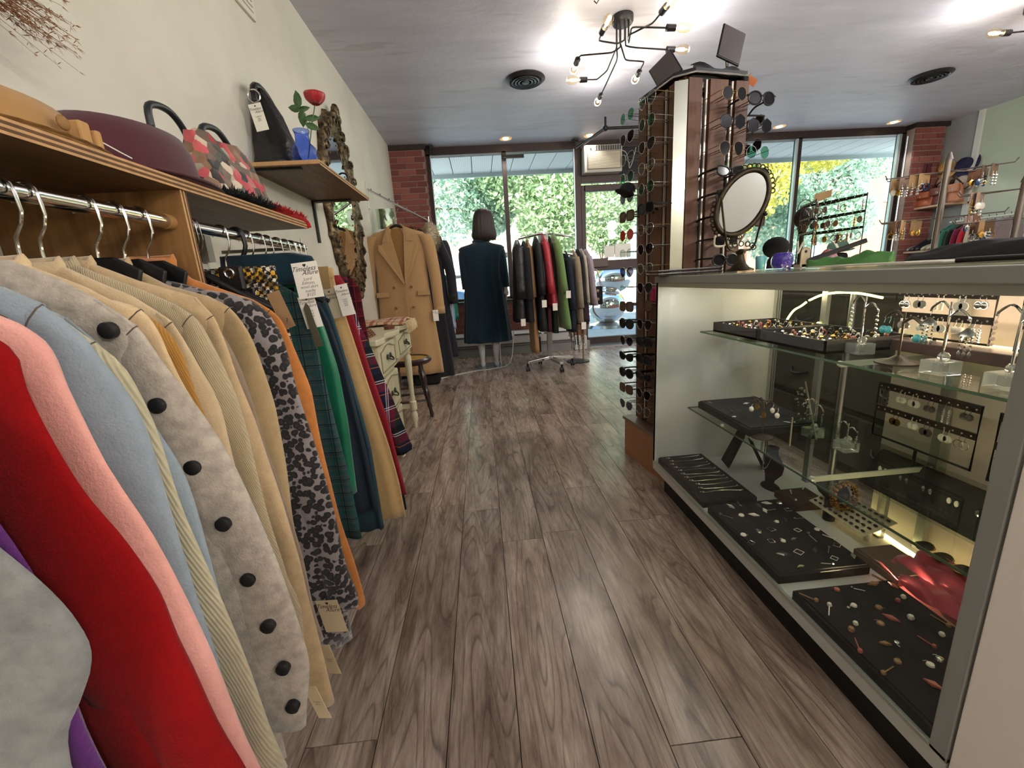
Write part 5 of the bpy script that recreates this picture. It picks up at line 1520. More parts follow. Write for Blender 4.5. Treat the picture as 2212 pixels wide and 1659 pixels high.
# ------------------------------------------------------------------ garments hanging face on
def front_coat(name, label, cat, cx, cy, ztop, hw, zhem, hwh, mat, t=0.06, sleeve_z=None, lapel=True, open_v=0.55, buttons=True, rot=0.0, lining=None, back=False, sl_hw=None, group=None, pockets=True, hanger_on=True, belt=None, standing=False):
    T = thing(name, label, cat, (cx, cy, zhem), group)
    H = ztop - zhem
    P = []
    zsh = ztop - 0.10
    rings = []
    prof = [(ztop, 0.08), (ztop - 0.025, hw * 0.45), (ztop - 0.055, hw * 0.78), (zsh, hw * 0.93), (zsh - 0.1, hw * 0.86), (zsh - 0.3, hw * 0.80), (zsh - 0.5, hw * 0.82), (zhem + 0.15, hwh * 0.98), (zhem, hwh)]
    N = 36
    ph = cx * 7
    for z, w in [(a, b) for a, b in prof]:
        d = (ztop - z) / H
        ring = []
        for j in range(N):
            a = 2 * pi * j / N
            x = cx + w * (abs(cos(a)) ** 0.75) * (1 if cos(a) > 0 else -1)
            fy = 0.012 * d * sin((x - cx) / max(hwh, .1) * 9 + ph) + 0.008 * d * sin((x - cx) / max(hwh, .1) * 17 + ph)
            y = cy + fy + t * (0.5 + 0.7 * d) * (abs(sin(a)) ** 0.8) * (1 if sin(a) > 0 else -1)
            ring.append((x, y, z))
        rings.append(ring)
    # refine
    fine = []
    for r0, r1 in zip(rings, rings[1:]):
        for k in range(3):
            f = k / 3
            fine.append([tuple(a + (b - a) * f for a, b in zip(p, q)) for p, q in zip(r0, r1)])
    fine.append(rings[-1])
    G().loft(fine).build('body', mat, T, 'all')
    sz = sleeve_z if sleeve_z is not None else zsh - 0.62
    so = sl_hw or hw * 1.08
    for s in (-1, 1):
        pts = smooth_path([(cx + s * hw * 0.80, cy, zsh + 0.02), (cx + s * hw * 0.93, cy - 0.01, zsh - 0.08), (cx + s * so * 0.96, cy - 0.015, (zsh + sz) / 2), (cx + s * so, cy - 0.03, sz)], 4)
        n = len(pts)
        rg = []
        for i, p in enumerate(pts):
            f = i / (n - 1)
            w = hw * (0.22 - 0.05 * f)
            w = min(w, 0.085)
            rg.append([(p.x + w * cos(2 * pi * k / 14), p.y + 0.055 * (1 - 0.25 * f) * sin(2 * pi * k / 14) + 0.004 * sin(f * 20), p.z + s * 0.0) for k in range(14)])
        sl = G().loft(rg).build('sleeve', mat, T, 'all')
        if not back:
            e = pts[-1]
            G().loft([[(p[0] * 1.0 + (p[0] - e.x) * 0.06, p[1] + (p[1] - e.y) * 0.06, z) for p in rg[-1]] for z in (sz, sz + 0.075)]).build('cuff', mat, sl, 'all')
    if lapel and not back:
        yf = cy - t * 0.62
        vz = ztop - open_v
        G().poly([(cx - 0.075, yf - 0.001, ztop - 0.02), (cx + 0.075, yf - 0.001, ztop - 0.02), (cx + 0.03, yf - 0.001 - t * 0.3, vz)], (0, 0.004, 0)).build('lining', lining or mat, T)
        for s in (-1, 1):
            # lapel slab leaning off the chest
            G().poly([(cx + s * 0.07, yf - 0.012, ztop + 0.0), (cx + s * 0.155, yf - 0.022, ztop - 0.17), (cx + s * 0.185, yf - 0.026, ztop - 0.15 - 0.01), (cx + s * 0.19, yf - 0.03, ztop - 0.215), (cx + 0.035 + s * 0.012, yf - 0.028 - t * 0.3, vz), (cx + 0.03 + s * 0.0, yf - 0.028 - t * 0.3, vz + 0.02)], (0, 0.009, 0)).build('lapel', mat, T, bevel=0.004)
            G().poly([(cx + s * 0.035, yf + 0.01, ztop + 0.035), (cx + s * 0.085, yf - 0.012, ztop - 0.0), (cx + s * 0.150, yf - 0.028, ztop - 0.145), (cx + s * 0.085, yf - 0.026, ztop - 0.135), (cx + s * 0.05, yf - 0.006, ztop - 0.03)], (0, 0.010, 0)).build('collar', mat, T, bevel=0.004)
        G().box(cx - 0.002 + 0.03, cx + 0.003 + 0.03, cy - t * 1.12, cy - t * 1.0, zhem + 0.02, vz).build('front_edge', mat, T)
    if buttons and not back:
        bm = M('tan_button', '6f4f2e', 0.35)
        for k in range(3):
            for s in (-1, 1):
                z = ztop - open_v - 0.02 - 0.20 * k
                G().lathe((cx + 0.0 + s * 0.085, cy - t * (0.98 + 0.08 * k) - 0.008, z), [(0.001, 0.006), (0.012, 0.006), (0.014, 0.0)], 14, True, Matrix.Rotation(pi / 2, 3, 'X')).build('button', bm, T, True)
    if pockets and not back:
        for s in (-1, 1):
            zp = ztop - open_v - 0.06
            G().box(cx + s * 0.20 - 0.06, cx + s * 0.20 + 0.06, cy - t * 1.05 - 0.004, cy - t * 0.8, zp - 0.05, zp).build('pocket_flap', mat, T, bevel=0.004)
    if hanger_on:
        hz = ztop + 0.0
        G().tube(smooth_path([(cx - 0.09, cy - t * 0.5, ztop - 0.03), (cx, cy - t * 0.55, ztop + 0.012), (cx + 0.09, cy - t * 0.5, ztop - 0.03)], 3), 0.013, 8).build('hanger_bar', black_plastic, T, True)
        G().tube([(cx, cy - t * .5, ztop), (cx, cy - t * .5, ztop + 0.045), (cx + 0.018, cy - t * .5, ztop + 0.062), (cx + 0.012, cy - t * .5, ztop + 0.085), (cx - 0.008, cy - t * .5, ztop + 0.088), (cx - 0.014, cy - t * .5, ztop + 0.07)], 0.0028, 6).build('hanger_hook', chrome, T, True)
    return T
camel = wool('camel_wool', 'ae8a60', 0.05, 60)
cc_ = front_coat('overcoat', 'long camel wool double breasted overcoat hanging on the wall arm', 'coat', -0.765, 4.40, 1.59, 0.31, 0.13, 0.315, camel, t=0.07, sleeve_z=0.74, lining=wool('camel_lining', '8f6a3e', 0.05), sl_hw=0.335)
tagcard('', -0.47, 4.33, 0.78, 0.055, 0.11, white_card, cc_, logo=True)
WF = thing('wall_coat_arm', 'slanted chrome coat arm with ball pegs fixed to the left wall', 'coat rack', (-1.04, 4.6, 1.92))
G().cyl((-1.05, 4.6, 1.985), (-0.47, 4.6, 1.655), 0.011, n=10).build('arm', chrome, WF, True)
G().box(-1.05, -1.04, 4.57, 4.63, 1.80, 2.05).build('wall_plate', M('plate_white', 'cfcdc6', 0.4), WF, bevel=0.004)
for k in range(7):
    f = (k + 0.5) / 7
    x, z = -1.05 + 0.58 * f, 1.985 - 0.33 * f
    G().ball((x, 4.6, z + 0.018), 0.009, 8).build('ball_peg', chrome, WF, True)
G().cyl((-0.47, 4.6, 1.655), (-0.47, 4.6, 1.70), 0.006, n=8).build('end_stop', chrome, WF, True)
G().cyl((-0.765, 4.37, 1.672), (-0.765, 4.60, 1.79), 0.0025, n=6).build('hook_wire', chrome, WF)
g = G().box(-0.98, -0.80, 4.56, 4.565, 1.60, 1.79)
tag(g.build('mirror_tile', M('pale_green_mirror', 'b8ccb4', 0.05, 0.9), None, origin=(-0.9, 4.56, 1.6)), 'small pale mirror panel hanging behind the camel coat', 'mirror')
blkw = M('black_wool_cloth2', '131317', 0.9, sheen=0.2)
front_coat('coat', 'black wool coat behind the camel overcoat on the wall arm', 'coat', -0.66, 4.72, 1.60, 0.28, 0.02, 0.30, blkw, t=0.05, sleeve_z=0.85, lapel=False, buttons=False, pockets=False, hanger_on=False, sl_hw=0.36)
front_coat('coat', 'black long coat with full skirt farthest back beside the left pillar', 'coat', -0.62, 5.02, 1.58, 0.28, 0.18, 0.30, M('charcoal_cloth', '22222a', 0.9), t=0.05, sleeve_z=0.8, lapel=False, buttons=False, pockets=False, hanger_on=False)
front_coat('blouse', 'emerald green blouse peeking out behind the dark coats', 'blouse', -0.60, 5.22, 1.20, 0.24, 0.52, 0.25, M('emerald_cloth', '0f7a62', 0.6), t=0.04, sleeve_z=0.6, lapel=False, buttons=False, pockets=False, hanger_on=False, sl_hw=0.27)
front_coat('shirt', 'blue and white striped shirt hem showing under the dark coats', 'shirt', -0.60, 5.12, 1.15, 0.22, 0.42, 0.22, plaid('striped_shirting', 'a9b4c0', [(0, 0.02, 0, 0.3, '4e5a70', 0.7)]), t=0.03, sleeve_z=0.5, lapel=False, buttons=False, pockets=False, hanger_on=False)
t_ = G().box(-0.40, -0.34, 5.16, 5.162, 0.44, 0.56).build('price_tag', white_card, None, origin=(-0.37, 5.16, 0.5))
tag(t_, 'white price tags hanging low beside the striped shirt', 'tag')
# fur collars
def fur(name, label, c, r, sc, mat, n=1500, seed=1):
    T = thing(name, label, 'fur hat', c)
    G().ball(c, r * 0.82, 16, sc).build('fur_base', mat, T, 'all')
    rn = random.Random(seed)
    g = G()
    for i in range(n):
        d = Vector((rn.gauss(0, 1), rn.gauss(0, 1), rn.gauss(0, 1))).normalized()
        p = Vector(c) + Vector((d.x * sc[0], d.y * sc[1], d.z * sc[2])) * r * 0.8
        tip = p + (d + Vector((rn.gauss(0, .3), rn.gauss(0, .3), rn.gauss(-0.3, .3)))) * r * 0.3
        w_ = d.cross(Vector((0.3, 0.5, 0.8))).normalized() * 0.0025
        g.add([p - w_, p + w_, tip], [(0, 1, 2)])
    g.build('fur_strands', mat, T, kind='stuff')
fur('fur_collar', 'fluffy cream white fox fur collar on the coats by the left pillar', (-0.47, 4.62, 1.50), 0.115, (0.75, 0.7, 1.35), M('cream_fur', 'cfc3ac', 0.9), 2500)
fur('fur_collar', 'brown fur collar behind the camel overcoat shoulder', (-0.66, 4.62, 1.555), 0.085, (1.3, 0.7, 0.75), M('brown_fur', '7a4f38', 0.9), 1200, 2)

# ------------------------------------------------------------------ mannequin seen from behind
MN = thing('mannequin', 'white mannequin seen from behind wearing a brown wig and long navy coat', 'mannequin', (0.0, 5.12, 0))
skin = M('mannequin_white', 'c8c6c2', 0.35)
MX = 0.045
mb = G()
mb.lathe((MX + 0.045, 5.12, 0), [(0.001, 1.76), (0.05, 1.75), (0.078, 1.71), (0.085, 1.65), (0.075, 1.59), (0.05, 1.55), (0.048, 1.50), (0.05, 1.45), (0.10, 1.41), (0.15, 1.35), (0.15, 1.2), (0.12, 1.08), (0.14, 0.98), (0.14, 0.88), (0.12, 0.8), (0.08, 0.74)], 20, True, Matrix.Diagonal((1, 0.7, 1)))
mb.build('torso_and_head', skin, MN, 'all')
for s in (-1, 1):
    x0 = MX + s * 0.085
    P = [(x0, 5.12, 0.86), (x0, 5.13, 0.5), (x0 + s * 0.005, 5.14, 0.44), (x0 + s * 0.003, 5.16, 0.30), (x0, 5.15, 0.12), (x0, 5.14, 0.05)]
    G().tube(smooth_path(P, 3), [0.08, 0.072, 0.065, 0.058, 0.052, 0.05, 0.05, 0.053, 0.052, 0.048, 0.042, 0.036, 0.030, 0.026, 0.025, 0.028], 14).build('leg', skin, MN, 'all')
    f = G()
    f.loft([[(x0 + 0.030 * k * cos(2 * pi * j / 12), y, max(0.004, z + hz_ * sin(2 * pi * j / 12))) for j in range(12)] for (y, z, hz_, k) in ((5.11, 0.03, 0.022, 0.6), (5.13, 0.045, 0.04, 0.95), (5.19, 0.035, 0.03, 1.0), (5.26, 0.022, 0.018, 1.15), (5.33, 0.015, 0.012, 1.0), (5.355, 0.012, 0.006, 0.5))])
    f.build('foot', skin, MN, 'all')
    hx = -0.165 if s < 0 else 0.295
    hnd = G()
    base_ = Vector((hx, 5.09, 0.93))
    hnd.tube([base_ + Vector((0, 0, 0.07)), base_, base_ + Vector((0, 0.005, -0.04)), base_ + Vector((0, 0.01, -0.075))], [0.024, 0.025, 0.036, 0.03], 12)
    for q in range(4):
        a0 = base_ + Vector((0.004 * s, -0.022 + q * 0.016, -0.07))
        Lf = (0.062, 0.072, 0.068, 0.05)[q]
        hnd.tube([a0, a0 + Vector((0, 0.003, -Lf * 0.5)), a0 + Vector((-s * 0.006, 0.008, -Lf)), a0 + Vector((-s * 0.012, 0.012, -Lf - 0.008))], [0.0085, 0.008, 0.0065, 0.004], 8)
    a0 = base_ + Vector((-s * 0.01, -0.03, -0.02))
    hnd.tube([a0, a0 + Vector((-s * 0.012, -0.012, -0.03)), a0 + Vector((-s * 0.018, -0.010, -0.055))], [0.010, 0.009, 0.006], 8)
    hnd.build('hand', skin, MN, 'all')
stg = M('stand_glass', '9aa4a6', 0.1, 0.6)
G().lathe((MX + 0.0, 5.16, 0), [(0.001, 0.0), (0.19, 0.0), (0.19, 0.008), (0.001, 0.009)], 32).build('stand_plate', stg, MN, True)
G().cyl((MX + 0.14, 5.22, 0.008), (MX + 0.14, 5.20, 0.5), 0.008, n=10).build('stand_rod', chrome, MN, True)
# wig
wig = G()
rings = []
for (z, rx, ry, dy) in ((1.835, 0.01, 0.01, 0.0), (1.825, 0.06, 0.06, 0), (1.795, 0.095, 0.095, 0), (1.74, 0.115, 0.115, 0), (1.68, 0.124, 0.12, -0.005), (1.62, 0.130, 0.12, -0.008), (1.57, 0.140, 0.115, -0.014), (1.53, 0.142, 0.10, -0.02), (1.505, 0.125, 0.08, -0.025)):
    rings.append([(MX + 0.045 + rx * cos(2 * pi * k / 48) * (1 + 0.035 * sin(k * 2.4) * (1.85 - z)), 5.12 + dy + ry * sin(2 * pi * k / 48) * (1 + 0.05 * sin(k * 2.4)), z) for k in range(48)])
rings[-1] = [(x, y, z - 0.03 * abs(sin(k * 1.7)) ) for k, (x, y, z) in enumerate(rings[-1])]
wig.loft(rings)
wt = NT('brown_hair')
hn_ = wt.noise(30, 4, (6, 6, 0.4))
wt.base(wt.ramp(hn_, [(0.35, C3('18100c')), (0.7, C3('3d2a22'))])); wt.b.inputs['Roughness'].default_value = 0.45; wt.bump(hn_, 0.7, 0.01)
wig.build('wig', wt.m, MN, 'all')
# long coat from behind
NVm = wool('deep_teal_navy_wool', '122733', 0.08, 50, sheen=0.3)
ct_ = G()
rings = []
for (z, hw, hd) in ((1.475, 0.075, 0.065), (1.45, 0.13, 0.075), (1.425, 0.235, 0.10), (1.40, 0.266, 0.11), (1.30, 0.235, 0.13), (1.18, 0.215, 0.135), (1.05, 0.21, 0.13), (0.90, 0.24, 0.14), (0.75, 0.255, 0.155), (0.6, 0.27, 0.165), (0.45, 0.285, 0.18), (0.345, 0.292, 0.185), (0.325, 0.294, 0.186)):
    d = (1.475 - z) / 1.15
    rings.append([(MX + hw * (abs(cos(a)) ** 0.8) * (1 if cos(a) > 0 else -1), 5.10 + (hd * abs(sin(a)) ** 0.85 * (1 if sin(a) > 0 else -1)) + 0.012 * d * sin(a * 11) + 0.006 * d * sin(a * 23 + 1), z) for a in [2 * pi * k / 72 for k in range(72)]])
ct_.loft(rings)
cob = ct_.build('coat', NVm, MN, 'all', label='long deep teal wool coat')
for s in (-1, 1):
    P = smooth_path([(MX + s * 0.195, 5.10, 1.385), (MX + s * 0.212, 5.09, 1.32), (MX + s * 0.210, 5.07, 1.12), (MX + s * 0.205, 5.08, 0.95)] if s < 0 else [(MX + s * 0.200, 5.10, 1.385), (MX + s * 0.218, 5.09, 1.32), (MX + s * 0.235, 5.07, 1.12), (MX + s * 0.245, 5.08, 0.95)], 4)
    G().loft([[(p.x + (0.062 - 0.010 * i / 12) * cos(2 * pi * k / 16), p.y + 0.06 * sin(2 * pi * k / 16), p.z) for k in range(16)] for i, p in enumerate(P)]).build('coat_sleeve', NVm, cob, 'all')
    G().poly([(MX + s * 0.075, 4.985, 1.35), (MX + s * 0.082, 4.985, 1.35), (MX + s * 0.115, 4.935, 0.33), (MX + s * 0.108, 4.935, 0.33)], (0, 0.02, 0)).build('back_pleat_seam', M('dark_seam', '0b1822', 0.8), cob)
G().tube([(MX + 0.08 * cos(a), 5.11 + 0.07 * sin(a), 1.475) for a in [2 * pi * k / 20 for k in range(20)]], 0.022, 8, closed=True).build('coat_collar', NVm, cob, 'all')

# ------------------------------------------------------------------ rolling garment rack
RR = thing('garment_rack', 'chrome rolling four-arm garment rack by the window', 'garment rack', (0.745, 4.78, 0))
G().box(0.715, 0.775, 4.76, 4.80, 0.10, 1.50).build('post', M('satin_chrome', 'a4a5a6', 0.3, 0.9), RR, bevel=0.006)
for (ex, ey) in ((0.47, 4.70), (0.83, 4.52), (1.02, 4.85), (0.66, 5.06)):
    d = Vector((ex - 0.745, ey - 4.78, 0)); n_ = Vector((-d.y, d.x, 0)).normalized() * 0.024
    c0 = Vector((0.745, 4.78, 0.11)); e = Vector((ex, ey, 0.085))
    G().loft([[c0 - n_, c0 + n_, c0 + n_ + Vector((0, 0, 0.035)), c0 - n_ + Vector((0, 0, 0.035))], [e - n_, e + n_, e + n_ + Vector((0, 0, 0.03)), e - n_ + Vector((0, 0, 0.03))]]).build('base_leg', chrome, RR, bevel=0.003)
    cst = G().cyl((ex, ey, 0.05), (ex, ey, 0.09), 0.012, n=10).build('caster', black_plastic, RR, True)
    for q in (-0.013, 0.013):
        G().cyl((ex + q - 0.008, ey, 0.027), (ex + q + 0.008, ey, 0.027), 0.027, n=16).build('wheel', black_plastic, cst, True)
for (dx, dy, dz) in ((-0.30, 0, 0), (0.30, 0.05, -0.0), (0.28, -0.1, -0.2), (-0.26, -0.1, 0)):
    G().tube([(0.745, 4.78, 1.48 + dz), (0.745 + dx * 0.2, 4.78 + dy, 1.49 + dz), (0.745 + dx, 4.78 + dy, 1.45 + dz)], 0.011, 8).build('arm', chrome, RR, True)

def rack_garment(name, label, cat, x, y, ztop, length, depth, thick, mat, slant=0.0, hemflare=1.1, tagz=None, shw=None):
    """garment on a hanger seen edge-on: depth runs along y, thick along x"""
    T = thing(name, label, cat, (x, y, ztop - length), None)
    rings = []
    zs = ztop - 0.09
    ph = x * 31
    rn = 26
    for i in range(19):
        f = i / 18
        z = ztop - length * f
        if z > zs:
            k = (ztop - z) / 0.09
            hd = 0.05 + (depth - 0.05) * k; ht = thick * (0.3 + 0.6 * k)
        else:
            k = (zs - z) / max(0.01, length - 0.09)
            hd = depth * (1 + (hemflare - 1) * k); ht = thick * (0.9 + 0.35 * k)
        rings.append([(x + slant * f + ht * (abs(cos(a)) ** 0.7) * (1 if cos(a) > 0 else -1) + 0.007 * f * sin(a * 5 + ph + f * 3), y + hd * (abs(sin(a)) ** 0.85) * (1 if sin(a) > 0 else -1), z) for a in [2 * pi * q / rn for q in range(rn)]])
    G().loft(rings).build('body', mat, T, 'all')
    for s in (-1,):
        P = smooth_path([(x, y + s * (depth - 0.03), zs + 0.01), (x + slant * 0.2, y + s * (depth + 0.01), zs - 0.12), (x + slant * 0.6 + 0.004, y + s * (depth + 0.025), zs - min(length - 0.12, 0.52))], 4)
        G().loft([[(p.x + thick * 0.95 * cos(2 * pi * k / 12), p.y + 0.05 * sin(2 * pi * k / 12), p.z) for k in range(12)] for p in P]).build('sleeve', mat, T, 'all')
    G().tube([(x, y, ztop - 0.01), (x, y, ztop + 0.03), (x + 0.012, y, ztop + 0.045), (x + 0.004, y, ztop + 0.06)], 0.003, 6).build('hanger_hook', M('dark_hook', '2d2c2b', 0.4, 0.5), T)
    if tagz:
        G().box(x - 0.02 + slant * .8, x + 0.03 + slant * .8, y - depth - 0.09, y - depth - 0.088, tagz - 0.055, tagz + 0.02).build('price_tag', white_card, T)
    return T
GY = 4.74
rack_garment('jacket', 'black padded leather jacket at the left end of the rolling rack', 'jacket', 0.425, GY, 1.435, 0.86, 0.20, 0.058, M('black_nappa', '1d1a1d', 0.4, nz=(12, 0.4), bmp=(18, 0.4, 0.02)), slant=-0.01, hemflare=1.05, tagz=0.60)
rack_garment('coat', 'dark charcoal wool coat beside the leather jacket on the rolling rack', 'coat', 0.50, GY + 0.03, 1.42, 0.85, 0.22, 0.045, M('charcoal_wool2', '1a1a1e', 0.95), slant=0.01)
rack_garment('trench_coat', 'tan trench coat whose hem hangs lowest at the left of the rolling rack', 'coat', 0.545, GY + 0.08, 1.44, 1.22, 0.20, 0.032, M('tan_gabardine', 'a5805a', 0.8), slant=0.03)
rack_garment('coat', 'black coat between the tan trench coat and the red jacket', 'coat', 0.625, GY, 1.46, 1.0, 0.20, 0.04, M('black_coat_cloth', '15161b', 0.7), slant=0.03, tagz=0.78)
rack_garment('jacket', 'crimson red leather jacket in the middle of the rolling rack', 'jacket', 0.70, GY - 0.02, 1.47, 0.74, 0.19, 0.042, M('crimson_leather', 'a52c3a', 0.4, bmp=(20, 0.3, 0.01)), slant=0.075, hemflare=1.1, tagz=0.74)
rack_garment('dress', 'dark red dress hem under the crimson jacket', 'dress', 0.73, GY + 0.08, 1.42, 0.98, 0.17, 0.03, M('wine_red_cloth', '4a1220', 0.85), slant=0.0)
rack_garment('coat', 'fresh green wool coat standing out on the rolling rack', 'coat', 0.815, GY - 0.03, 1.47, 1.0, 0.19, 0.042, wool('grass_green_wool', '6b8850', 0.06, 50), slant=0.11, hemflare=1.12, tagz=0.86)
rack_garment('coat', 'dark green coat just behind the fresh green one', 'coat', 0.79, GY + 0.09, 1.46, 1.04, 0.18, 0.03, M('bottle_green_cloth', '243524', 0.9), slant=0.02)
rack_garment('blazer', 'black green blazer right of the fresh green coat', 'blazer', 0.895, GY + 0.05, 1.30, 0.80, 0.18, 0.03, M('black_green_cloth', '17211b', 0.9), slant=0.03)
rack_garment('coat', 'navy blue coat right of the green coats on the rolling rack', 'coat', 0.945, GY, 1.29, 0.86, 0.19, 0.035, M('ink_navy_cloth', '151c2b', 0.9), slant=0.04)
rack_garment('cardigan', 'grey brown tweed cardigan with metal zip on the rolling rack', 'cardigan', 1.03, GY, 1.30, 0.78, 0.19, 0.036, wool('tweed_grey_brown', '8b7d68', 0.25, 90), slant=0.045, tagz=0.52)
rack_garment('cardigan', 'black cardigan between the tweed and the pale lilac ones', 'cardigan', 1.085, GY + 0.02, 1.31, 0.62, 0.18, 0.026, M('black_knit', '17171a', 0.95), slant=0.02)
rack_garment('cardigan', 'cream white cardigan behind the lilac grey one', 'cardigan', 1.125, GY + 0.03, 1.31, 0.60, 0.18, 0.022, wool('off_white_knit', 'b9ad9d', 0.08), slant=0.03)
rack_garment('cardigan', 'lilac grey knit cardigan with knotted belt at the right end of the rolling rack', 'cardigan', 1.17, GY, 1.30, 0.60, 0.18, 0.032, wool('lilac_grey_knit', '9a8e98', 0.1), slant=0.06)
rack_garment('skirt', 'dark plum skirt hanging under the pale cardigans', 'skirt', 1.12, GY + 0.04, 0.92, 0.42, 0.16, 0.05, M('plum_cloth', '2e1a26', 0.9), slant=0.0)
# second small rack behind with belts and bags
BR = thing('belt_stand', 'tall stand of hanging leather belts and chains behind the rolling rack', 'belt stand', (1.13, 5.05, 0))
G().cyl((1.20, 5.05, 0.03), (1.20, 5.05, 0.95), 0.010, n=10).build('pole', M('bamboo_tan', '7e6547', 0.6), BR, True)
G().lathe((1.13, 5.05, 0), [(0.001, 0.0), (0.14, 0.0), (0.14, 0.012), (0.02, 0.03), (0.001, 0.03)], 20).build('base', black_metal, BR, True)
G().cyl((1.0, 5.05, 0.82), (1.24, 5.05, 0.82), 0.006, n=8).build('crossbar', black_metal, BR)
rnd = random.Random(21)
for k in range(12):
    x = 1.01 + 0.017 * k
    L_ = rnd.uniform(0.45, 0.70)
    m_ = [M('belt_brown', '5a3a26', 0.5), M('belt_black', '1a1716', 0.5), M('belt_bronze', '8a7048', 0.4, 0.6)][k % 3]
    bl = G().tube(smooth_path([(x, 4.99, 0.82), (x + rnd.uniform(-.02, .02), 4.98, 0.82 - L_ * 0.5), (x + rnd.uniform(-.03, .03), 4.99, 0.82 - L_)], 3), 0.006, 6).build('belt', m_, BR, True)
    G().torus((x, 4.98, 0.82 - L_ - 0.015), 0.016, 0.003, 'y', 12, 5).build('buckle', silver, bl, True)
bgx = thing('handbag', 'black handbag with two round brass studs hanging at the right end of the rack', 'handbag', (1.27, 4.72, 0.72))
G().box(1.20, 1.34, 4.66, 4.74, 0.70, 0.90).build('bag_body', black_velvet, bgx, bevel=0.012)
for z in (0.76, 0.85):
    G().lathe((1.28, 4.655, z), [(0.001, 0.006), (0.015, 0.005), (0.02, 0.0)], 14, True, Matrix.Rotation(pi / 2, 3, 'X')).build('stud', M('aged_brass', '7c6a4c', 0.4, 0.8), bgx, True)
G().tube(smooth_path([(1.22, 4.70, 0.90), (1.20, 4.70, 1.02), (1.28, 4.70, 1.08), (1.33, 4.70, 0.90)], 4), 0.006, 6).build('strap', M('pale_pink_strap', 'b98f92', 0.6), bgx, True)
bgy = thing('shoulder_bag', 'small black beaded bag with long chain hanging left of the rack post', 'handbag', (0.60, 4.9, 0.3))
G().box(0.55, 0.66, 4.88, 4.94, 0.18, 0.36).build('bag_body', M('beaded_black', '26211f', 0.4, bmp=(120, 0.8, 0.01)), bgy, bevel=0.01)
G().tube([(0.56, 4.91, 0.35), (0.60, 4.91, 0.62), (0.65, 4.91, 0.35)], 0.004, 6).build('chain', M('aged_brass', '7c6a4c', 0.4, 0.8), bgy)
# cables on the floor
cb_ = G().tube(smooth_path([(-0.62, 4.55, 0.006), (-0.45, 4.7, 0.006), (-0.15, 4.9, 0.006), (0.05, 4.95, 0.006), (0.25, 5.1, 0.006), (0.34, 5.5, 0.02), (0.40, 5.84, 0.2), (0.42, 5.87, 0.36)], 6), 0.006, 6).build('power_cable', M('cable_white', 'b9b4a8', 0.5), None, True, origin=(0, 5, 0))
tag(cb_, 'pale power cable curling on the floor around the mannequin stand', 'cable')
# dark boots / bag on floor beside the coats
bt_ = thing('shoe_bag', 'black cloth bag standing on the floor under the camel overcoat', 'bag', (-0.62, 4.45, 0))
G().box(-0.78, -0.50, 4.36, 4.52, 0.0, 0.10).build('bag_body', black_velvet, bt_, bevel=0.03)

# ------------------------------------------------------------------ glass showcase
SCX0, SCX1, SCY0, SCY1 = 0.75, 1.30, 0.505, 1.80
lam = M('white_laminate', 'b5b6b2', 0.42, nz=(3, 0.04))
lam2 = M('grey_laminate_rail', '8d8f8c', 0.4)
blk = M('black_kickboard', '0b0b0c', 0.6)
S_ = thing('showcase', 'white laminate and glass jewellery showcase counter with black plinth', 'showcase', (1.02, 1.15, 0))
G().box(SCX0 + 0.05, SCX1 - 0.03, SCY0, SCY1 - 0.02, 0, 0.115).build('plinth', blk, S_)
G().box(SCX0, SCX1, SCY0, SCY1, 0.115, 0.150).build('deck', lam, S_, bevel=0.002)
G().box(SCX0 - 0.001, SCX0 + 0.008, SCY0, SCY1, 0.150, 0.158).build('front_track', M('alu_track', 'b5b7ae', 0.35, 0.7), S_)
G().box(SCX0, SCX1, SCY1 - 0.019, SCY1, 0.150, 0.972).build('end_panel', lam, S_, bevel=0.001)
G().box(SCX0, SCX0 + 0.006, SCY1 - 0.021, SCY1 + 0.0, 0.15, 0.972).build('edge_strip', M('edge_strip', 'b9bab0', 0.4), S_)
G().box(SCX0 - 0.001, SCX0 + 0.028, SCY0, SCY0 + 0.03, 0.150, 0.972).build('corner_post', lam2, S_, bevel=0.002)
for (a, b, c, d) in ((SCX0 - 0.006, SCX0 + 0.03, SCY0, SCY1 + 0.004), (SCX1 - 0.03, SCX1, SCY0, SCY1 + 0.004), (SCX0 + 0.03, SCX1 - 0.03, SCY1 - 0.03, SCY1 + 0.004), (SCX0 + 0.03, SCX1 - 0.03, SCY0, SCY0 + 0.03)):
    G().box(a, b, c, d, 0.972, 0.998).build('top_rim', lam2, S_, bevel=0.002)
G().box(SCX0 + 0.002, SCX0 + 0.012, SCY0, SCY1, 0.955, 0.972).build('top_track', MATS['alu_track'], S_)
G().box(SCX0 + 0.004, SCX0 + 0.009, SCY0 + 0.025, SCY1 - 0.02, 0.154, 0.958).build('front_glass', case_glass, S_)
G().box(SCX0 + 0.012, SCX1 - 0.012, SCY0 + 0.01, SCY1 - 0.012, 0.998, 1.002).build('top_glass', shelf_glass, S_)
for k in range(3):
    G().box(SCX1 - 0.030 + 0.010 * k, SCX1 - 0.027 + 0.010 * k, SCY1 - 0.035, SCY1 - 0.019, 0.15, 0.97).build('door_track', MATS['alu_track'], S_)
# rear sliding door panel (near half) and centre standard
G().box(SCX1 - 0.020, SCX1 - 0.014, SCY0, 1.215, 0.15, 0.965).build('sliding_door', M('warm_white_laminate', 'b5a79c', 0.5), S_)
G().box(SCX1 - 0.045, SCX1 - 0.03, 1.475, 1.50, 0.15, 0.965).build('shelf_standard', M('slotted_standard', '8d8d86', 0.4, 0.6), S_)
G().box(SCX1 - 0.045, SCX1 - 0.03, 1.02, 1.045, 0.15, 0.965).build('shelf_standard', MATS['slotted_standard'], S_)
G().box(SCX1 - 0.02, SCX1 - 0.01, 0.55, 0.57, 0.15, 0.965).build('shelf_standard', MATS['slotted_standard'], S_)
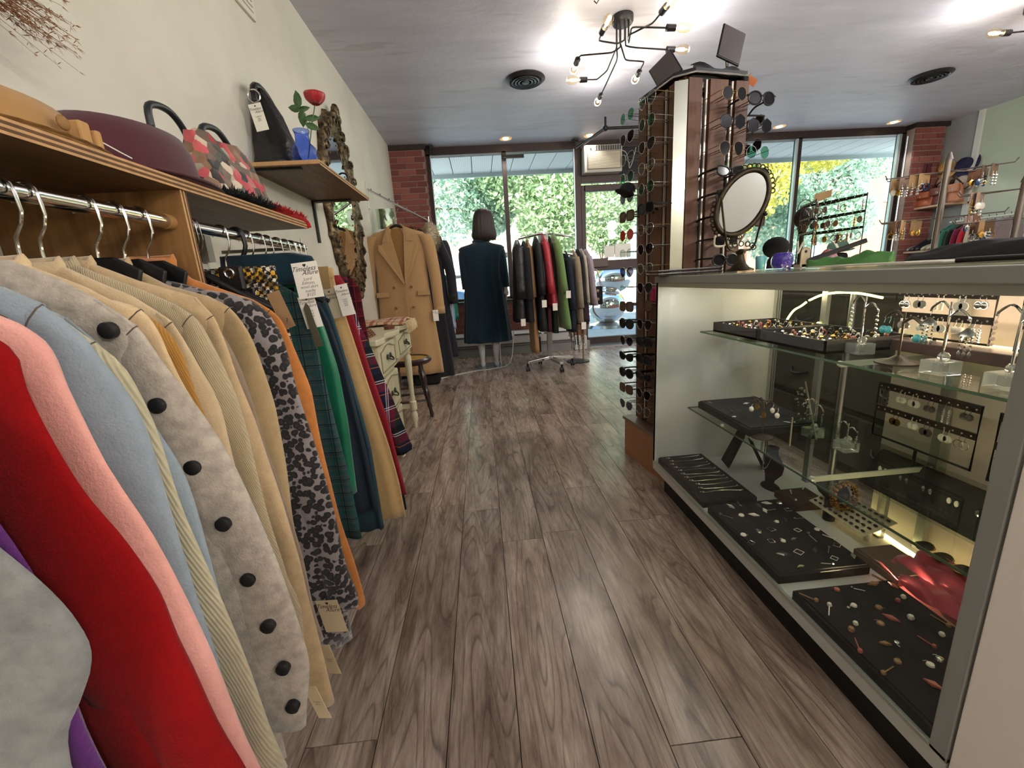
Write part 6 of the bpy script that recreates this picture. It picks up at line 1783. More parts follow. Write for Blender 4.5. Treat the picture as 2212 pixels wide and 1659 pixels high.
# glass shelves with brackets
UZ, LZ = 0.765, 0.435
def gshelf(x0, z, lab):
    s = G().box(x0, SCX1 - 0.045, SCY0 + 0.02, SCY1 - 0.09, z - 0.006, z).build('glass_shelf', shelf_glass, S_)
    G().box(x0, x0 + 0.0015, SCY0 + 0.02, SCY1 - 0.09, z - 0.006, z).build('polished_edge', M('green_glass_edge', '4a5b48', 0.2), s)
    G().box(x0, SCX1 - 0.045, SCY1 - 0.0915, SCY1 - 0.09, z - 0.006, z).build('polished_edge', MATS['green_glass_edge'], s)
    for y in (1.4875, 1.0325, 0.56):
        G().box(x0 + 0.03, SCX1 - 0.03, y - 0.003, y + 0.003, z - 0.022, z - 0.007).build('bracket', M('white_bracket', 'b3b1a4', 0.45), s)
        G().ball((x0 + 0.03, y, z - 0.012), 0.008, 8).build('bracket_tip', M('clear_tip', 'c9c9be', 0.3), s)
gshelf(0.905, UZ, 'upper'); gshelf(0.865, LZ, 'lower')
# neighbouring white counter end, nearest the camera on the right
nb = thing('white_counter', 'plain white counter end beside the showcase at the right edge', 'counter', (1.0, 0.2, 0))
G().box(0.748, 1.30, -0.4, 0.50, 0.0, 0.998).build('side_panel', M('white_counter_laminate', 'ebe3dd', 0.45), nb, bevel=0.002)

# LED tape in the case
led_w = M('led_tape_warm', 'ffe9b0', 0.4, emit=('ffe6a0', 7.0))
led_g = M('led_tape_yellow', 'e8f07a', 0.4, emit=('e6ee80', 3.2))
L1 = thing('led_strip', 'glowing yellow LED tape looping behind the upper shelf of the showcase', 'led strip', (1.25, 1.3, 0.9))
G().tube(smooth_path([(1.255, 1.676, 0.785), (1.255, 1.64, 0.83), (1.255, 1.60, 0.852), (1.255, 1.575, 0.868)], 5), 0.004, 8).build('led_tape', led_g, L1, True)
G().tube(smooth_path([(1.255, 1.56, 0.876), (1.255, 1.50, 0.898), (1.255, 1.42, 0.909), (1.255, 1.34, 0.907), (1.255, 1.26, 0.896)], 5), 0.004, 8).build('led_tape', led_g, L1, True)
G().tube(smooth_path([(1.255, 1.49, 0.785), (1.252, 1.42, 0.781), (1.252, 1.34, 0.787), (1.25, 1.24, 0.776), (1.25, 1.1, 0.773), (1.25, 0.9, 0.773), (1.25, 0.6, 0.773)], 5), 0.0035, 8).build('led_tape', led_g, L1, True)
G().torus((1.252, 1.50, 0.789), 0.008, 0.0025, 'x', 14, 6).build('led_coil', led_g, L1, True)
L2 = thing('led_strip', 'bright warm LED tape lying along the back of the showcase deck', 'led strip', (1.2, 0.9, 0.16))
G().tube(smooth_path([(1.245, 1.31, 0.160), (1.235, 1.18, 0.157), (1.225, 1.04, 0.156), (1.22, 0.90, 0.156), (1.22, 0.75, 0.156), (1.22, 0.56, 0.158)], 5), 0.004, 8).build('led_tape', led_w, L2, True)
lamp('showcase_led_light', 'AREA', (1.262, 0.9, 0.80), 2.2, (1.0, 0.70, 0.42), 0.02, (radians(0), radians(115), 0), 0.7)
lamp('showcase_top_fill', 'AREA', (1.2, 1.15, 0.962), 0.9, (1.0, 0.88, 0.7), 0.04, (0, radians(-15), 0), 1.15)  # fill lamp added under the lid to brighten the case interior
lamp('showcase_front_fill', 'AREA', (0.80, 1.15, 0.962), 1.3, (1.0, 0.95, 0.88), 0.03, (0, radians(-12), 0), 1.15)  # added behind the front rim to light the deck; no tape runs here
lamp('deck_led_light', 'AREA', (1.12, 0.88, 0.175), 1.6, (1.0, 0.78, 0.45), 0.5, (radians(180), 0, radians(-20)), 0.02)
lamp('showcase_led_light', 'POINT', (1.24, 1.55, 0.90), 0.6, (1.0, 0.78, 0.45), 0.02)

# jewellery trays
sil_d = silver
def jewel(g, kind, x, y, z, rnd, s=1.0):
    a = rnd.uniform(0, 2 * pi)
    if kind == 0:    # bead
        g.ball((x, y, z + 0.004 * s), 0.005 * s, 6)
    elif kind == 1:  # ring
        g.torus((x, y, z + 0.003), 0.007 * s, 0.0013, 'z', 12, 5)
    elif kind == 2:  # bar pin
        d = Vector((cos(a), sin(a), 0)) * 0.013 * s
        g.cyl(Vector((x, y, z + 0.003)) - d, Vector((x, y, z + 0.003)) + d, 0.0014, n=6)
        g.ball((x + d.x, y + d.y, z + 0.004), 0.004 * s, 6)
    elif kind == 3:  # leaf drop
        d = Vector((cos(a), sin(a), 0)) * 0.012 * s; n_ = Vector((-sin(a), cos(a), 0)) * 0.005 * s
        c = Vector((x, y, z + 0.002))
        g.loft([[c - d, c + n_, c + d, c - n_], [c - d * 0.9 + Vector((0, 0, 0.003)), c + n_ * 0.8 + Vector((0, 0, 0.005)), c + d * 0.9 + Vector((0, 0, 0.003)), c - n_ * 0.8 + Vector((0, 0, 0.005))]])
    elif kind == 4:  # square hoop
        q = 0.009 * s
        P = [(x + q * cos(a + k * pi / 2), y + q * sin(a + k * pi / 2), z + 0.002) for k in range(4)]
        g.tube(P, 0.0011, 5, closed=True)
    elif kind == 5:  # dome stud with hook
        g.lathe((x, y, z), [(0.006 * s, 0), (0.005 * s, 0.004), (0.001, 0.006)], 10)
        g.tube([(x, y, z + 0.003), (x + 0.008 * cos(a), y + 0.008 * sin(a), z + 0.004), (x + 0.012 * cos(a + .5), y + 0.012 * sin(a + .5), z + 0.002)], 0.0007, 4)
jm = [silver, gold, M('copper_stone', 'a3594a', 0.4), M('pearl', 'd6cfc2', 0.25), M('turquoise', '3c8f94', 0.4)]
def tray(name, label, x0, x1, y0, y1, z, h, nx, ny, kinds, mats, seed, item, itemlabel, grp, s=1.0, rot=0.0, rim=False, prob=0.9, tm=None):
    T = thing(name, label, 'jewellery tray', ((x0 + x1) / 2, (y0 + y1) / 2, z))
    G().box(x0, x1, y0, y1, z, z + h - 0.004).build('tray_base', tm or black_velvet, T, bevel=0.003)
    G().box(x0 + 0.006, x1 - 0.006, y0 + 0.006, y1 - 0.006, z + h - 0.004, z + h).build('velvet_pad', tm or black_velvet, T)
    rnd = random.Random(seed)
    for i in range(nx):
        for j in range(ny):
            if rnd.random() > prob:
                continue
            x = x0 + (x1 - x0) * (i + 0.5 + rnd.uniform(-.25, .25)) / nx
            y = y0 + (y1 - y0) * (j + 0.5 + rnd.uniform(-.25, .25)) / ny
            g = G()
            jewel(g, rnd.choice(kinds), x, y, z + h, rnd, s * rnd.uniform(0.8, 1.2))
            mt_ = rnd.choice(mats)
            o = g.build(item, mt_, None, True, origin=(x, y, z + h))
            w_ = ('far' if j > ny * 0.6 else 'near' if j < ny * 0.3 else 'middle') + ' part of the ' + itemlabel.split('|')[1]
            tag(o, mt_.name.replace('_', ' ') + ' ' + itemlabel.split('|')[0] + ' on the ' + w_, 'jewellery', grp + ', ' + mt_.name.replace('_', ' ') + ', ' + w_.split()[0])
    return T
T1 = tray('jewellery_tray', 'black velvet tray of silver chain bracelets at the far front corner of the deck', 0.765, 0.975, 1.365, 1.775, 0.15, 0.03, 0, 0, [0], jm, 1, 'bracelet', '', '')
rnd = random.Random(8)
for k in range(11):
    y = 1.42 + 0.032 * k
    g = G()
    P = smooth_path([(0.79 + rnd.uniform(0, .02), y, 0.182), (0.87, y + rnd.uniform(-.008, .008), 0.182), (0.945, y + rnd.uniform(-.01, .01), 0.182)], 4)
    g.tube(P, 0.0019, 5)
    g.ball(P[0], 0.007, 6); g.ball(P[0] + Vector((-0.008, 0.006, 0)), 0.004, 6); g.ball(P[-1], 0.005, 6)
    tag(g.build('chain_bracelet', silver, None, True, origin=tuple(P[0])), 'silver chain bracelet with charm laid across the far front black tray', 'bracelet', 'silver chain bracelets on the far front tray')
tray('jewellery_tray', 'black velvet tray of silver earrings, middle one along the showcase front', 0.765, 1.035, 0.955, 1.335, 0.15, 0.032, 6, 7, [2, 3, 4, 5], [silver, silver, jm[3]], 2, 'silver_earring', 'earring|middle front black tray', 'silver earrings on the middle front tray', 1.35, prob=0.85)
tray('jewellery_tray', 'large black velvet tray of stone and pearl earrings nearest the camera', 0.762, 1.035, 0.53, 0.90, 0.15, 0.032, 6, 7, [0, 3, 5, 2], [jm[2], silver, jm[3], M('amber_bead', '8c6a4a', 0.3)], 3, 'stone_earring', 'earring|nearest front black tray', 'stone earrings on the nearest front tray', 1.3, prob=0.9)
tray('jewellery_tray', 'brown velvet pad with a pendant behind the middle front tray', 1.065, 1.19, 1.285, 1.40, 0.15, 0.03, 2, 2, [0, 2], [jm[3]], 4, 'pendant', 'pendant|small brown velvet pad', 'pendants on the brown pad', tm=M('brown_velvet', '33251d', 0.95))
tray('jewellery_tray', 'small brown velvet block under the red scarf at the back of the deck', 1.06, 1.18, 0.90, 1.04, 0.15, 0.028, 0, 0, [0], jm, 5, 'x', 'x|x', '', tm=M('taupe_velvet', '5d4a40', 0.95))
# upper shelf trays (deep, full of rings)
for (a, b, lab, sd, gi) in ((1.40, 1.68, 'deep black tray heaped with rings at the far end of the upper glass shelf', 6, 'rings heaped in the far upper tray'), (1.10, 1.385, 'deep black tray heaped with rings, second from the far end of the upper shelf', 7, 'rings heaped in the second upper tray')):
    T = thing('ring_tray', lab, 'jewellery tray', (1.06, (a + b) / 2, UZ))
    g = G().box(0.945, 1.20, a, b, UZ, UZ + 0.008)
    g.build('tray_base', black_velvet, T)
    for (x0, x1, y0, y1) in ((0.945, 0.950, a, b), (1.195, 1.20, a, b), (0.945, 1.20, a, a + 0.005), (0.945, 1.20, b - 0.005, b)):
        G().box(x0, x1, y0, y1, UZ, UZ + 0.038).build('tray_wall', M('black_tray_wall', '161517', 0.6), T)
    rnd = random.Random(sd)
    for i in range(7):
        for j in range(6):
            x = 0.965 + 0.034 * i + rnd.uniform(-.01, .01); y = a + 0.02 + (b - a - 0.04) * (j + rnd.uniform(0, .8)) / 6
            g = G()
            zz = UZ + 0.028
            g.torus((x, y, zz - 0.003), 0.009, 0.0016, 'y' if rnd.random() < 0.6 else 'x', 12, 5)
            g.ball((x, y, zz + 0.008), rnd.uniform(0.004, 0.0075), 6, (1, 1, 0.7))
            q_ = rnd.randrange(5)
            w_ = ('far' if sd == 6 else 'second')
            tag(g.build('ring', [silver, M('oxidised_silver', '55534f', 0.3, 0.9), gold, jm[2], jm[3]][q_], None, True, origin=(x, y, zz)), ['bright silver', 'dark oxidised silver', 'gold', 'copper stone', 'pearl white'][q_] + ' ring heaped in the ' + w_ + ' deep black tray, upper shelf', 'ring', gi + ' ' + str(q_))
# lower shelf tray with earrings
tray('jewellery_tray', 'black velvet tray at the far end of the lower glass shelf', 0.90, 1.16, 1.33, 1.69, LZ, 0.032, 4, 5, [3, 5, 2], [silver, M('dark_stone', '4d4846', 0.3)], 9, 'brooch', 'brooch|lower shelf black tray', 'brooches on the lower shelf tray', 1.1, prob=0.45)

# display stands
acr = M('clear_acrylic', 'dfe3dc', 0.05, trans=0.85, ior=1.3)
def earring_stand(x, y, z, h, label, spread=0.045, n=4, bronze_=False, drop=0.05, m=None):
    T = thing('earring_stand', label, 'earring stand', (x, y, z))
    mm = dark_bronze if bronze_ else chrome
    if bronze_:
        G().lathe((x, y, z), [(0.001, 0.0), (0.045, 0.0), (0.045, 0.004), (0.02, 0.010), (0.006, 0.02)], 24).build('base', M('bronze_stand', '4a3f34', 0.4, 0.7), T, True)
    else:
        G().box(x - 0.024, x + 0.024, y - 0.024, y + 0.024, z, z + 0.030).build('acrylic_block', acr, T, bevel=0.002)
        G().ball((x + 0.004, y, z + 0.037), 0.011, 10).build('acrylic_knob', acr, T, 'all')
    G().cyl((x, y, z + 0.02), (x, y, z + h), 0.0025, n=8).build('stem', MATS['bronze_stand'] if bronze_ else mm, T, True)
    arms = []
    for s in (-1, 1):
        P = smooth_path([(x, y, z + h * (0.9 if s > 0 else 0.8)), (x, y + s * spread * 0.5, z + h * (1.0 if s > 0 else 0.9)), (x, y + s * spread, z + h * (0.92 if s > 0 else 0.82)), (x, y + s * (spread + 0.004), z + h * (0.86 if s > 0 else 0.76))], 4)
        G().tube(P, 0.0022 if not bronze_ else 0.0035, 6).build('arm', MATS['bronze_stand'] if bronze_ else mm, T, True)
        arms.append(P[-2])
    return T, arms
def drop_earring(p, label, grp, mat, style, L_=0.05, name='drop_earring'):
    g = G()
    x, y, z = p
    if name == 'hook_earring':
        k_ = mat.name.replace('_', ' ') + ' ' + {0: 'bead string', 1: 'chandelier', 2: 'drop', 3: 'hoop', 4: 'disc'}[style]
        label = k_ + ' ' + label
        grp = grp + ', ' + k_
    g.tube([(x, y, z + 0.004), (x + 0.003, y, z + 0.008), (x + 0.003, y, z), (x, y, z - 0.008)], 0.0007, 5)
    if style == 0:
        for k in range(6):
            g.ball((x, y, z - 0.01 - L_ * k / 6), 0.0032 + 0.001 * (k % 2), 6)
    elif style == 1:
        g.loft([[(x + r * cos(q), y + r * sin(q), zz) for q in [pi * 2 * k / 10 for k in range(10)]] for r, zz in ((0.002, z - 0.012), (0.012, z - 0.022), (0.014, z - 0.028))])
        for q in range(3):
            for k in range(4):
                g.ball((x, y - 0.010 + q * 0.010, z - 0.032 - 0.008 * k - 0.003 * (q == 1)), 0.0027, 6)
            g.loft([[(x, y - 0.010 + q * 0.010 - r, zz), (x + r, y - 0.010 + q * 0.010, zz), (x, y - 0.010 + q * 0.010 + r, zz), (x - r, y - 0.010 + q * 0.010, zz)] for r, zz in ((0.001, z - 0.060), (0.004, z - 0.066), (0.0005, z - 0.075))])
    elif style == 2:
        g.ball((x, y, z - L_ * 0.5), 0.009, 10, (0.8, 1, 1.1))
    elif style == 3:
        g.torus((x, y, z - 0.02), 0.011, 0.0013, 'x', 16, 5)
    elif style == 4:
        g.lathe((x, y, z - 0.018), [(0.011, 0), (0.011, 0.002), (0.001, 0.003)], 12, True, Matrix.Rotation(pi / 2, 3, 'Y'))
    o = g.build(name, mat, None, True, origin=(x, y, z))
    return tag(o, label, 'earring', grp)
for (x, y, lab, st_, m_, gl) in ((1.03, 1.08, 'acrylic block earring stand at the left of the upper shelf with crystal strands', 0, M('crystal_strand', 'b9bcb4', 0.15, 0.7), 'crystal strand earrings on the left block stand'),
                     (0.985, 0.83, 'acrylic block earring stand holding chandelier earrings on the upper shelf', 1, M('antique_silver', '7a7a74', 0.3, 0.9), 'chandelier earrings on the block stand'),
                     (0.975, 0.70, 'acrylic block earring stand nearest the camera on the upper shelf', 0, M('pink_bead', 'b59a8c', 0.4), 'pink bead earrings on the nearest block stand')):
    T, ar = earring_stand(x, y, UZ, 0.155, lab, 0.036)
    for a in ar:
        drop_earring((a.x, a.y, a.z - 0.004), {'0': 'long crystal strand earring hanging from the left acrylic block stand', '1': 'antique silver chandelier earring with three drops on the block stand', '2': 'pink bead drop earring on the block stand nearest the camera'}[str([1.03, 0.985, 0.975].index(x))], gl, m_, st_, 0.065)
T, ar = earring_stand(1.005, 0.945, UZ, 0.125, 'curled bronze earring tree with turquoise drops on the upper shelf', 0.04, bronze_=True)
for a in ar:
    for dy in (-0.007, 0.007):
        drop_earring((a.x, a.y + dy, a.z - 0.006), 'turquoise drop earring hanging from the curled bronze tree', 'turquoise drops on the bronze tree', jm[4], 2, 0.05)
for (x, y, lab, gi, m_) in ((1.10, 1.29, 'acrylic block earring stand left of centre on the lower shelf', 'crystal cluster earrings on the lower left block stand', silver), (1.11, 1.165, 'low acrylic block earring stand on the lower shelf right of the first', 'crystal cluster earrings on the lower right block stand', silver)):
    T, ar = earring_stand(x, y, LZ, 0.13 if y > 1.2 else 0.09, lab, 0.03)
    for a in ar:
        drop_earring((a.x, a.y, a.z - 0.004), 'clear crystal cluster earring on ' + ('the taller' if y > 1.2 else 'the shorter') + ' lower shelf block stand', gi, m_, 0, 0.04)
# gold earring tree on the lower shelf
T = thing('earring_tree', 'bronze earring tree loaded with gold and pearl drops on the lower shelf', 'earring stand', (0.94, 1.32, LZ))
G().lathe((0.94, 1.32, LZ), [(0.001, 0), (0.035, 0), (0.034, 0.004), (0.006, 0.012)], 20).build('base', MATS['bronze_stand'], T, True)
G().cyl((0.94, 1.32, LZ), (0.94, 1.32, LZ + 0.13), 0.0028, n=8).build('stem', MATS['bronze_stand'], T, True)
for k in range(5):
    a = 2 * pi * k / 5
    P = smooth_path([(0.94, 1.32, LZ + 0.11), (0.94 + 0.02 * cos(a), 1.32 + 0.03 * sin(a), LZ + 0.135), (0.94 + 0.03 * cos(a), 1.32 + 0.055 * sin(a), LZ + 0.115)], 4)
    G().tube(P, 0.002, 6).build('arm', MATS['bronze_stand'], T, True)
    drop_earring(tuple(P[-1] + Vector((0, 0, -0.002))), 'gold drop earring hanging from the bronze tree on the lower shelf', 'gold drops on the lower bronze tree', gold if k % 2 else jm[3], 4 if k % 2 else 2, 0.035)
# clear acrylic riser with necklace strips
T = thing('acrylic_display', 'leaning clear acrylic strip hung with crystal earrings on the lower shelf', 'display stand', (1.06, 1.30, LZ))
mR = Matrix.Translation((1.06, 1.26, LZ)) @ Matrix.Rotation(radians(-22), 4, 'X')
G().box(-0.03, 0.03, -0.002, 0.002, 0, 0.20, m=mR).build('acrylic_strip', shelf_glass, T)
G().box(0.0295, 0.031, -0.003, 0.003, 0, 0.20, m=mR).build('polished_edge', M('acrylic_edge', 'a89c88', 0.2), T)
rnd = random.Random(4)
g = G()
for k in range(26):
    v = mR @ Vector((rnd.uniform(-.022, .022), -0.006, rnd.uniform(0.06, 0.19)))
    g.ball(v, rnd.uniform(0.003, 0.006), 6)
g.build('crystal_cluster', silver, T, True)
T = thing('acrylic_box', 'clear acrylic box riser on the lower glass shelf', 'display riser', (1.10, 1.10, LZ))
for (x0, x1, y0, y1, z0, z1) in ((0.97, 1.20, 0.93, 1.23, 0.560, 0.565), (0.97, 0.974, 0.93, 1.23, 0.437, 0.56), (1.196, 1.20, 0.93, 1.23, 0.437, 0.56), (0.97, 1.20, 1.226, 1.23, 0.437, 0.56)):
    pass
G().box(0.97, 0.974, 1.226, 1.23, LZ + 0.001, LZ + 0.10).build('polished_edge', MATS['acrylic_edge'], T)
G().box(0.97, 1.20, 1.226, 1.23, LZ + 0.001, LZ + 0.10).build('side_panel', shelf_glass, T)
G().box(1.196, 1.20, 0.95, 1.226, LZ + 0.001, LZ + 0.10).build('side_panel', shelf_glass, T)
# black velvet easel and necklace busts on the deck
def easel(x, y, z, h, label, rot=0.0):
    T = thing('velvet_easel', label, 'necklace display', (x, y, z), None)
    R = Matrix.Translation((x, y, z)) @ Matrix.Rotation(rot, 4, 'Z')
    pts = [(-0.045, 0), (0.045, 0), (0.04, h * 0.72), (0.026, h * 0.88), (0.022, h), (-0.022, h), (-0.026, h * 0.88), (-0.04, h * 0.72)]
    A = R @ Matrix.Rotation(radians(22), 4, 'Y') @ Matrix.Translation((-0.05, 0, 0))
    G().poly([A @ Vector((0, a, b)) for a, b in pts], (0.006, 0, 0)).build('front_board', black_velvet, T)
    B = R @ Matrix.Translation((0.115, 0, 0)) @ Matrix.Rotation(radians(-26), 4, 'Y')
    G().poly([B @ Vector((0, a * 0.6, b)) for a, b in pts[:3] + pts[-1:]], (0.005, 0, 0)).build('back_leg', black_velvet, T)
    return T
easel(1.07, 1.66, 0.15, 0.205, 'black velvet folding easel under the lower shelf at the far end', radians(-12))
def bust(x, y, z, s, label, rot):
    T = thing('necklace_bust', label, 'necklace display', (x, y, z))
    rings = []
    for (zz, rx, ry, dx) in ((0.0, 0.045, 0.03, 0.0), (0.008, 0.04, 0.026, 0), (0.02, 0.018, 0.014, 0.005), (0.035, 0.02, 0.016, 0.004), (0.07, 0.045, 0.02, -0.006), (0.10, 0.052, 0.022, -0.006), (0.125, 0.045, 0.022, 0), (0.14, 0.024, 0.02, 0.004), (0.165, 0.02, 0.02, 0.005), (0.172, 0.024, 0.024, 0.005)):
        rings.append([(x + s * (dx + ry * cos(a) * 1.0) * cos(rot) - s * rx * sin(a) * sin(rot), y + s * (dx + ry * cos(a)) * sin(rot) + s * rx * sin(a) * cos(rot), z + s * zz) for a in [2 * pi * k / 20 for k in range(20)]])
    G().loft(rings).build('bust_form', M('dark_velvet_bust', '1c1413', 0.9), T, 'all')
    return T
b1 = bust(1.10, 1.47, 0.15, 1.0, 'small dark velvet necklace bust on the deck under the lower shelf', pi)
nk = G().tube(smooth_path([(1.077, 1.445, 0.29), (1.07, 1.457, 0.25), (1.067, 1.47, 0.235), (1.07, 1.483, 0.25), (1.077, 1.495, 0.29)], 4), 0.0015, 5)
nk.ball((1.065, 1.47, 0.225), 0.006, 8)
tag(nk.build('necklace', silver, None, True, origin=(1.07, 1.47, 0.23)), 'fine silver necklace with star pendant on the small dark bust', 'necklace')
# round black pillow with gold bracelet
pl_ = thing('bracelet_pillow', 'black velvet pillow wearing chunky gold bead bracelet on the deck', 'bracelet display', (1.14, 1.225, 0.15))
G().ball((1.14, 1.225, 0.265), 0.042, 20, (0.8, 1.45, 0.9)).build('pillow', black_velvet, pl_, 'all')
G().cyl((1.14, 1.225, 0.15), (1.14, 1.225, 0.26), 0.018, n=14).build('pillow_stand', black_velvet, pl_, True)
bl = G()
for k in range(20):
    a = 2 * pi * k / 20
    for q in (-0.009, 0.006):
        bl.ball((1.14 + 0.040 * cos(a), 1.18 + q + 0.004 * sin(k), 0.265 + 0.046 * sin(a)), 0.0068, 6)
tag(bl.build('bracelet', gold, None, True, origin=(1.14, 1.18, 0.265)), 'chunky gold bead bracelet on the black velvet pillow', 'bracelet')
# earring display frames against the sliding door
def frame_display(label, x, y0, y1, z0, z1, rows, mat, stand=True, grp='', seed=0, items=True, lbl=''):
    T = thing('earring_display_rack', label, 'earring display', (x, (y0 + y1) / 2, z0))
    r = 0.0045
    G().tube([(x, y0, z0), (x, y1, z0), (x, y1, z1), (x, y0, z1)], r * 0.8, 6, closed=True).build('frame', black_metal, T, True)
    for z in rows:
        b = G().box(x - 0.002, x + 0.002, y0, y1, z - 0.009, z + 0.009).build('perforated_bar', M('bronze_bar', '2b221c', 0.5, 0.3), T)
        n = int((y1 - y0) / 0.02)
        g = G()
        for k in range(n):
            g.lathe((x - 0.0026, y0 + (k + 0.5) * (y1 - y0) / n, z), [(0.0025, 0), (0.0024, 0.0004), (0.0001, 0.0005)], 6, True, Matrix.Rotation(pi / 2, 3, 'Y'))
        g.build('bar_holes', M('pale_hole', 'b9aa98', 0.6), T, kind='stuff')
    if stand:
        G().cyl((x, (y0 + y1) / 2, z0 - 0.05), (x, (y0 + y1) / 2, z0), 0.004, n=8).build('foot', black_metal, T)
    rn = random.Random(seed)
    if items:
        for ri, z in enumerate(rows):
            y = y0 + 0.02
            while y < y1 - 0.03:
                st_ = rn.choice([0, 2, 3, 4]); m_ = rn.choice([silver, MATS['dark_stone'], gold, jm[3]]); LL = rn.uniform(0.02, 0.04)
                for dy in (0, 0.013):
                    drop_earring((x - 0.006, y + dy, z - 0.010), lbl + (', upper bar' if ri == 0 else ', lower bar'), grp + (' upper' if ri == 0 else ' lower'), m_, st_, LL, 'hook_earring')
                y += rn.uniform(0.034, 0.055)
    return T
frame_display('black framed earring rack at the back of the upper shelf with warm light behind', 1.20, 0.915, 1.16, 0.80, 0.925, (0.916, 0.856), None, True, 'earrings on the upper framed rack', 1, lbl='earring on the left upper shelf framed rack')
frame_display('second black framed earring rack at the right end of the upper shelf', 1.18, 0.62, 0.85, 0.80, 0.925, (0.916, 0.856), None, True, 'earrings on the right framed rack', 2, lbl='earring on the right upper shelf framed rack')
frame_display('black framed earring rack standing behind the lower shelf on the left', 1.215, 0.91, 1.187, 0.475, 0.645, (0.635, 0.565), None, True, 'earrings on the lower framed rack', 3, lbl='earring on the wide lower shelf framed rack')
frame_display('narrow dark earring rack at the right of the lower shelf', 1.20, 0.68, 0.86, 0.475, 0.645, (0.635, 0.565), None, True, 'earrings on the narrow lower rack', 4, lbl='earring on the narrow lower shelf rack')
G2 = thing('jewellery_riser', 'long dark velvet riser along the back of the upper shelf', 'display riser', (1.20, 0.9, UZ))
G().box(1.14, 1.24, 0.60, 1.14, UZ, UZ + 0.03).build('riser', M('brown_leather_riser', '4a3530', 0.6), G2, bevel=0.003)
# black slanted velvet ramp of earring cards
rp = thing('velvet_ramp', 'slanted black velvet ramp of silver earrings at the back of the showcase', 'jewellery display', (1.20, 0.85, 0.30))
G().poly([(1.235, 0.60, 0.325), (1.165, 0.60, 0.325), (1.225, 0.60, 0.428), (1.24, 0.60, 0.428)], (0, 0.56, 0)).build('ramp', black_velvet, rp)
rnd = random.Random(6)
for k in range(7):
    y = 1.12 - 0.066 * k
    for dy in (0, 0.018):
        g = G().ball((1.190, y - dy, 0.385), 0.007, 6, (0.5, 0.8, 1.3))
        tag(g.build('stud_earring', silver if k % 3 else jm[3], None, True, origin=(1.190, y - dy, 0.385)), 'silver earring pinned to the slanted black velvet ramp', 'earring', 'earrings on the velvet ramp')
G().box(1.16, 1.25, 0.60, 1.16, 0.3185, 0.3250).build('ramp_shelf', shelf_glass, rp)
G().box(1.20, 1.22, 1.10, 1.12, 0.15, 0.3185).build('ramp_post', acr, rp); G().box(1.20, 1.22, 0.65, 0.67, 0.15, 0.3185).build('ramp_post', acr, rp)
# beaded white cuff bracelet board
cb2 = thing('bead_board', 'white board strung with rows of dark oval beads on the showcase deck', 'necklace', (1.16, 1.17, 0.2))
mB = Matrix.Translation((1.165, 1.17, 0.215)) @ Matrix.Rotation(radians(-18), 4, 'Y')
G().box(-0.06, 0.05, -0.11, 0.11, -0.003, 0, m=mB).build('board', M('ivory_board', 'b9ac90', 0.6), cb2)
G().cyl((1.16, 1.10, 0.15), (1.16, 1.10, 0.205), 0.008, n=10).build('foot', chrome, cb2, True)
for i in range(5):
    for j in range(10):
        o = G().ball(mB @ Vector((-0.048 + 0.021 * i, -0.095 + 0.021 * j, 0.004)), 0.0065, 6, (0.8, 1.1, 0.6)).build('bead', M('black_bead', '1b1917', 0.2), cb2, 'all')
# red chiffon scarf and sunglasses at the back of the deck
rc = thing('chiffon_scarf', 'crumpled red chiffon scarf on the showcase deck', 'scarf', (1.08, 0.72, 0.155))
rows = []
rnd = random.Random(3)
for i in range(15):
    rows.append([(1.06 + 0.012 * i + 0.006 * sin(j), 0.66 + 0.024 * j + 0.005 * sin(i * 1.3), 0.172 + 0.012 * sin(i * 0.9 + j * 0.7) + 0.010 * sin(i * 1.7 - j * 0.9) + 0.012 * (1 if i > 5 else 0)) for j in range(14)])
o_ = G().loft(rows, False, False).build('chiffon', M('red_chiffon', '9c2838', 0.6, trans=0.0, sheen=0.3), rc, 'all')
md = o_.modifiers.new('thick', 'SOLIDIFY'); md.thickness = 0.001
gl3 = thing('stone_necklace', 'necklace of large dark oval stones at the back right of the deck', 'necklace', (1.22, 0.9, 0.17))
for k in range(4):
    G().lathe((1.225 - 0.003 * k, 0.985 - 0.052 * k, 0.20), [(0.001, 0.004), (0.018, 0.003), (0.021, 0)], 16, True, Matrix.Rotation(radians(-20), 3, 'Y')).build('stone', M('black_onyx', '131210', 0.12), gl3, True)
    G().torus((1.225 - 0.003 * k, 0.985 - 0.052 * k, 0.20), 0.022, 0.0016, 'z', 18, 5).build('bezel', gold, gl3, True)
ch = G()
P = smooth_path([(1.04, 0.95, 0.153), (1.05, 0.90, 0.154), (1.045, 0.82, 0.154), (1.05, 0.74, 0.156), (1.045, 0.66, 0.156)], 8)
for p in P:
    ch.ball(p, 0.0035, 6)
tag(ch.build('bead_chain', MATS['amber_bead'], None, True, origin=tuple(P[0])), 'thin beaded chain trailing between the front trays and the red scarf', 'necklace')

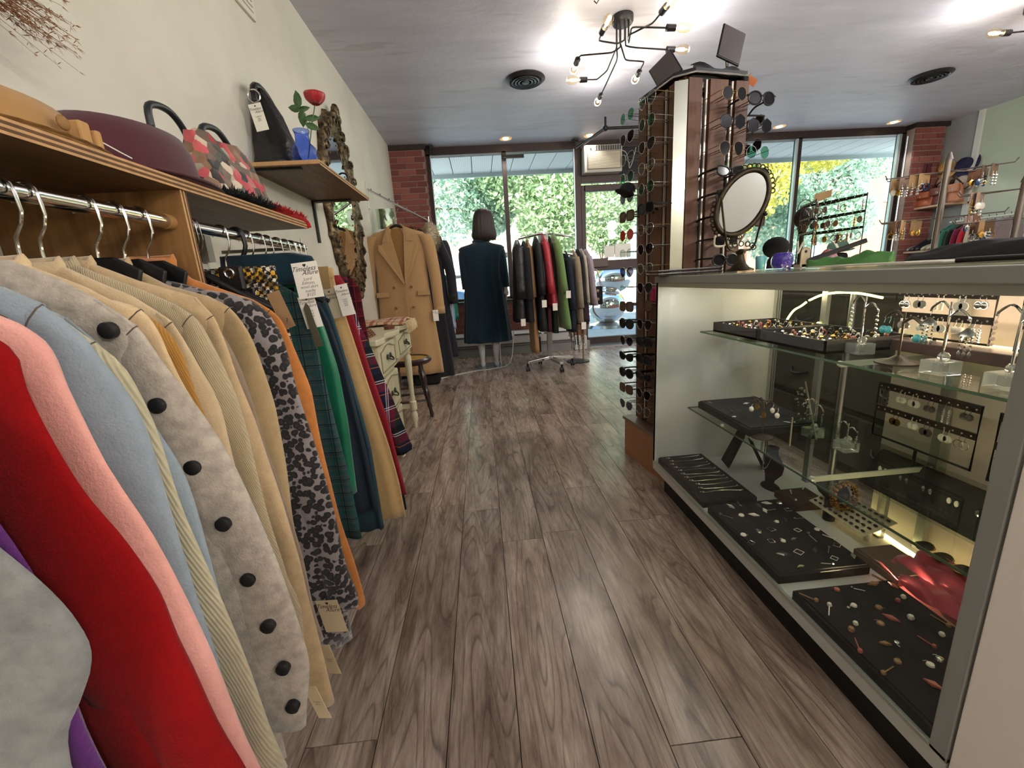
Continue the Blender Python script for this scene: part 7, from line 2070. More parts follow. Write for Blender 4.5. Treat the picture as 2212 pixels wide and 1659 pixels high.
# storage drawers seen through the showcase
dr = thing('drawer_cabinet', 'dark grey green drawer cabinet behind the showcase', 'cabinet', (1.9, 1.6, 0))
dgc = M('grey_green_paint', '45463c', 0.5)
G().box(1.72, 2.15, 0.7, 2.4, 0.0, 0.9).build('cabinet_body', dgc, dr)
for (a, b) in ((0.72, 1.30), (1.32, 1.86), (1.88, 2.38)):
    for (c, d) in ((0.05, 0.30), (0.33, 0.58), (0.61, 0.86)):
        o = G().box(1.70, 1.722, a, b, c, d).build('drawer', dgc, dr, bevel=0.008)
        m_ = (a + b) / 2
        G().tube(smooth_path([(1.70, m_ - 0.06, (c + d) / 2), (1.675, m_ - 0.03, (c + d) / 2 - 0.015), (1.672, m_, (c + d) / 2 - 0.02), (1.675, m_ + 0.03, (c + d) / 2 - 0.015), (1.70, m_ + 0.06, (c + d) / 2)], 3), 0.008, 8).build('handle', black_metal, o, True)
bc = thing('black_cabinet', 'black storage cupboard at the left behind the showcase', 'cabinet', (1.9, 2.7, 0))
G().box(1.66, 2.1, 2.42, 3.0, 0.0, 0.95).build('cabinet_body', M('near_black', '111113', 0.5), bc, bevel=0.005)
G().ball((1.655, 2.55, 0.66), 0.014, 10).build('knob', gold, bc, True)

# ------------------------------------------------------------------ things on the counter
CT = 1.002
mirf = thing('vanity_mirror', 'oval table mirror in a filigree bronze frame on the counter', 'mirror', (1.005, 1.62, CT))
bz = M('dark_antique_brass', '3d3528', 0.4, 0.8, nz=(40, 0.4))
G().lathe((1.005, 1.62, CT), [(0.048, 0), (0.05, 0.005), (0.034, 0.012), (0.022, 0.025), (0.016, 0.04), (0.012, 0.06), (0.018, 0.07), (0.012, 0.08), (0.001, 0.082)], 28).build('foot', bz, mirf, True)
MC = Vector((0.985, 1.60, 1.245))
A = Matrix.Translation(MC) @ Matrix.Rotation(radians(-14), 4, 'Z') @ Matrix.Rotation(radians(28), 4, 'Y')
hx, hz_ = 0.071, 0.110
def el(k, n, a, b, y=0.0):
    q = 2 * pi * k / n
    return A @ Vector((a * cos(q), y, b * sin(q)))
rg = []
for k in range(65):
    q = 2 * pi * k / 64
    wv_ = 0.0015 * sin(q * 32)
    rg.append([A @ Vector(((hx + d) * cos(q), y, (hz_ + d) * sin(q))) for d, y in ((-0.003, -0.004), (0.003, -0.010), (0.013 + wv_, -0.009), (0.017 + wv_, 0.0), (0.010, 0.007), (0, 0.006))])
G().loft(rg, False).build('oval_frame', bz, mirf, 'all')
G().poly([el(k, 40, hx + 0.002, hz_ + 0.002, -0.003) for k in range(40)], (A.to_3x3() @ Vector((0, 0.004, 0)))).build('mirror_glass', M('soft_mirror', '98999a', 0.18, 1.0), mirf)
for k in range(40):
    if 4 <= k <= 16 or 22 <= k <= 34:
        q = 2 * pi * k / 40
        c = A @ Vector(((hx + 0.020) * cos(q), 0, (hz_ + 0.020) * sin(q)))
        G().tube([c + (A.to_3x3() @ Vector((0.008 * cos(z), 0, 0.008 * sin(z)))) for z in [2 * pi * w / 10 for w in range(10)]], 0.0022, 5, closed=True).build('filigree', bz, mirf, True)
for s in (-1, 1):
    P = smooth_path([(1.005, 1.62, CT + 0.075), (1.005 + s * 0.06, 1.62 + s * 0.02, CT + 0.085), (1.005 + s * 0.098, 1.62 + s * 0.05, CT + 0.15), MC + (A.to_3x3() @ Vector((s * (hx + 0.014), 0, 0)))], 5)
    G().tube(P, 0.004, 8).build('yoke_arm', bz, mirf, True)
    G().ball(P[-1] + (A.to_3x3() @ Vector((s * 0.008, 0, 0))), 0.009, 8).build('pivot_knob', bz, mirf, True)
for k in range(7):
    a = pi * k / 6
    G().tube([Vector((1.005 + 0.05 * cos(a), 1.62, CT + 0.085 + 0.015 * sin(a))) + Vector((0.009 * cos(z), 0, 0.009 * sin(z))) for z in [2 * pi * w / 10 for w in range(10)]], 0.0022, 5, closed=True).build('filigree', bz, mirf, True)
for k, (z, w_) in enumerate(((CT, 0.15), (CT + 0.012, 0.13))):
    T = thing('black_tray', 'black lacquer display tray, %s of two stacked at the far left end of the counter' % ('lower' if k == 0 else 'upper'), 'tray', (0.88, 1.70, z), None)
    G().box(0.70, 0.96, 1.66 - 0.0, 1.79, z, z + 0.007).build('tray_board', M('black_lacquer', '1a1b1f', 0.2), T, bevel=0.002)
    G().tube([(0.70, 1.66, z + 0.007), (0.70, 1.79, z + 0.007), (0.96, 1.79, z + 0.007), (0.96, 1.66, z + 0.007)], 0.002, 6, closed=True).build('silver_rim', silver, T, True)
# purple glass jar, tin, card holder, clips, stapler, card
pj = thing('purple_jar', 'purple hammered glass jar beside the vanity mirror', 'jar', (1.16, 1.60, CT))
G().lathe((1.16, 1.60, CT), [(0.001, 0.0), (0.028, 0.0), (0.036, 0.015), (0.037, 0.035), (0.03, 0.055), (0.024, 0.058), (0.022, 0.054), (0.03, 0.034), (0.001, 0.006)], 24).build('glass_body', M('purple_glass', '3a1aa0', 0.1, coat=0.6, bmp=(60, 0.9, 0.02)), pj, 'all')
tj = thing('blue_tumbler', 'small pale blue glass left of the purple jar', 'glass', (1.10, 1.62, CT))
G().lathe((1.10, 1.64, CT), [(0.001, 0), (0.016, 0), (0.018, 0.05), (0.017, 0.051), (0.014, 0.004)], 18).build('glass_body', M('aqua_glass', '6fb6c4', 0.1, coat=0.3), tj, 'all')
ch_ = thing('card_holder', 'cream card holder with keyhole cut-out on the counter', 'card holder', (1.19, 1.52, CT))
pts = [(-0.017, 0), (0.017, 0), (0.017, 0.055), (0.012, 0.068), (0, 0.072), (-0.012, 0.068), (-0.017, 0.055)]
G().poly([(1.19 + a, 1.52, CT + b) for a, b in pts], (0, 0.004, 0)).build('front_plate', M('cream_plastic', 'b5a88f', 0.5), ch_)
G().poly([(1.225 + a, 1.56, CT + b) for a, b in pts], (0, 0.004, 0)).build('back_plate', MATS['cream_plastic'], ch_)
G().box(1.18, 1.235, 1.52, 1.564, CT, CT + 0.01).build('holder_base', MATS['cream_plastic'], ch_)
G().lathe((1.19, 1.5195, CT + 0.055), [(0.005, 0), (0.001, 0.0005)], 12, True, Matrix.Rotation(pi / 2, 3, 'X')).build('keyhole', black_plastic, ch_)
pt_ = thing('red_tin', 'round dusty red tin leaning in a clear holder on the counter', 'tin', (1.24, 1.48, CT))
G().lathe((1.24, 1.47, CT + 0.028), [(0.001, 0.008), (0.026, 0.007), (0.031, 0.002), (0.03, 0.0), (0.001, 0.0)], 28, True, Matrix.Rotation(radians(70), 3, 'X')).build('lid', M('dusty_red_enamel', '8f3a40', 0.25, coat=0.4), pt_, True)
G().box(1.20, 1.28, 1.475, 1.50, CT, CT + 0.004).build('holder', acr, pt_)
stp = thing('stapler', 'long black stapler with raised arm on the counter', 'stapler', (1.15, 1.34, CT))
mS = Matrix.Translation((1.13, 1.42, CT + 0.022)) @ Matrix.Rotation(radians(-32), 4, 'Z') @ Matrix.Rotation(radians(-19), 4, 'Y')
G().box(0.0, 0.155, -0.01, 0.01, -0.006, 0.009, m=mS).build('upper_arm', black_plastic, stp, bevel=0.003)
mS2 = Matrix.Translation((1.13, 1.42, CT)) @ Matrix.Rotation(radians(-32), 4, 'Z')
G().box(-0.01, 0.16, -0.013, 0.013, 0.0, 0.008, m=mS2).build('base', M('dark_brown_plastic', '2a1f20', 0.4), stp, bevel=0.002)
G().cyl(mS2 @ Vector((0, -0.014, 0.02)), mS2 @ Vector((0, 0.014, 0.02)), 0.011, n=16).build('hinge', black_plastic, stp, True)
bcd = thing('business_cards', 'small stack of business cards under the stapler', 'cards', (1.26, 1.28, CT))
for k in range(4):
    G().box(1.20 + 0.003 * k, 1.29 + 0.003 * k, 1.31 - 0.002 * k, 1.36 - 0.002 * k, CT + 0.0006 + 0.0025 * k, CT + 0.0028 + 0.0025 * k).build('card', M('photo_card', '7c8a92', 0.4) if k == 3 else white_card, bcd)
for k, (x, y) in enumerate(((1.22, 1.60), (1.235, 1.62), (1.30, 1.50))):
    g = G().box(-0.003, 0.003, -0.002, 0.002, 0, 0.045, m=Matrix.Translation((x, y, CT + 0.052)) @ Matrix.Rotation(radians(25 - 30 * k), 4, 'Y'))
    tag(g.build('clothes_peg', white_card, None, origin=(x, y, CT)), 'white clothes peg standing in the cream card holder', 'peg', 'pegs in the card holder')
bh = thing('beret', 'black felt beret resting behind the vanity mirror', 'hat', (1.21, 1.70, CT))
G().ball((1.215, 1.72, CT + 0.082), 0.05, 18, (1.0, 0.9, 0.85)).build('beret_body', black_velvet, bh, 'all')
G().lathe((1.215, 1.72, CT), [(0.03, 0), (0.028, 0.03), (0.02, 0.05)], 16).build('hat_stand', black_plastic, bh, True)
mkp = thing('draped_head_form', 'small dark head form wearing a bonnet beside the vanity mirror', 'display head', (1.27, 1.66, CT))
G().ball((1.275, 1.66, CT + 0.185), 0.036, 16, (0.9, 0.9, 1.1)).build('bonnet', M('dark_brown_felt', '2a2119', 0.9), mkp, 'all')
G().lathe((1.275, 1.66, CT), [(0.028, 0), (0.026, 0.01), (0.008, 0.02), (0.008, 0.12), (0.02, 0.15)], 14).build('form_stand', bz, mkp, True)
G().torus((1.275, 1.655, CT + 0.22), 0.03, 0.0016, 'y', 20, 5).build('hoop', bz, mkp, True)

# tiered wire earring rack
wr = thing('wire_earring_rack', 'black three tier perforated wire earring rack on the counter', 'earring display', (1.27, 1.42, CT))
rk = black_metal
corners = [(1.20, 1.50), (1.33, 1.56), (1.37, 1.44), (1.25, 1.38)]
corners = [(1.17, 1.47), (1.23, 1.62), (1.285, 1.60), (1.275, 1.385)]
for (a, b) in ((corners[0], corners[2]), (corners[1], corners[3]), (corners[2], corners[3]), (corners[0], corners[1])):
    for z in (CT + 0.115, CT + 0.165, CT + 0.215):
        d = Vector((b[0] - a[0], b[1] - a[1], 0)); n_ = Vector((-d.y, d.x, 0)).normalized() * 0.001
        p, q = Vector((a[0], a[1], z)), Vector((b[0], b[1], z))
        h_ = Vector((0, 0, 0.0075))
        bar = G().loft([[p - n_, p + n_, p + n_ + h_, p - n_ + h_], [q - n_, q + n_, q + n_ + h_, q - n_ + h_]]).build('perforated_bar', rk, wr)
        g = G()
        m = 9
        for k in range(m):
            c = p.lerp(q, (k + 0.5) / m) + Vector((0, 0, 0.004))
            g.box(c.x - 0.0016, c.x + 0.0016, c.y - 0.0018, c.y + 0.0018, c.z - 0.0018, c.z + 0.0018)
        g.build('bar_holes', M('pale_hole2', 'd9e6c4', 0.6), bar, kind='stuff')
for c in corners:
    G().cyl((c[0], c[1], CT), (c[0], c[1], CT + 0.225), 0.0016, n=6).build('upright', rk, wr)
kb = thing('paper_card', 'brown kraft paper tag clipped on top of the wire earring rack', 'card', (1.22, 1.50, CT + 0.22))
G().poly([(1.185, 1.50, CT + 0.215), (1.235, 1.485, CT + 0.232), (1.235, 1.485, CT + 0.255), (1.186, 1.50, CT + 0.245)], (0, 0.001, 0)).build('card', kraft, kb)
rnd = random.Random(17)
for z in (CT + 0.113, CT + 0.163, CT + 0.213):
    for k in range(16):
        a, b = rnd.choice([(corners[0], corners[2]), (corners[1], corners[3]), (corners[2], corners[3])])
        f = rnd.random()
        drop_earring((a[0] + (b[0] - a[0]) * f, a[1] + (b[1] - a[1]) * f, z), 'earring on the ' + ('bottom' if z - CT < 0.13 else 'middle' if z - CT < 0.18 else 'top') + ' tier of the wire rack', 'earrings on the wire rack ' + ('bottom' if z - CT < 0.13 else 'middle' if z - CT < 0.18 else 'top'), rnd.choice([silver, gold, MATS['amber_bead'], MATS['dark_stone']]), rnd.choice([0, 3, 4]), rnd.uniform(0.012, 0.03), 'hook_earring')

# green and black cloths, phone
def cloth_heap(name, label, mat, p0, p1, w, h, seed, cat='cloth', peak=None):
    T = thing(name, label, cat, ((p0[0] + p1[0]) / 2, (p0[1] + p1[1]) / 2, CT))
    rn = random.Random(seed)
    a, b = Vector((p0[0], p0[1], 0)), Vector((p1[0], p1[1], 0))
    d = (b - a).normalized(); n_ = Vector((-d.y, d.x, 0))
    rows = []
    ph = [rn.uniform(0, 6) for _ in range(4)]
    for i in range(25):
        f = i / 24
        hh = h * (0.25 + 0.75 * (peak(f) if peak else sin(pi * f)))
        row = []
        for j in range(15):
            g_ = j / 14 * 2 - 1
            z = max(0.002, hh * (1 - g_ * g_) + 0.006 * sin(f * 14 + g_ * 4 + ph[0]) * (1 - abs(g_)) + 0.004 * sin(f * 23 - g_ * 9 + ph[1]) * (1 - abs(g_)))
            c = a.lerp(b, f) + n_ * (w * g_ * (0.6 + 0.4 * sin(pi * min(1, f * 1.3))) + 0.008 * sin(f * 9 + ph[2]))
            row.append((c.x, c.y, CT + z))
        rows.append(row)
    o = G().loft(rows, False, False).build('cloth_folds', mat, T, 'all')
    md = o.modifiers.new('thick', 'SOLIDIFY'); md.thickness = 0.002
    return T
cloth_heap('green_scarf', 'crumpled bright green silk scarf on the counter', M('green_silk', '3d7031', 0.5), (1.08, 1.36), (1.20, 1.19), 0.035, 0.042, 5, 'scarf', lambda f: 0.25 + 0.55 * f ** 1.5 + 0.1 * sin(f * 12))
cloth_heap('black_garment', 'black jersey garment heaped on the counter at the right', M('black_jersey', '0a0a0c', 0.85), (1.20, 1.12), (1.14, 0.56), 0.06, 0.065, 6, 'garment', lambda f: 0.15 + 0.85 * min(1.0, f * 1.1) ** 1.1)
ph_ = thing('phone', 'black smartphone lying at the front right edge of the counter', 'phone', (0.85, 0.66, CT))
G().box(-0.036, 0.036, -0.075, 0.075, 0, 0.009, m=Matrix.Translation((0.90, 0.66, CT)) @ Matrix.Rotation(radians(20), 4, 'Z')).build('phone_body', M('phone_black', '0a0a0d', 0.15), ph_, bevel=0.003)
wp = thing('tissue_paper', 'thin sheets of white tissue paper lying under the cloths on the counter', 'paper', (1.0, 1.0, CT))
for k in range(3):
    G().box(0.95 + 0.02 * k, 1.12, 0.75 + 0.1 * k, 1.25, CT + 0.0003 + 0.0012 * k, CT + 0.0012 + 0.0012 * k).build('sheet', M('tissue', 'c6c0b0', 0.7), wp)

# ------------------------------------------------------------------ sunglasses tower
TX, TY, TA, TH = 1.03, 2.12, radians(12), 0.18
tw = thing('sunglasses_tower', 'square brown wood sunglasses display tower with mirror strip behind the showcase', 'display tower', (TX, TY, 0))
twood = wood('tower_wood', '4f3222', '704a33', 6, (5, 5, 0.7), 0.62, 0.0, 0.1)
Rt = Matrix.Rotation(TA, 4, 'Z')
MT = Matrix.Translation((TX, TY, 0)) @ Rt
def tb_(x0, x1, y0, y1, z0, z1):
    return G().box(x0, x1, y0, y1, z0, z1, m=MT)
MB = Matrix.Translation((1.017, 2.084, 0)) @ Matrix.Rotation(radians(8), 4, 'Z')
G().box(-0.215, 0.215, -0.215, 0.215, 0.0, 0.205, m=MB).build('base_box', M('base_wood', '9a6a48', 0.5, nz=(4, 0.08)), tw)
G().box(-0.225, 0.225, -0.225, 0.225, 0.205, 0.222, m=MB).build('base_top', M('base_top_laminate', '6f5f52', 0.35), tw, bevel=0.003)
tb_(-0.15, 0.15, -0.15, 0.15, 0.222, 1.80).build('core', twood, tw)
for face in range(4):
    Rf = MT @ Matrix.Rotation(face * pi / 2, 4, 'Z')
    for (a, b) in ((-0.15, -0.085), (-0.045, 0.045), (0.085, 0.15)):
        G().box(a, b, -0.178, -0.15, 0.23, 1.785, m=Rf).build('vertical_panel', twood, tw)
    for c in (-0.065, 0.065):
        G().box(c - 0.018, c + 0.018, -0.154, -0.150, 0.23, 1.785, m=Rf).build('mirror_slot', M('grey_slot_mirror', '9c9c9c', 0.15, 0.9), tw)
        G().box(c - 0.004, c + 0.004, -0.18, -0.172, 0.24, 1.78, m=Rf).build('peg_rail', M('pale_rail', 'b8aca0', 0.35, 0.5), tw)
G().box(-0.196, -0.150, -0.19, -0.186, 0.95, 1.775, m=MT @ Matrix.Rotation(radians(-18), 4, 'Z') @ Matrix.Translation((0.045, -0.06, 0))).build('mirror_strip', M('strip_mirror', 'b4b6ac', 0.12, 1.0), tw) if False else None
ms = Matrix.Translation((0.889, 1.921, 0)) @ Matrix.Rotation(radians(-20), 4, 'Z')
G().box(-0.026, 0.026, -0.003, 0.003, 0.26, 1.775, m=ms).build('mirror_strip', M('strip_mirror', 'b4b6ac', 0.12, 1.0), tw)
tp = G()
oct_ = [(-0.19, -0.13), (-0.13, -0.19), (0.13, -0.19), (0.19, -0.13), (0.19, 0.13), (0.13, 0.19), (-0.13, 0.19), (-0.19, 0.13)]
tp.poly([MT @ Vector((a, b, 1.80)) for a, b in oct_], (0, 0, 0.018)).build('top_board', black_plastic, tw, bevel=0.002)
G().tube([MT @ Vector((a * 1.01, b * 1.01, 1.80)) for a, b in oct_], 0.004, 6, closed=True).build('silver_rim', silver, tw, True)
def sqmirror(c, yaw, pitch, roll, w, h, label):
    T = thing('tilting_mirror', label, 'mirror', (c[0], c[1], 1.82))
    A = Matrix.Translation(c) @ Matrix.Rotation(yaw, 4, 'Z') @ Matrix.Rotation(pitch, 4, 'X') @ Matrix.Rotation(roll, 4, 'Y')
    G().box(-w / 2, w / 2, -0.004, 0.006, -h / 2, h / 2, m=A).build('mirror_frame', black_plastic, T, bevel=0.004)
    G().box(-w / 2 + 0.005, w / 2 - 0.005, -0.0055, -0.0035, -h / 2 + 0.005, h / 2 - 0.005, m=A).build('mirror_glass', M('dark_sheen_mirror', '8c8682', 0.1, 1.0), T)
    G().cyl((c[0], c[1] + 0.01, 1.818), A @ Vector((0, 0.008, -h / 2 + 0.01)), 0.006, n=8).build('swivel', chrome, T, True)
    return T
sqmirror(Vector((1.155, 2.03, 1.945)), radians(10), radians(-12), radians(20), 0.115, 0.15, 'larger black framed tilting square mirror on top of the sunglasses tower')
sqmirror(Vector((0.905, 2.12, 1.895)), radians(-50), radians(-15), radians(-32), 0.115, 0.14, 'small tilted square mirror on the left top corner of the sunglasses tower')
sf = thing('silk_scarf', 'black silk scarf draped over the top of the sunglasses tower', 'scarf', (1.06, 1.94, 1.82))
rows = []
for i in range(13):
    f = i / 12
    rows.append([(0.93 + 0.25 * f + 0.01 * sin(j), 1.945 + 0.055 * f - 0.012 - 0.012 * sin(j * 1.3 + f * 4), 1.835 - 0.02 * j * (0.7 + 0.5 * sin(pi * f)) + 0.012 * sin(f * 9 + j)) for j in range(6)])
o_ = G().loft(rows, False, False).build('silk', M('black_silk', '0e0e12', 0.35), sf, 'all')
md = o_.modifiers.new('thick', 'SOLIDIFY'); md.thickness = 0.0015
og = thing('paper_tags', 'orange paper tags and twine lying on the right end of the tower top', 'tag', (1.22, 2.05, 1.82))
for k in range(5):
    G().box(-0.014, 0.014, -0.0008, 0.0008, -0.02, 0.02, m=Matrix.Translation((1.15 + 0.03 * k, 2.0 + 0.012 * k, 1.828 - 0.004 * k)) @ Matrix.Rotation(k * 1.3, 4, 'Y') @ Matrix.Rotation(k * .7, 4, 'Z')).build('paper_tag', M('orange_paper', 'b9683a', 0.7), og)

def lens_shape(kind, n=20):
    out = []
    for k in range(n):
        a = 2 * pi * k / n
        x, z = cos(a), sin(a)
        if kind == 'round':
            p = (0.024 * x, 0.024 * z)
        elif kind == 'square':
            p = (0.028 * (abs(x) ** 0.55) * (1 if x > 0 else -1), 0.023 * (abs(z) ** 0.55) * (1 if z > 0 else -1))
        elif kind == 'cat':
            p = (0.029 * x + (0.006 * max(0, z)), 0.019 * z + 0.008 * max(0, x) * (z > 0))
        elif kind == 'aviator':
            p = (0.027 * x + 0.003 * z, 0.024 * z - 0.004 * (1 - abs(x)))
        elif kind == 'hex':
            q = round(a / (pi / 3)) * pi / 3
            p = (0.026 * cos(a) / max(0.87, abs(cos(a - q))), 0.024 * sin(a) / max(0.87, abs(cos(a - q))))
        elif kind == 'tear':
            p = (0.023 * x * (0.55 + 0.45 * (z + 1) / 2 + 0.25), 0.027 * z)
        else:
            p = (0.031 * x, 0.024 * z)
        out.append(p)
    return out
def make_glasses(kind, frame_m, lens_m, thick, temple_m=None, tw_=0.004):
    T = thing('sunglasses', 'x', 'sunglasses', (0, 0, 0))
    sh = lens_shape(kind)
    fr = G()
    for s in (-1, 1):
        c = 0.034 * s
        ring = []
        pts = [Vector((c + s * a, 0.004 * abs(c + s * a) / 0.06, b)) for a, b in sh]
        fr.tube(pts, thick, 6, closed=True)
    fr.tube([(-0.010, 0.0, 0.006), (0, -0.002, 0.009), (0.010, 0.0, 0.006)], thick * 0.9, 6)
    fo = fr.build('frame', frame_m, T, True)
    for s in (-1, 1):
        c = 0.034 * s
        pts = [Vector((c + s * a, 0.004 * abs(c + s * a) / 0.06, b)) for a, b in sh]
        G().poly(pts if s > 0 else pts[::-1], (0, 0.0015, 0)).build('lens', lens_m, T)
        ex = max(abs(p.x) for p in pts)
        G().tube(smooth_path([(s * ex, 0.004, 0.010), (s * (ex + 0.006), 0.015, 0.010), (s * (ex + 0.004), 0.09, 0.009), (s * (ex + 0.002), 0.115, 0.002), (s * (ex), 0.135, -0.014)], 3), thick * 1.05 if not tw_ else tw_ * 0.5, 6).build('temple', temple_m or frame_m, T, True)
    return T
bp = black_plastic
tort = M('tortoiseshell', '4a2a17', 0.25, nz=(60, 0.6))
dlens = M('dark_lens', '17151a', 0.08)
dlens.node_tree.nodes['Principled BSDF'].inputs['Specular IOR Level'].default_value = 0.15
blens = M('brown_gradient_lens', '4a352b', 0.1)
glens = thin_glass('pale_green_lens', 'a9d6c0', .3)
rlens = M('red_lens', 'b5262a', 0.12)
plens = thin_glass('grey_lilac_lens', '8f8690', .3)
white_pl = M('ivory_plastic', 'd3c8b4', 0.3)
PR = {}
PR['black round sunglasses with gold arms'] = make_glasses('round', M('thin_gold', '9d8458', 0.3, 0.9), dlens, 0.0012, gold, 0.003)
PR['black hexagonal sunglasses'] = make_glasses('hex', M('gunmetal', '3a3a3c', 0.3, 0.8), dlens, 0.0013, None, 0.003)
PR['black teardrop sunglasses with gold bridge'] = make_glasses('tear', M('thin_gold', '9d8458', 0.3, 0.9), dlens, 0.0011, None, 0.0028)
PR['thick black cat eye sunglasses'] = make_glasses('cat', bp, dlens, 0.0035, None, 0.010)
PR['thick black square sunglasses'] = make_glasses('square', bp, dlens, 0.0036, None, 0.010)
PR['ivory rimmed square sunglasses with black arms'] = make_glasses('square', white_pl, dlens, 0.0048, bp, 0.008)
PR['oversized black oval sunglasses'] = make_glasses('oval', bp, dlens, 0.0034, None, 0.008)
PR['tortoiseshell sunglasses with brown lenses'] = make_glasses('square', tort, blens, 0.0032, None, 0.007)
PR['silver aviator sunglasses with smoky lilac lenses'] = make_glasses('aviator', silver, plens, 0.0011, None, 0.0026)
PR['thin wire round glasses with pale green lenses'] = make_glasses('round', silver, glens, 0.001, None, 0.0026)
PR['red lensed round sunglasses'] = make_glasses('round', M('red_metal', 'a02525', 0.3, 0.5), rlens, 0.0016, None, 0.0028)
PR['clear lensed wire reading glasses'] = make_glasses('aviator', silver, thin_glass('clear_lens', 'e6ecea', .3), 0.0012, M('brass_arm', 'a58d5d', 0.3, 0.8), 0.0026)
keys = list(PR)
used_ = {}
def put_glasses(key, face, u, z, label):
    Rf = MT @ Matrix.Rotation(face * pi / 2, 4, 'Z')
    p = Rf @ Vector((u, -0.290, z))
    rz = TA + face * pi / 2
    if key not in used_:
        o = PR[key]
        used_[key] = 1
        o.location = p; o.rotation_euler = (0, 0, rz); o['label'] = label
    else:
        o = dup(PR[key], p, label, rz)
    o['group'] = 'sunglasses on the display tower'
    for s in (-1, 1):
        G().cyl(Rf @ Vector((u + s * 0.012, -0.175, z + 0.0085)), Rf @ Vector((u + s * 0.012, -0.272, z + 0.0085)), 0.0022, n=6).build('display_peg', M('peg_metal', '8f8478', 0.35, 0.6), tw, True)
    return o
ordn = ['first', 'second', 'third', 'fourth', 'fifth', 'sixth', 'seventh', 'eighth', 'ninth', 'tenth', 'eleventh', 'twelfth', 'thirteenth', 'fourteenth', 'fifteenth', 'sixteenth', 'seventeenth']
near_rows = [1.69, 1.59, 1.49, 1.405, 1.31, 1.22, 1.13, 1.05]
nk_l = ['black round sunglasses with gold arms', 'black hexagonal sunglasses', 'black teardrop sunglasses with gold bridge', 'thick black cat eye sunglasses', 'thick black square sunglasses', 'thick black square sunglasses', 'ivory rimmed square sunglasses with black arms', 'oversized black oval sunglasses']
nk_r = ['oversized black oval sunglasses', 'black hexagonal sunglasses', 'thin wire round glasses with pale green lenses', 'oversized black oval sunglasses', 'thick black cat eye sunglasses', 'tortoiseshell sunglasses with brown lenses', 'thick black cat eye sunglasses', 'tortoiseshell sunglasses with brown lenses']
for i, z in enumerate(near_rows):
    put_glasses(nk_l[i], 0, -0.02, z, nk_l[i] + ', tower counter side left, %s row from top' % ordn[i])
    if i < 6:
        put_glasses(nk_r[i], 0, 0.115, z - 0.012, nk_r[i] + ', tower counter side right, %s row from top' % ordn[i])
lrows = [1.73 - 0.0865 * i for i in range(17)]
seq1 = [9, 8, 11, 9, 8, 7, 10, 11, 8, 11, 7, 6, 8, 3, 6, 7, 8]
seq2 = [11, 9, 8, 11, 9, 4, 11, 8, 11, 8, 7, 8, 6, 4, 3, 8, 11]
for i, z in enumerate(lrows):
    put_glasses(keys[seq1[i]], 3, -0.075, z - 0.01, keys[seq1[i]] + ', tower aisle side rear, %s row from top' % ordn[i])
    put_glasses(keys[seq2[i]], 3, 0.085, z, keys[seq2[i]] + ', tower aisle side front, %s row from top' % ordn[i])
for i in range(4):
    z = 1.66 - 0.10 * i
    put_glasses(keys[[6, 1, 9, 3][i]], 1, -0.07, z, keys[[6, 1, 9, 3][i]] + ', tower right hand side, %s row from top' % ordn[i])
for k_, o in PR.items():
    if k_ not in used_:
        for c in list(o.children):
            bpy.data.objects.remove(c)
        bpy.data.objects.remove(o)
pk = thing('sunglasses_case', 'bright pink fabric glasses case hung low on the tower', 'glasses case', (0.83, 1.97, 0.9))
G().box(-0.02, 0.02, -0.02, 0.02, 0, 0.07, m=Matrix.Translation((0.825, 1.985, 0.88)) @ Rt).build('case_body', M('pink_fabric', 'b32f55', 0.7), pk, bevel=0.01)
bkc = thing('black_hat', 'black peaked cap hooked on the aisle side of the tower', 'hat', (0.76, 2.12, 1.35))
G().ball((0.735, 2.13, 1.405), 0.05, 16, (0.75, 0.9, 0.7)).build('cap_crown', M('black_felt', '141316', 0.9), bkc, 'all')
G().lathe((0.71, 2.10, 1.385), [(0.001, 0.0), (0.045, 0.002), (0.046, 0.005), (0.001, 0.006)], 20, True, Matrix.Rotation(radians(20), 3, 'Y')).build('peak', M('black_felt', '141316', 0.9), bkc, True)

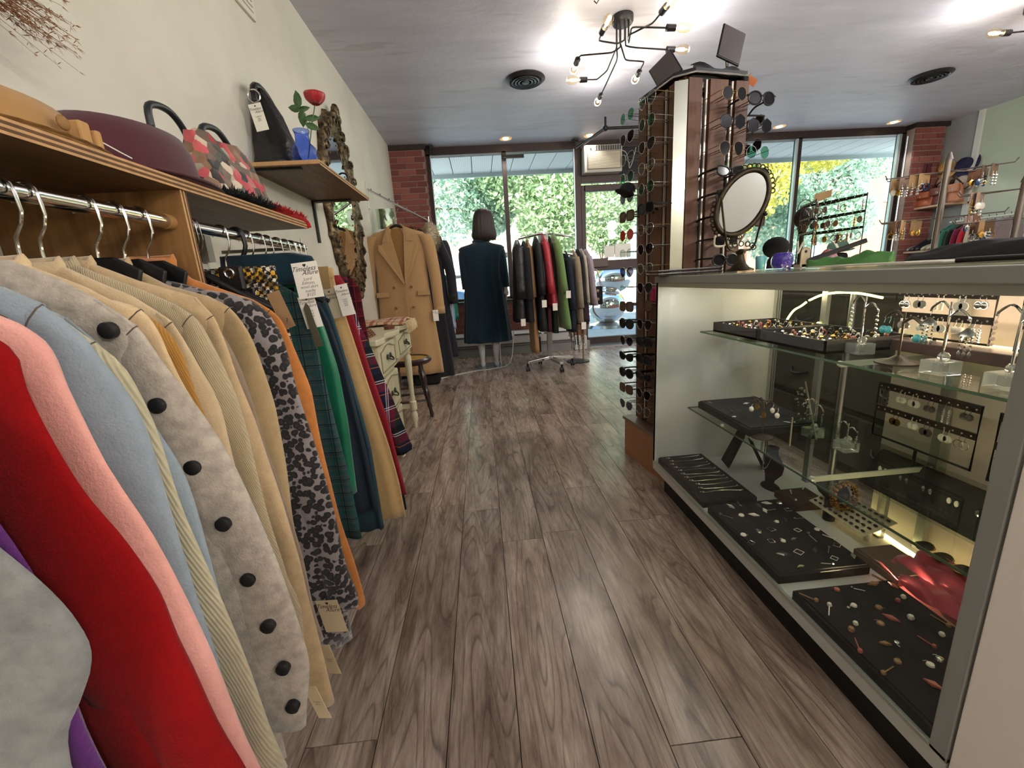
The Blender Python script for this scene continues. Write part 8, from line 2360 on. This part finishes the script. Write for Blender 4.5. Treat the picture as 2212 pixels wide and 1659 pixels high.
# ------------------------------------------------------------------ earring card stands at the right of the counter
def card_stand(x, y, h, tiers, label, seed, arm=0.13):
    T = thing('card_stand', label, 'earring stand', (x, y, CT))
    gm_ = M('grey_pewter', '7d746e', 0.35, 0.8)
    G().lathe((x, y, CT), [(0.001, 0), (0.045, 0), (0.045, 0.006), (0.01, 0.012)], 20).build('base', gm_, T, True)
    G().cyl((x, y, CT), (x, y, CT + h), 0.0075, n=14).build('post', gm_, T, True)
    G().cyl((x, y, CT + h), (x, y, CT + h + 0.018), 0.009, 0.004, n=12).build('finial', gm_, T, True)
    rn = random.Random(seed)
    for ti, z in enumerate(tiers):
        for s in (-1, 1):
            for q in (-0.5, 0.5):
                d = Vector((s * 0.75 + 0.05, s * -0.55 + q * 0.7 + 0.25, 0)).normalized()
                e = Vector((x, y, CT + z)) + d * arm
                G().tube([Vector((x, y, CT + z)), e, e + d * 0.006 + Vector((0, 0, 0.010))], 0.0017, 6).build('arm', gm_, T, True)
                for c_i in range(2):
                    f = rn.uniform(0.35, 0.98)
                    p = Vector((x, y, CT + z)) + d * arm * f
                    hh = rn.uniform(0.026, 0.036)
                    C_ = thing('earring_card', 'x', 'earring card', tuple(p), 'earring cards on the pewter arm stands')
                    
                    A_ = Matrix.Translation(p) @ Matrix.Rotation(rn.uniform(-0.6, 0.6), 4, 'Z')
                    mk = rn.choice([kraft, kraft, M('brown_card', '6f4a30', 0.8), M('amber_card', '5f472c', 0.8), M('taupe_card', '8d7668', 0.8)])
                    G().box(-0.015, 0.015, -0.0005, 0.0005, -hh, 0.003, m=A_).build('card', mk, C_)
                    st_ = rn.choice([0, 3, 4, 2])
                    C_['label'] = mk.name.replace('_', ' ') + ' with ' + {0: 'bead string', 3: 'hoop', 4: 'disc', 2: 'stone drop'}[st_] + ' earrings on the ' + ('tall' if h > 0.2 else 'short') + ' pewter stand, ' + ('upper' if ti == 0 else 'lower') + ' arms'
                    for qx in (-0.007, 0.007):
                        g = G()
                        b = A_ @ Vector((qx, -0.002, -hh * 0.55))
                        g.tube([b, b - Vector((0, 0, 0.008))], 0.0007, 4)
                        if st_ == 0:
                            for w in range(4):
                                g.ball(b - Vector((0, 0, 0.010 + 0.007 * w)), 0.0034, 6)
                        elif st_ == 3:
                            g.torus(b - Vector((0, 0, 0.018)), 0.009, 0.0014, 'y', 14, 5)
                        elif st_ == 4:
                            g.lathe(b - Vector((0, 0, 0.016)), [(0.009, 0), (0.008, 0.002), (0.001, 0.003)], 12, True, Matrix.Rotation(pi / 2, 3, 'X'))
                        else:
                            g.ball(b - Vector((0, 0, 0.016)), 0.007, 8, (1, 0.5, 1.3))
                        g.build('earring', rn.choice([silver, silver, gold, jm[3], M('navy_stone', '1c3a66', 0.2)]), C_, True)
    return T
card_stand(1.30, 1.17, 0.265, (0.235, 0.115), 'tall pewter stand with hooked arms full of earring cards at the right of the counter', 31, 0.125)
card_stand(1.345, 1.02, 0.175, (0.20 - 0.04, 0.09), 'shorter pewter stand with hooked arms of earring cards nearest the right edge', 37, 0.11)
sh_ = thing('side_counter', 'grey side table behind the showcase carrying the card stands', 'table', (1.5, 1.0, 0))
G().box(1.305, 1.60, 0.45, 1.50, 0.972, 0.998).build('table_top', lam2, sh_, bevel=0.002)
for (x, y) in ((1.57, 0.5), (1.57, 1.45), (1.335, 0.5), (1.335, 1.45)):
    G().cyl((x, y, 0), (x, y, 0.972), 0.012, n=10).build('leg', steel, sh_, True)

# ------------------------------------------------------------------ right wall shelves, hats, bags, clothes
ws1 = thing('wall_shelf', 'long pale wood wall shelf under the leather bags on the right wall', 'shelf', (6.52, 5.9, 1.66))
G().box(6.36, 6.70, 5.66, 6.28, 1.655, 1.68).build('shelf_board', M('pale_pine', 'a98c72', 0.6, nz=(10, 0.1)), ws1)
ws2 = thing('wall_shelf', 'lower pale wall shelf with shoes near the right brick pillar', 'shelf', (6.5, 5.9, 1.05))
G().box(6.30, 6.70, 5.60, 6.26, 1.05, 1.075).build('shelf_board', MATS['pale_pine'], ws2)
G().box(6.31, 6.69, 5.60, 6.2, 0.0, 0.03).build('plinth', MATS['pale_pine'], ws2)
G().box(6.32, 6.34, 5.62, 5.64, 0.03, 1.05).build('leg', MATS['pale_pine'], ws2)
def leather_bag(name, label, c, s, mat, strap=True, cat='handbag'):
    T = thing(name, label, cat, c)
    rings = []
    for i in range(7):
        f = i / 6
        hy = s[1] * (1 - 0.25 * f * f); hx = s[0] * (1 - 0.6 * f)
        rings.append([(c[0] + hx * (abs(cos(a)) ** .7) * (1 if cos(a) > 0 else -1) + 0.01 * sin(a * 3 + f * 4), c[1] + hy * (abs(sin(a)) ** .7) * (1 if sin(a) > 0 else -1), c[2] + s[2] * f) for a in [2 * pi * k / 20 for k in range(20)]])
    G().loft(rings).build('bag_body', mat, T, 'all')
    G().box(c[0] - s[0] * 1.02, c[0] - s[0] * 0.4, c[1] - s[1] * 0.8, c[1] + s[1] * 0.8, c[2] + s[2] * 0.55, c[2] + s[2] * 1.0).build('flap', mat, T, bevel=0.015)
    if strap:
        G().tube(smooth_path([(c[0], c[1] - s[1] * 0.8, c[2] + s[2] * 0.9), (c[0] - 0.05, c[1] - s[1] * 0.3, c[2] + s[2] * 1.25), (c[0] - 0.05, c[1] + s[1] * 0.3, c[2] + s[2] * 1.2), (c[0], c[1] + s[1] * 0.8, c[2] + s[2] * 0.9)], 4), 0.010, 6).build('strap', M('dark_strap', '2c1812', 0.5), T, True)
    G().torus((c[0] - s[0] * 1.02, c[1], c[2] + s[2] * 0.7), 0.014, 0.003, 'x', 12, 5).build('buckle', silver, T, True)
    return T
leather_bag('handbag', 'orange brown leather handbag at the left end of the right wall shelf', (6.46, 6.06, 1.68), (0.09, 0.15, 0.20), M('cognac_leather', '8f4a2c', 0.35, nz=(6, 0.2)))
leather_bag('handbag', 'dark red brown leather handbag in the middle of the right wall shelf', (6.50, 5.86, 1.68), (0.09, 0.13, 0.23), M('oxblood_leather', '5a2a20', 0.4))
leather_bag('handbag', 'round tan leather saddle bag at the near end of the right wall shelf', (6.52, 5.71, 1.68), (0.07, 0.10, 0.24), M('tan_leather2', 'a3684a', 0.4))
for i, (y, z, m, lb_) in enumerate(((6.0, 2.18, M('straw_gold', 'b08a4a', 0.8), 'golden straw hat with pale band at the far end of the right wall'),
                       (5.98, 1.98, M('brown_straw', '7a6048', 0.8), 'brown straw hat with dark underside low on the right wall'),
                       (5.76, 2.16, M('navy_felt', '1a1a3a', 0.9), 'navy blue hat high on the right wall beside the white trim'),
                       (5.74, 1.93, M('mushroom_felt', '8d8074', 0.9), 'mushroom grey hat below the navy one on the right wall'))):
    T = thing('sun_hat', lb_, 'hat', (6.66, y, z))
    hat(T, (6.695, y, z), 0.085, 0.11, 0.15, m, M('dark_hat_band', '2a2420', 0.8) if i % 2 else M('cream_hat_band', 'c9bda3', 0.8), tilt=Matrix.Rotation(radians(-78), 3, 'Y') @ Matrix.Rotation(radians(20), 3, 'Z'))
bg_ = thing('hanging_scarf', 'burgundy scarf hanging beside the right brick pillar', 'scarf', (6.58, 6.1, 1.75))
G().loft([[(6.40 + 0.12 * u + 0.01 * sin(z * 20 + u * 5), 6.07 + 0.012 * sin(u * 9 + z * 8) + w, z) for (u, w) in ((0, 0), (0.33, 0), (0.66, 0), (1, 0), (1, 0.012), (0.66, 0.012), (0.33, 0.012), (0, 0.012))] for z in (1.76, 1.9, 2.05, 2.2, 2.26)]).build('cloth', M('burgundy_knit', '4c1420', 0.9), bg_)
for i, (y, lab, m) in enumerate(((6.15, 'silver grey court shoes at the far end of the lower right shelf', M('pewter_shoe', '8a8a86', 0.3, 0.5)), (6.0, 'black ankle boots on the lower right shelf', M('boot_black', '16171a', 0.4)), (5.84, 'cream leather pumps on the lower right shelf', M('cream_shoe', 'b9ad94', 0.4)), (5.70, 'dark green suede shoes at the near end of the lower right shelf', M('green_suede', '1f332a', 0.9)))):
    T = thing('pair_of_shoes', lab, 'shoes', (6.45, y, 1.075))
    for s in (-1, 1):
        yy_ = y + s * 0.038
        G().loft([[(x, yy_ + w * cos(a), max(1.077, 1.077 + hh * 0.5 + hh * 0.5 * sin(a))) for a in [2 * pi * k / 12 for k in range(12)]] for (x, w, hh) in ((6.34, 0.012, 0.03), (6.37, 0.032, 0.05), (6.43, 0.034, 0.075), (6.50, 0.030, 0.12 if i % 2 else 0.09), (6.57, 0.030, 0.16 if i % 2 else 0.11), (6.585, 0.02, 0.15 if i % 2 else 0.10))]).build('shoe', m, T, 'all')
rl = thing('wall_clothes_rail', 'white clothes rail with coloured garments in the right rear alcove', 'clothes rail', (6.4, 5.3, 1.40))
G().cyl((6.42, 4.9, 1.42), (6.42, 5.62, 1.42), 0.013, n=10).build('rail', M('white_rail', 'bdbbb2', 0.4), rl, True)
G().box(6.42, 6.69, 5.60, 5.62, 1.41, 1.43).build('rail_bracket', MATS['white_rail'], rl); G().box(6.42, 6.69, 4.90, 4.92, 1.41, 1.43).build('rail_bracket', MATS['white_rail'], rl)
for i, (y, cc_i, lab) in enumerate(((5.56, '1f5a4a', 'dark green sweater at the far end of the white rail'), (5.49, '2a5e50', 'teal green sweater second on the white rail'), (5.41, '151718', 'black sweater on the white rail before the burgundy one'), (5.34, '6a1230', 'burgundy sweater on the white rail'), (5.26, 'a01f2e', 'red sweater in the middle of the white rail'),
                                   (5.18, 'b0a58f', 'cream sweater on the white rail'), (5.10, '6c6c6e', 'mid grey sweater on the white rail'), (5.02, '8b8b8d', 'light grey sweater near the end of the white rail'), (4.95, '7a6a6c', 'mauve grey sweater nearest on the white rail'))):
    T = rack_garment('sweater', lab, 'sweater', 0.0, 0.0, 1.395, 0.62, 0.21, 0.028, wool('rail_wool_%d' % i, cc_i, 0.08))
    T.rotation_euler = (0, 0, -pi / 2)
    T.location = (6.42, y, 1.395 - 0.62)
# display plinth and green hat near the window
pl2 = thing('display_plinth', 'white round display plinth under the green hat near the window', 'plinth', (4.62, 5.35, 0))
G().lathe((4.62, 5.35, 0), [(0.001, 0), (0.2, 0), (0.2, 0.02), (0.06, 0.05), (0.04, 0.1), (0.04, 0.95), (0.14, 1.0), (0.16, 1.02), (0.001, 1.02)], 24).build('plinth_column', M('plinth_white', 'cfcdc4', 0.5), pl2, True)
gh = thing('felt_hat', 'grey green felt hat on a dark one near the right window', 'hat', (4.62, 5.35, 1.02))
hat(gh, (4.62, 5.35, 1.12), 0.115, 0.13, 0.175, M('sage_green_felt', '4d6659', 0.9), M('dark_green_ribbon', '243a30', 0.6), tilt=Matrix.Rotation(radians(-8), 3, 'Y'))
bh2 = thing('felt_hat', 'black hat stacked beneath the grey green felt hat', 'hat', (4.60, 5.33, 1.02))
hat(bh2, (4.60, 5.33, 1.025), 0.11, 0.085, 0.16, M('black_felt', '141316', 0.9), None)
tg = G().box(4.68, 4.74, 5.14, 5.142, 1.03, 1.08).build('price_tag', white_card, gh)
# white string lights / chain of the left window hung pendant
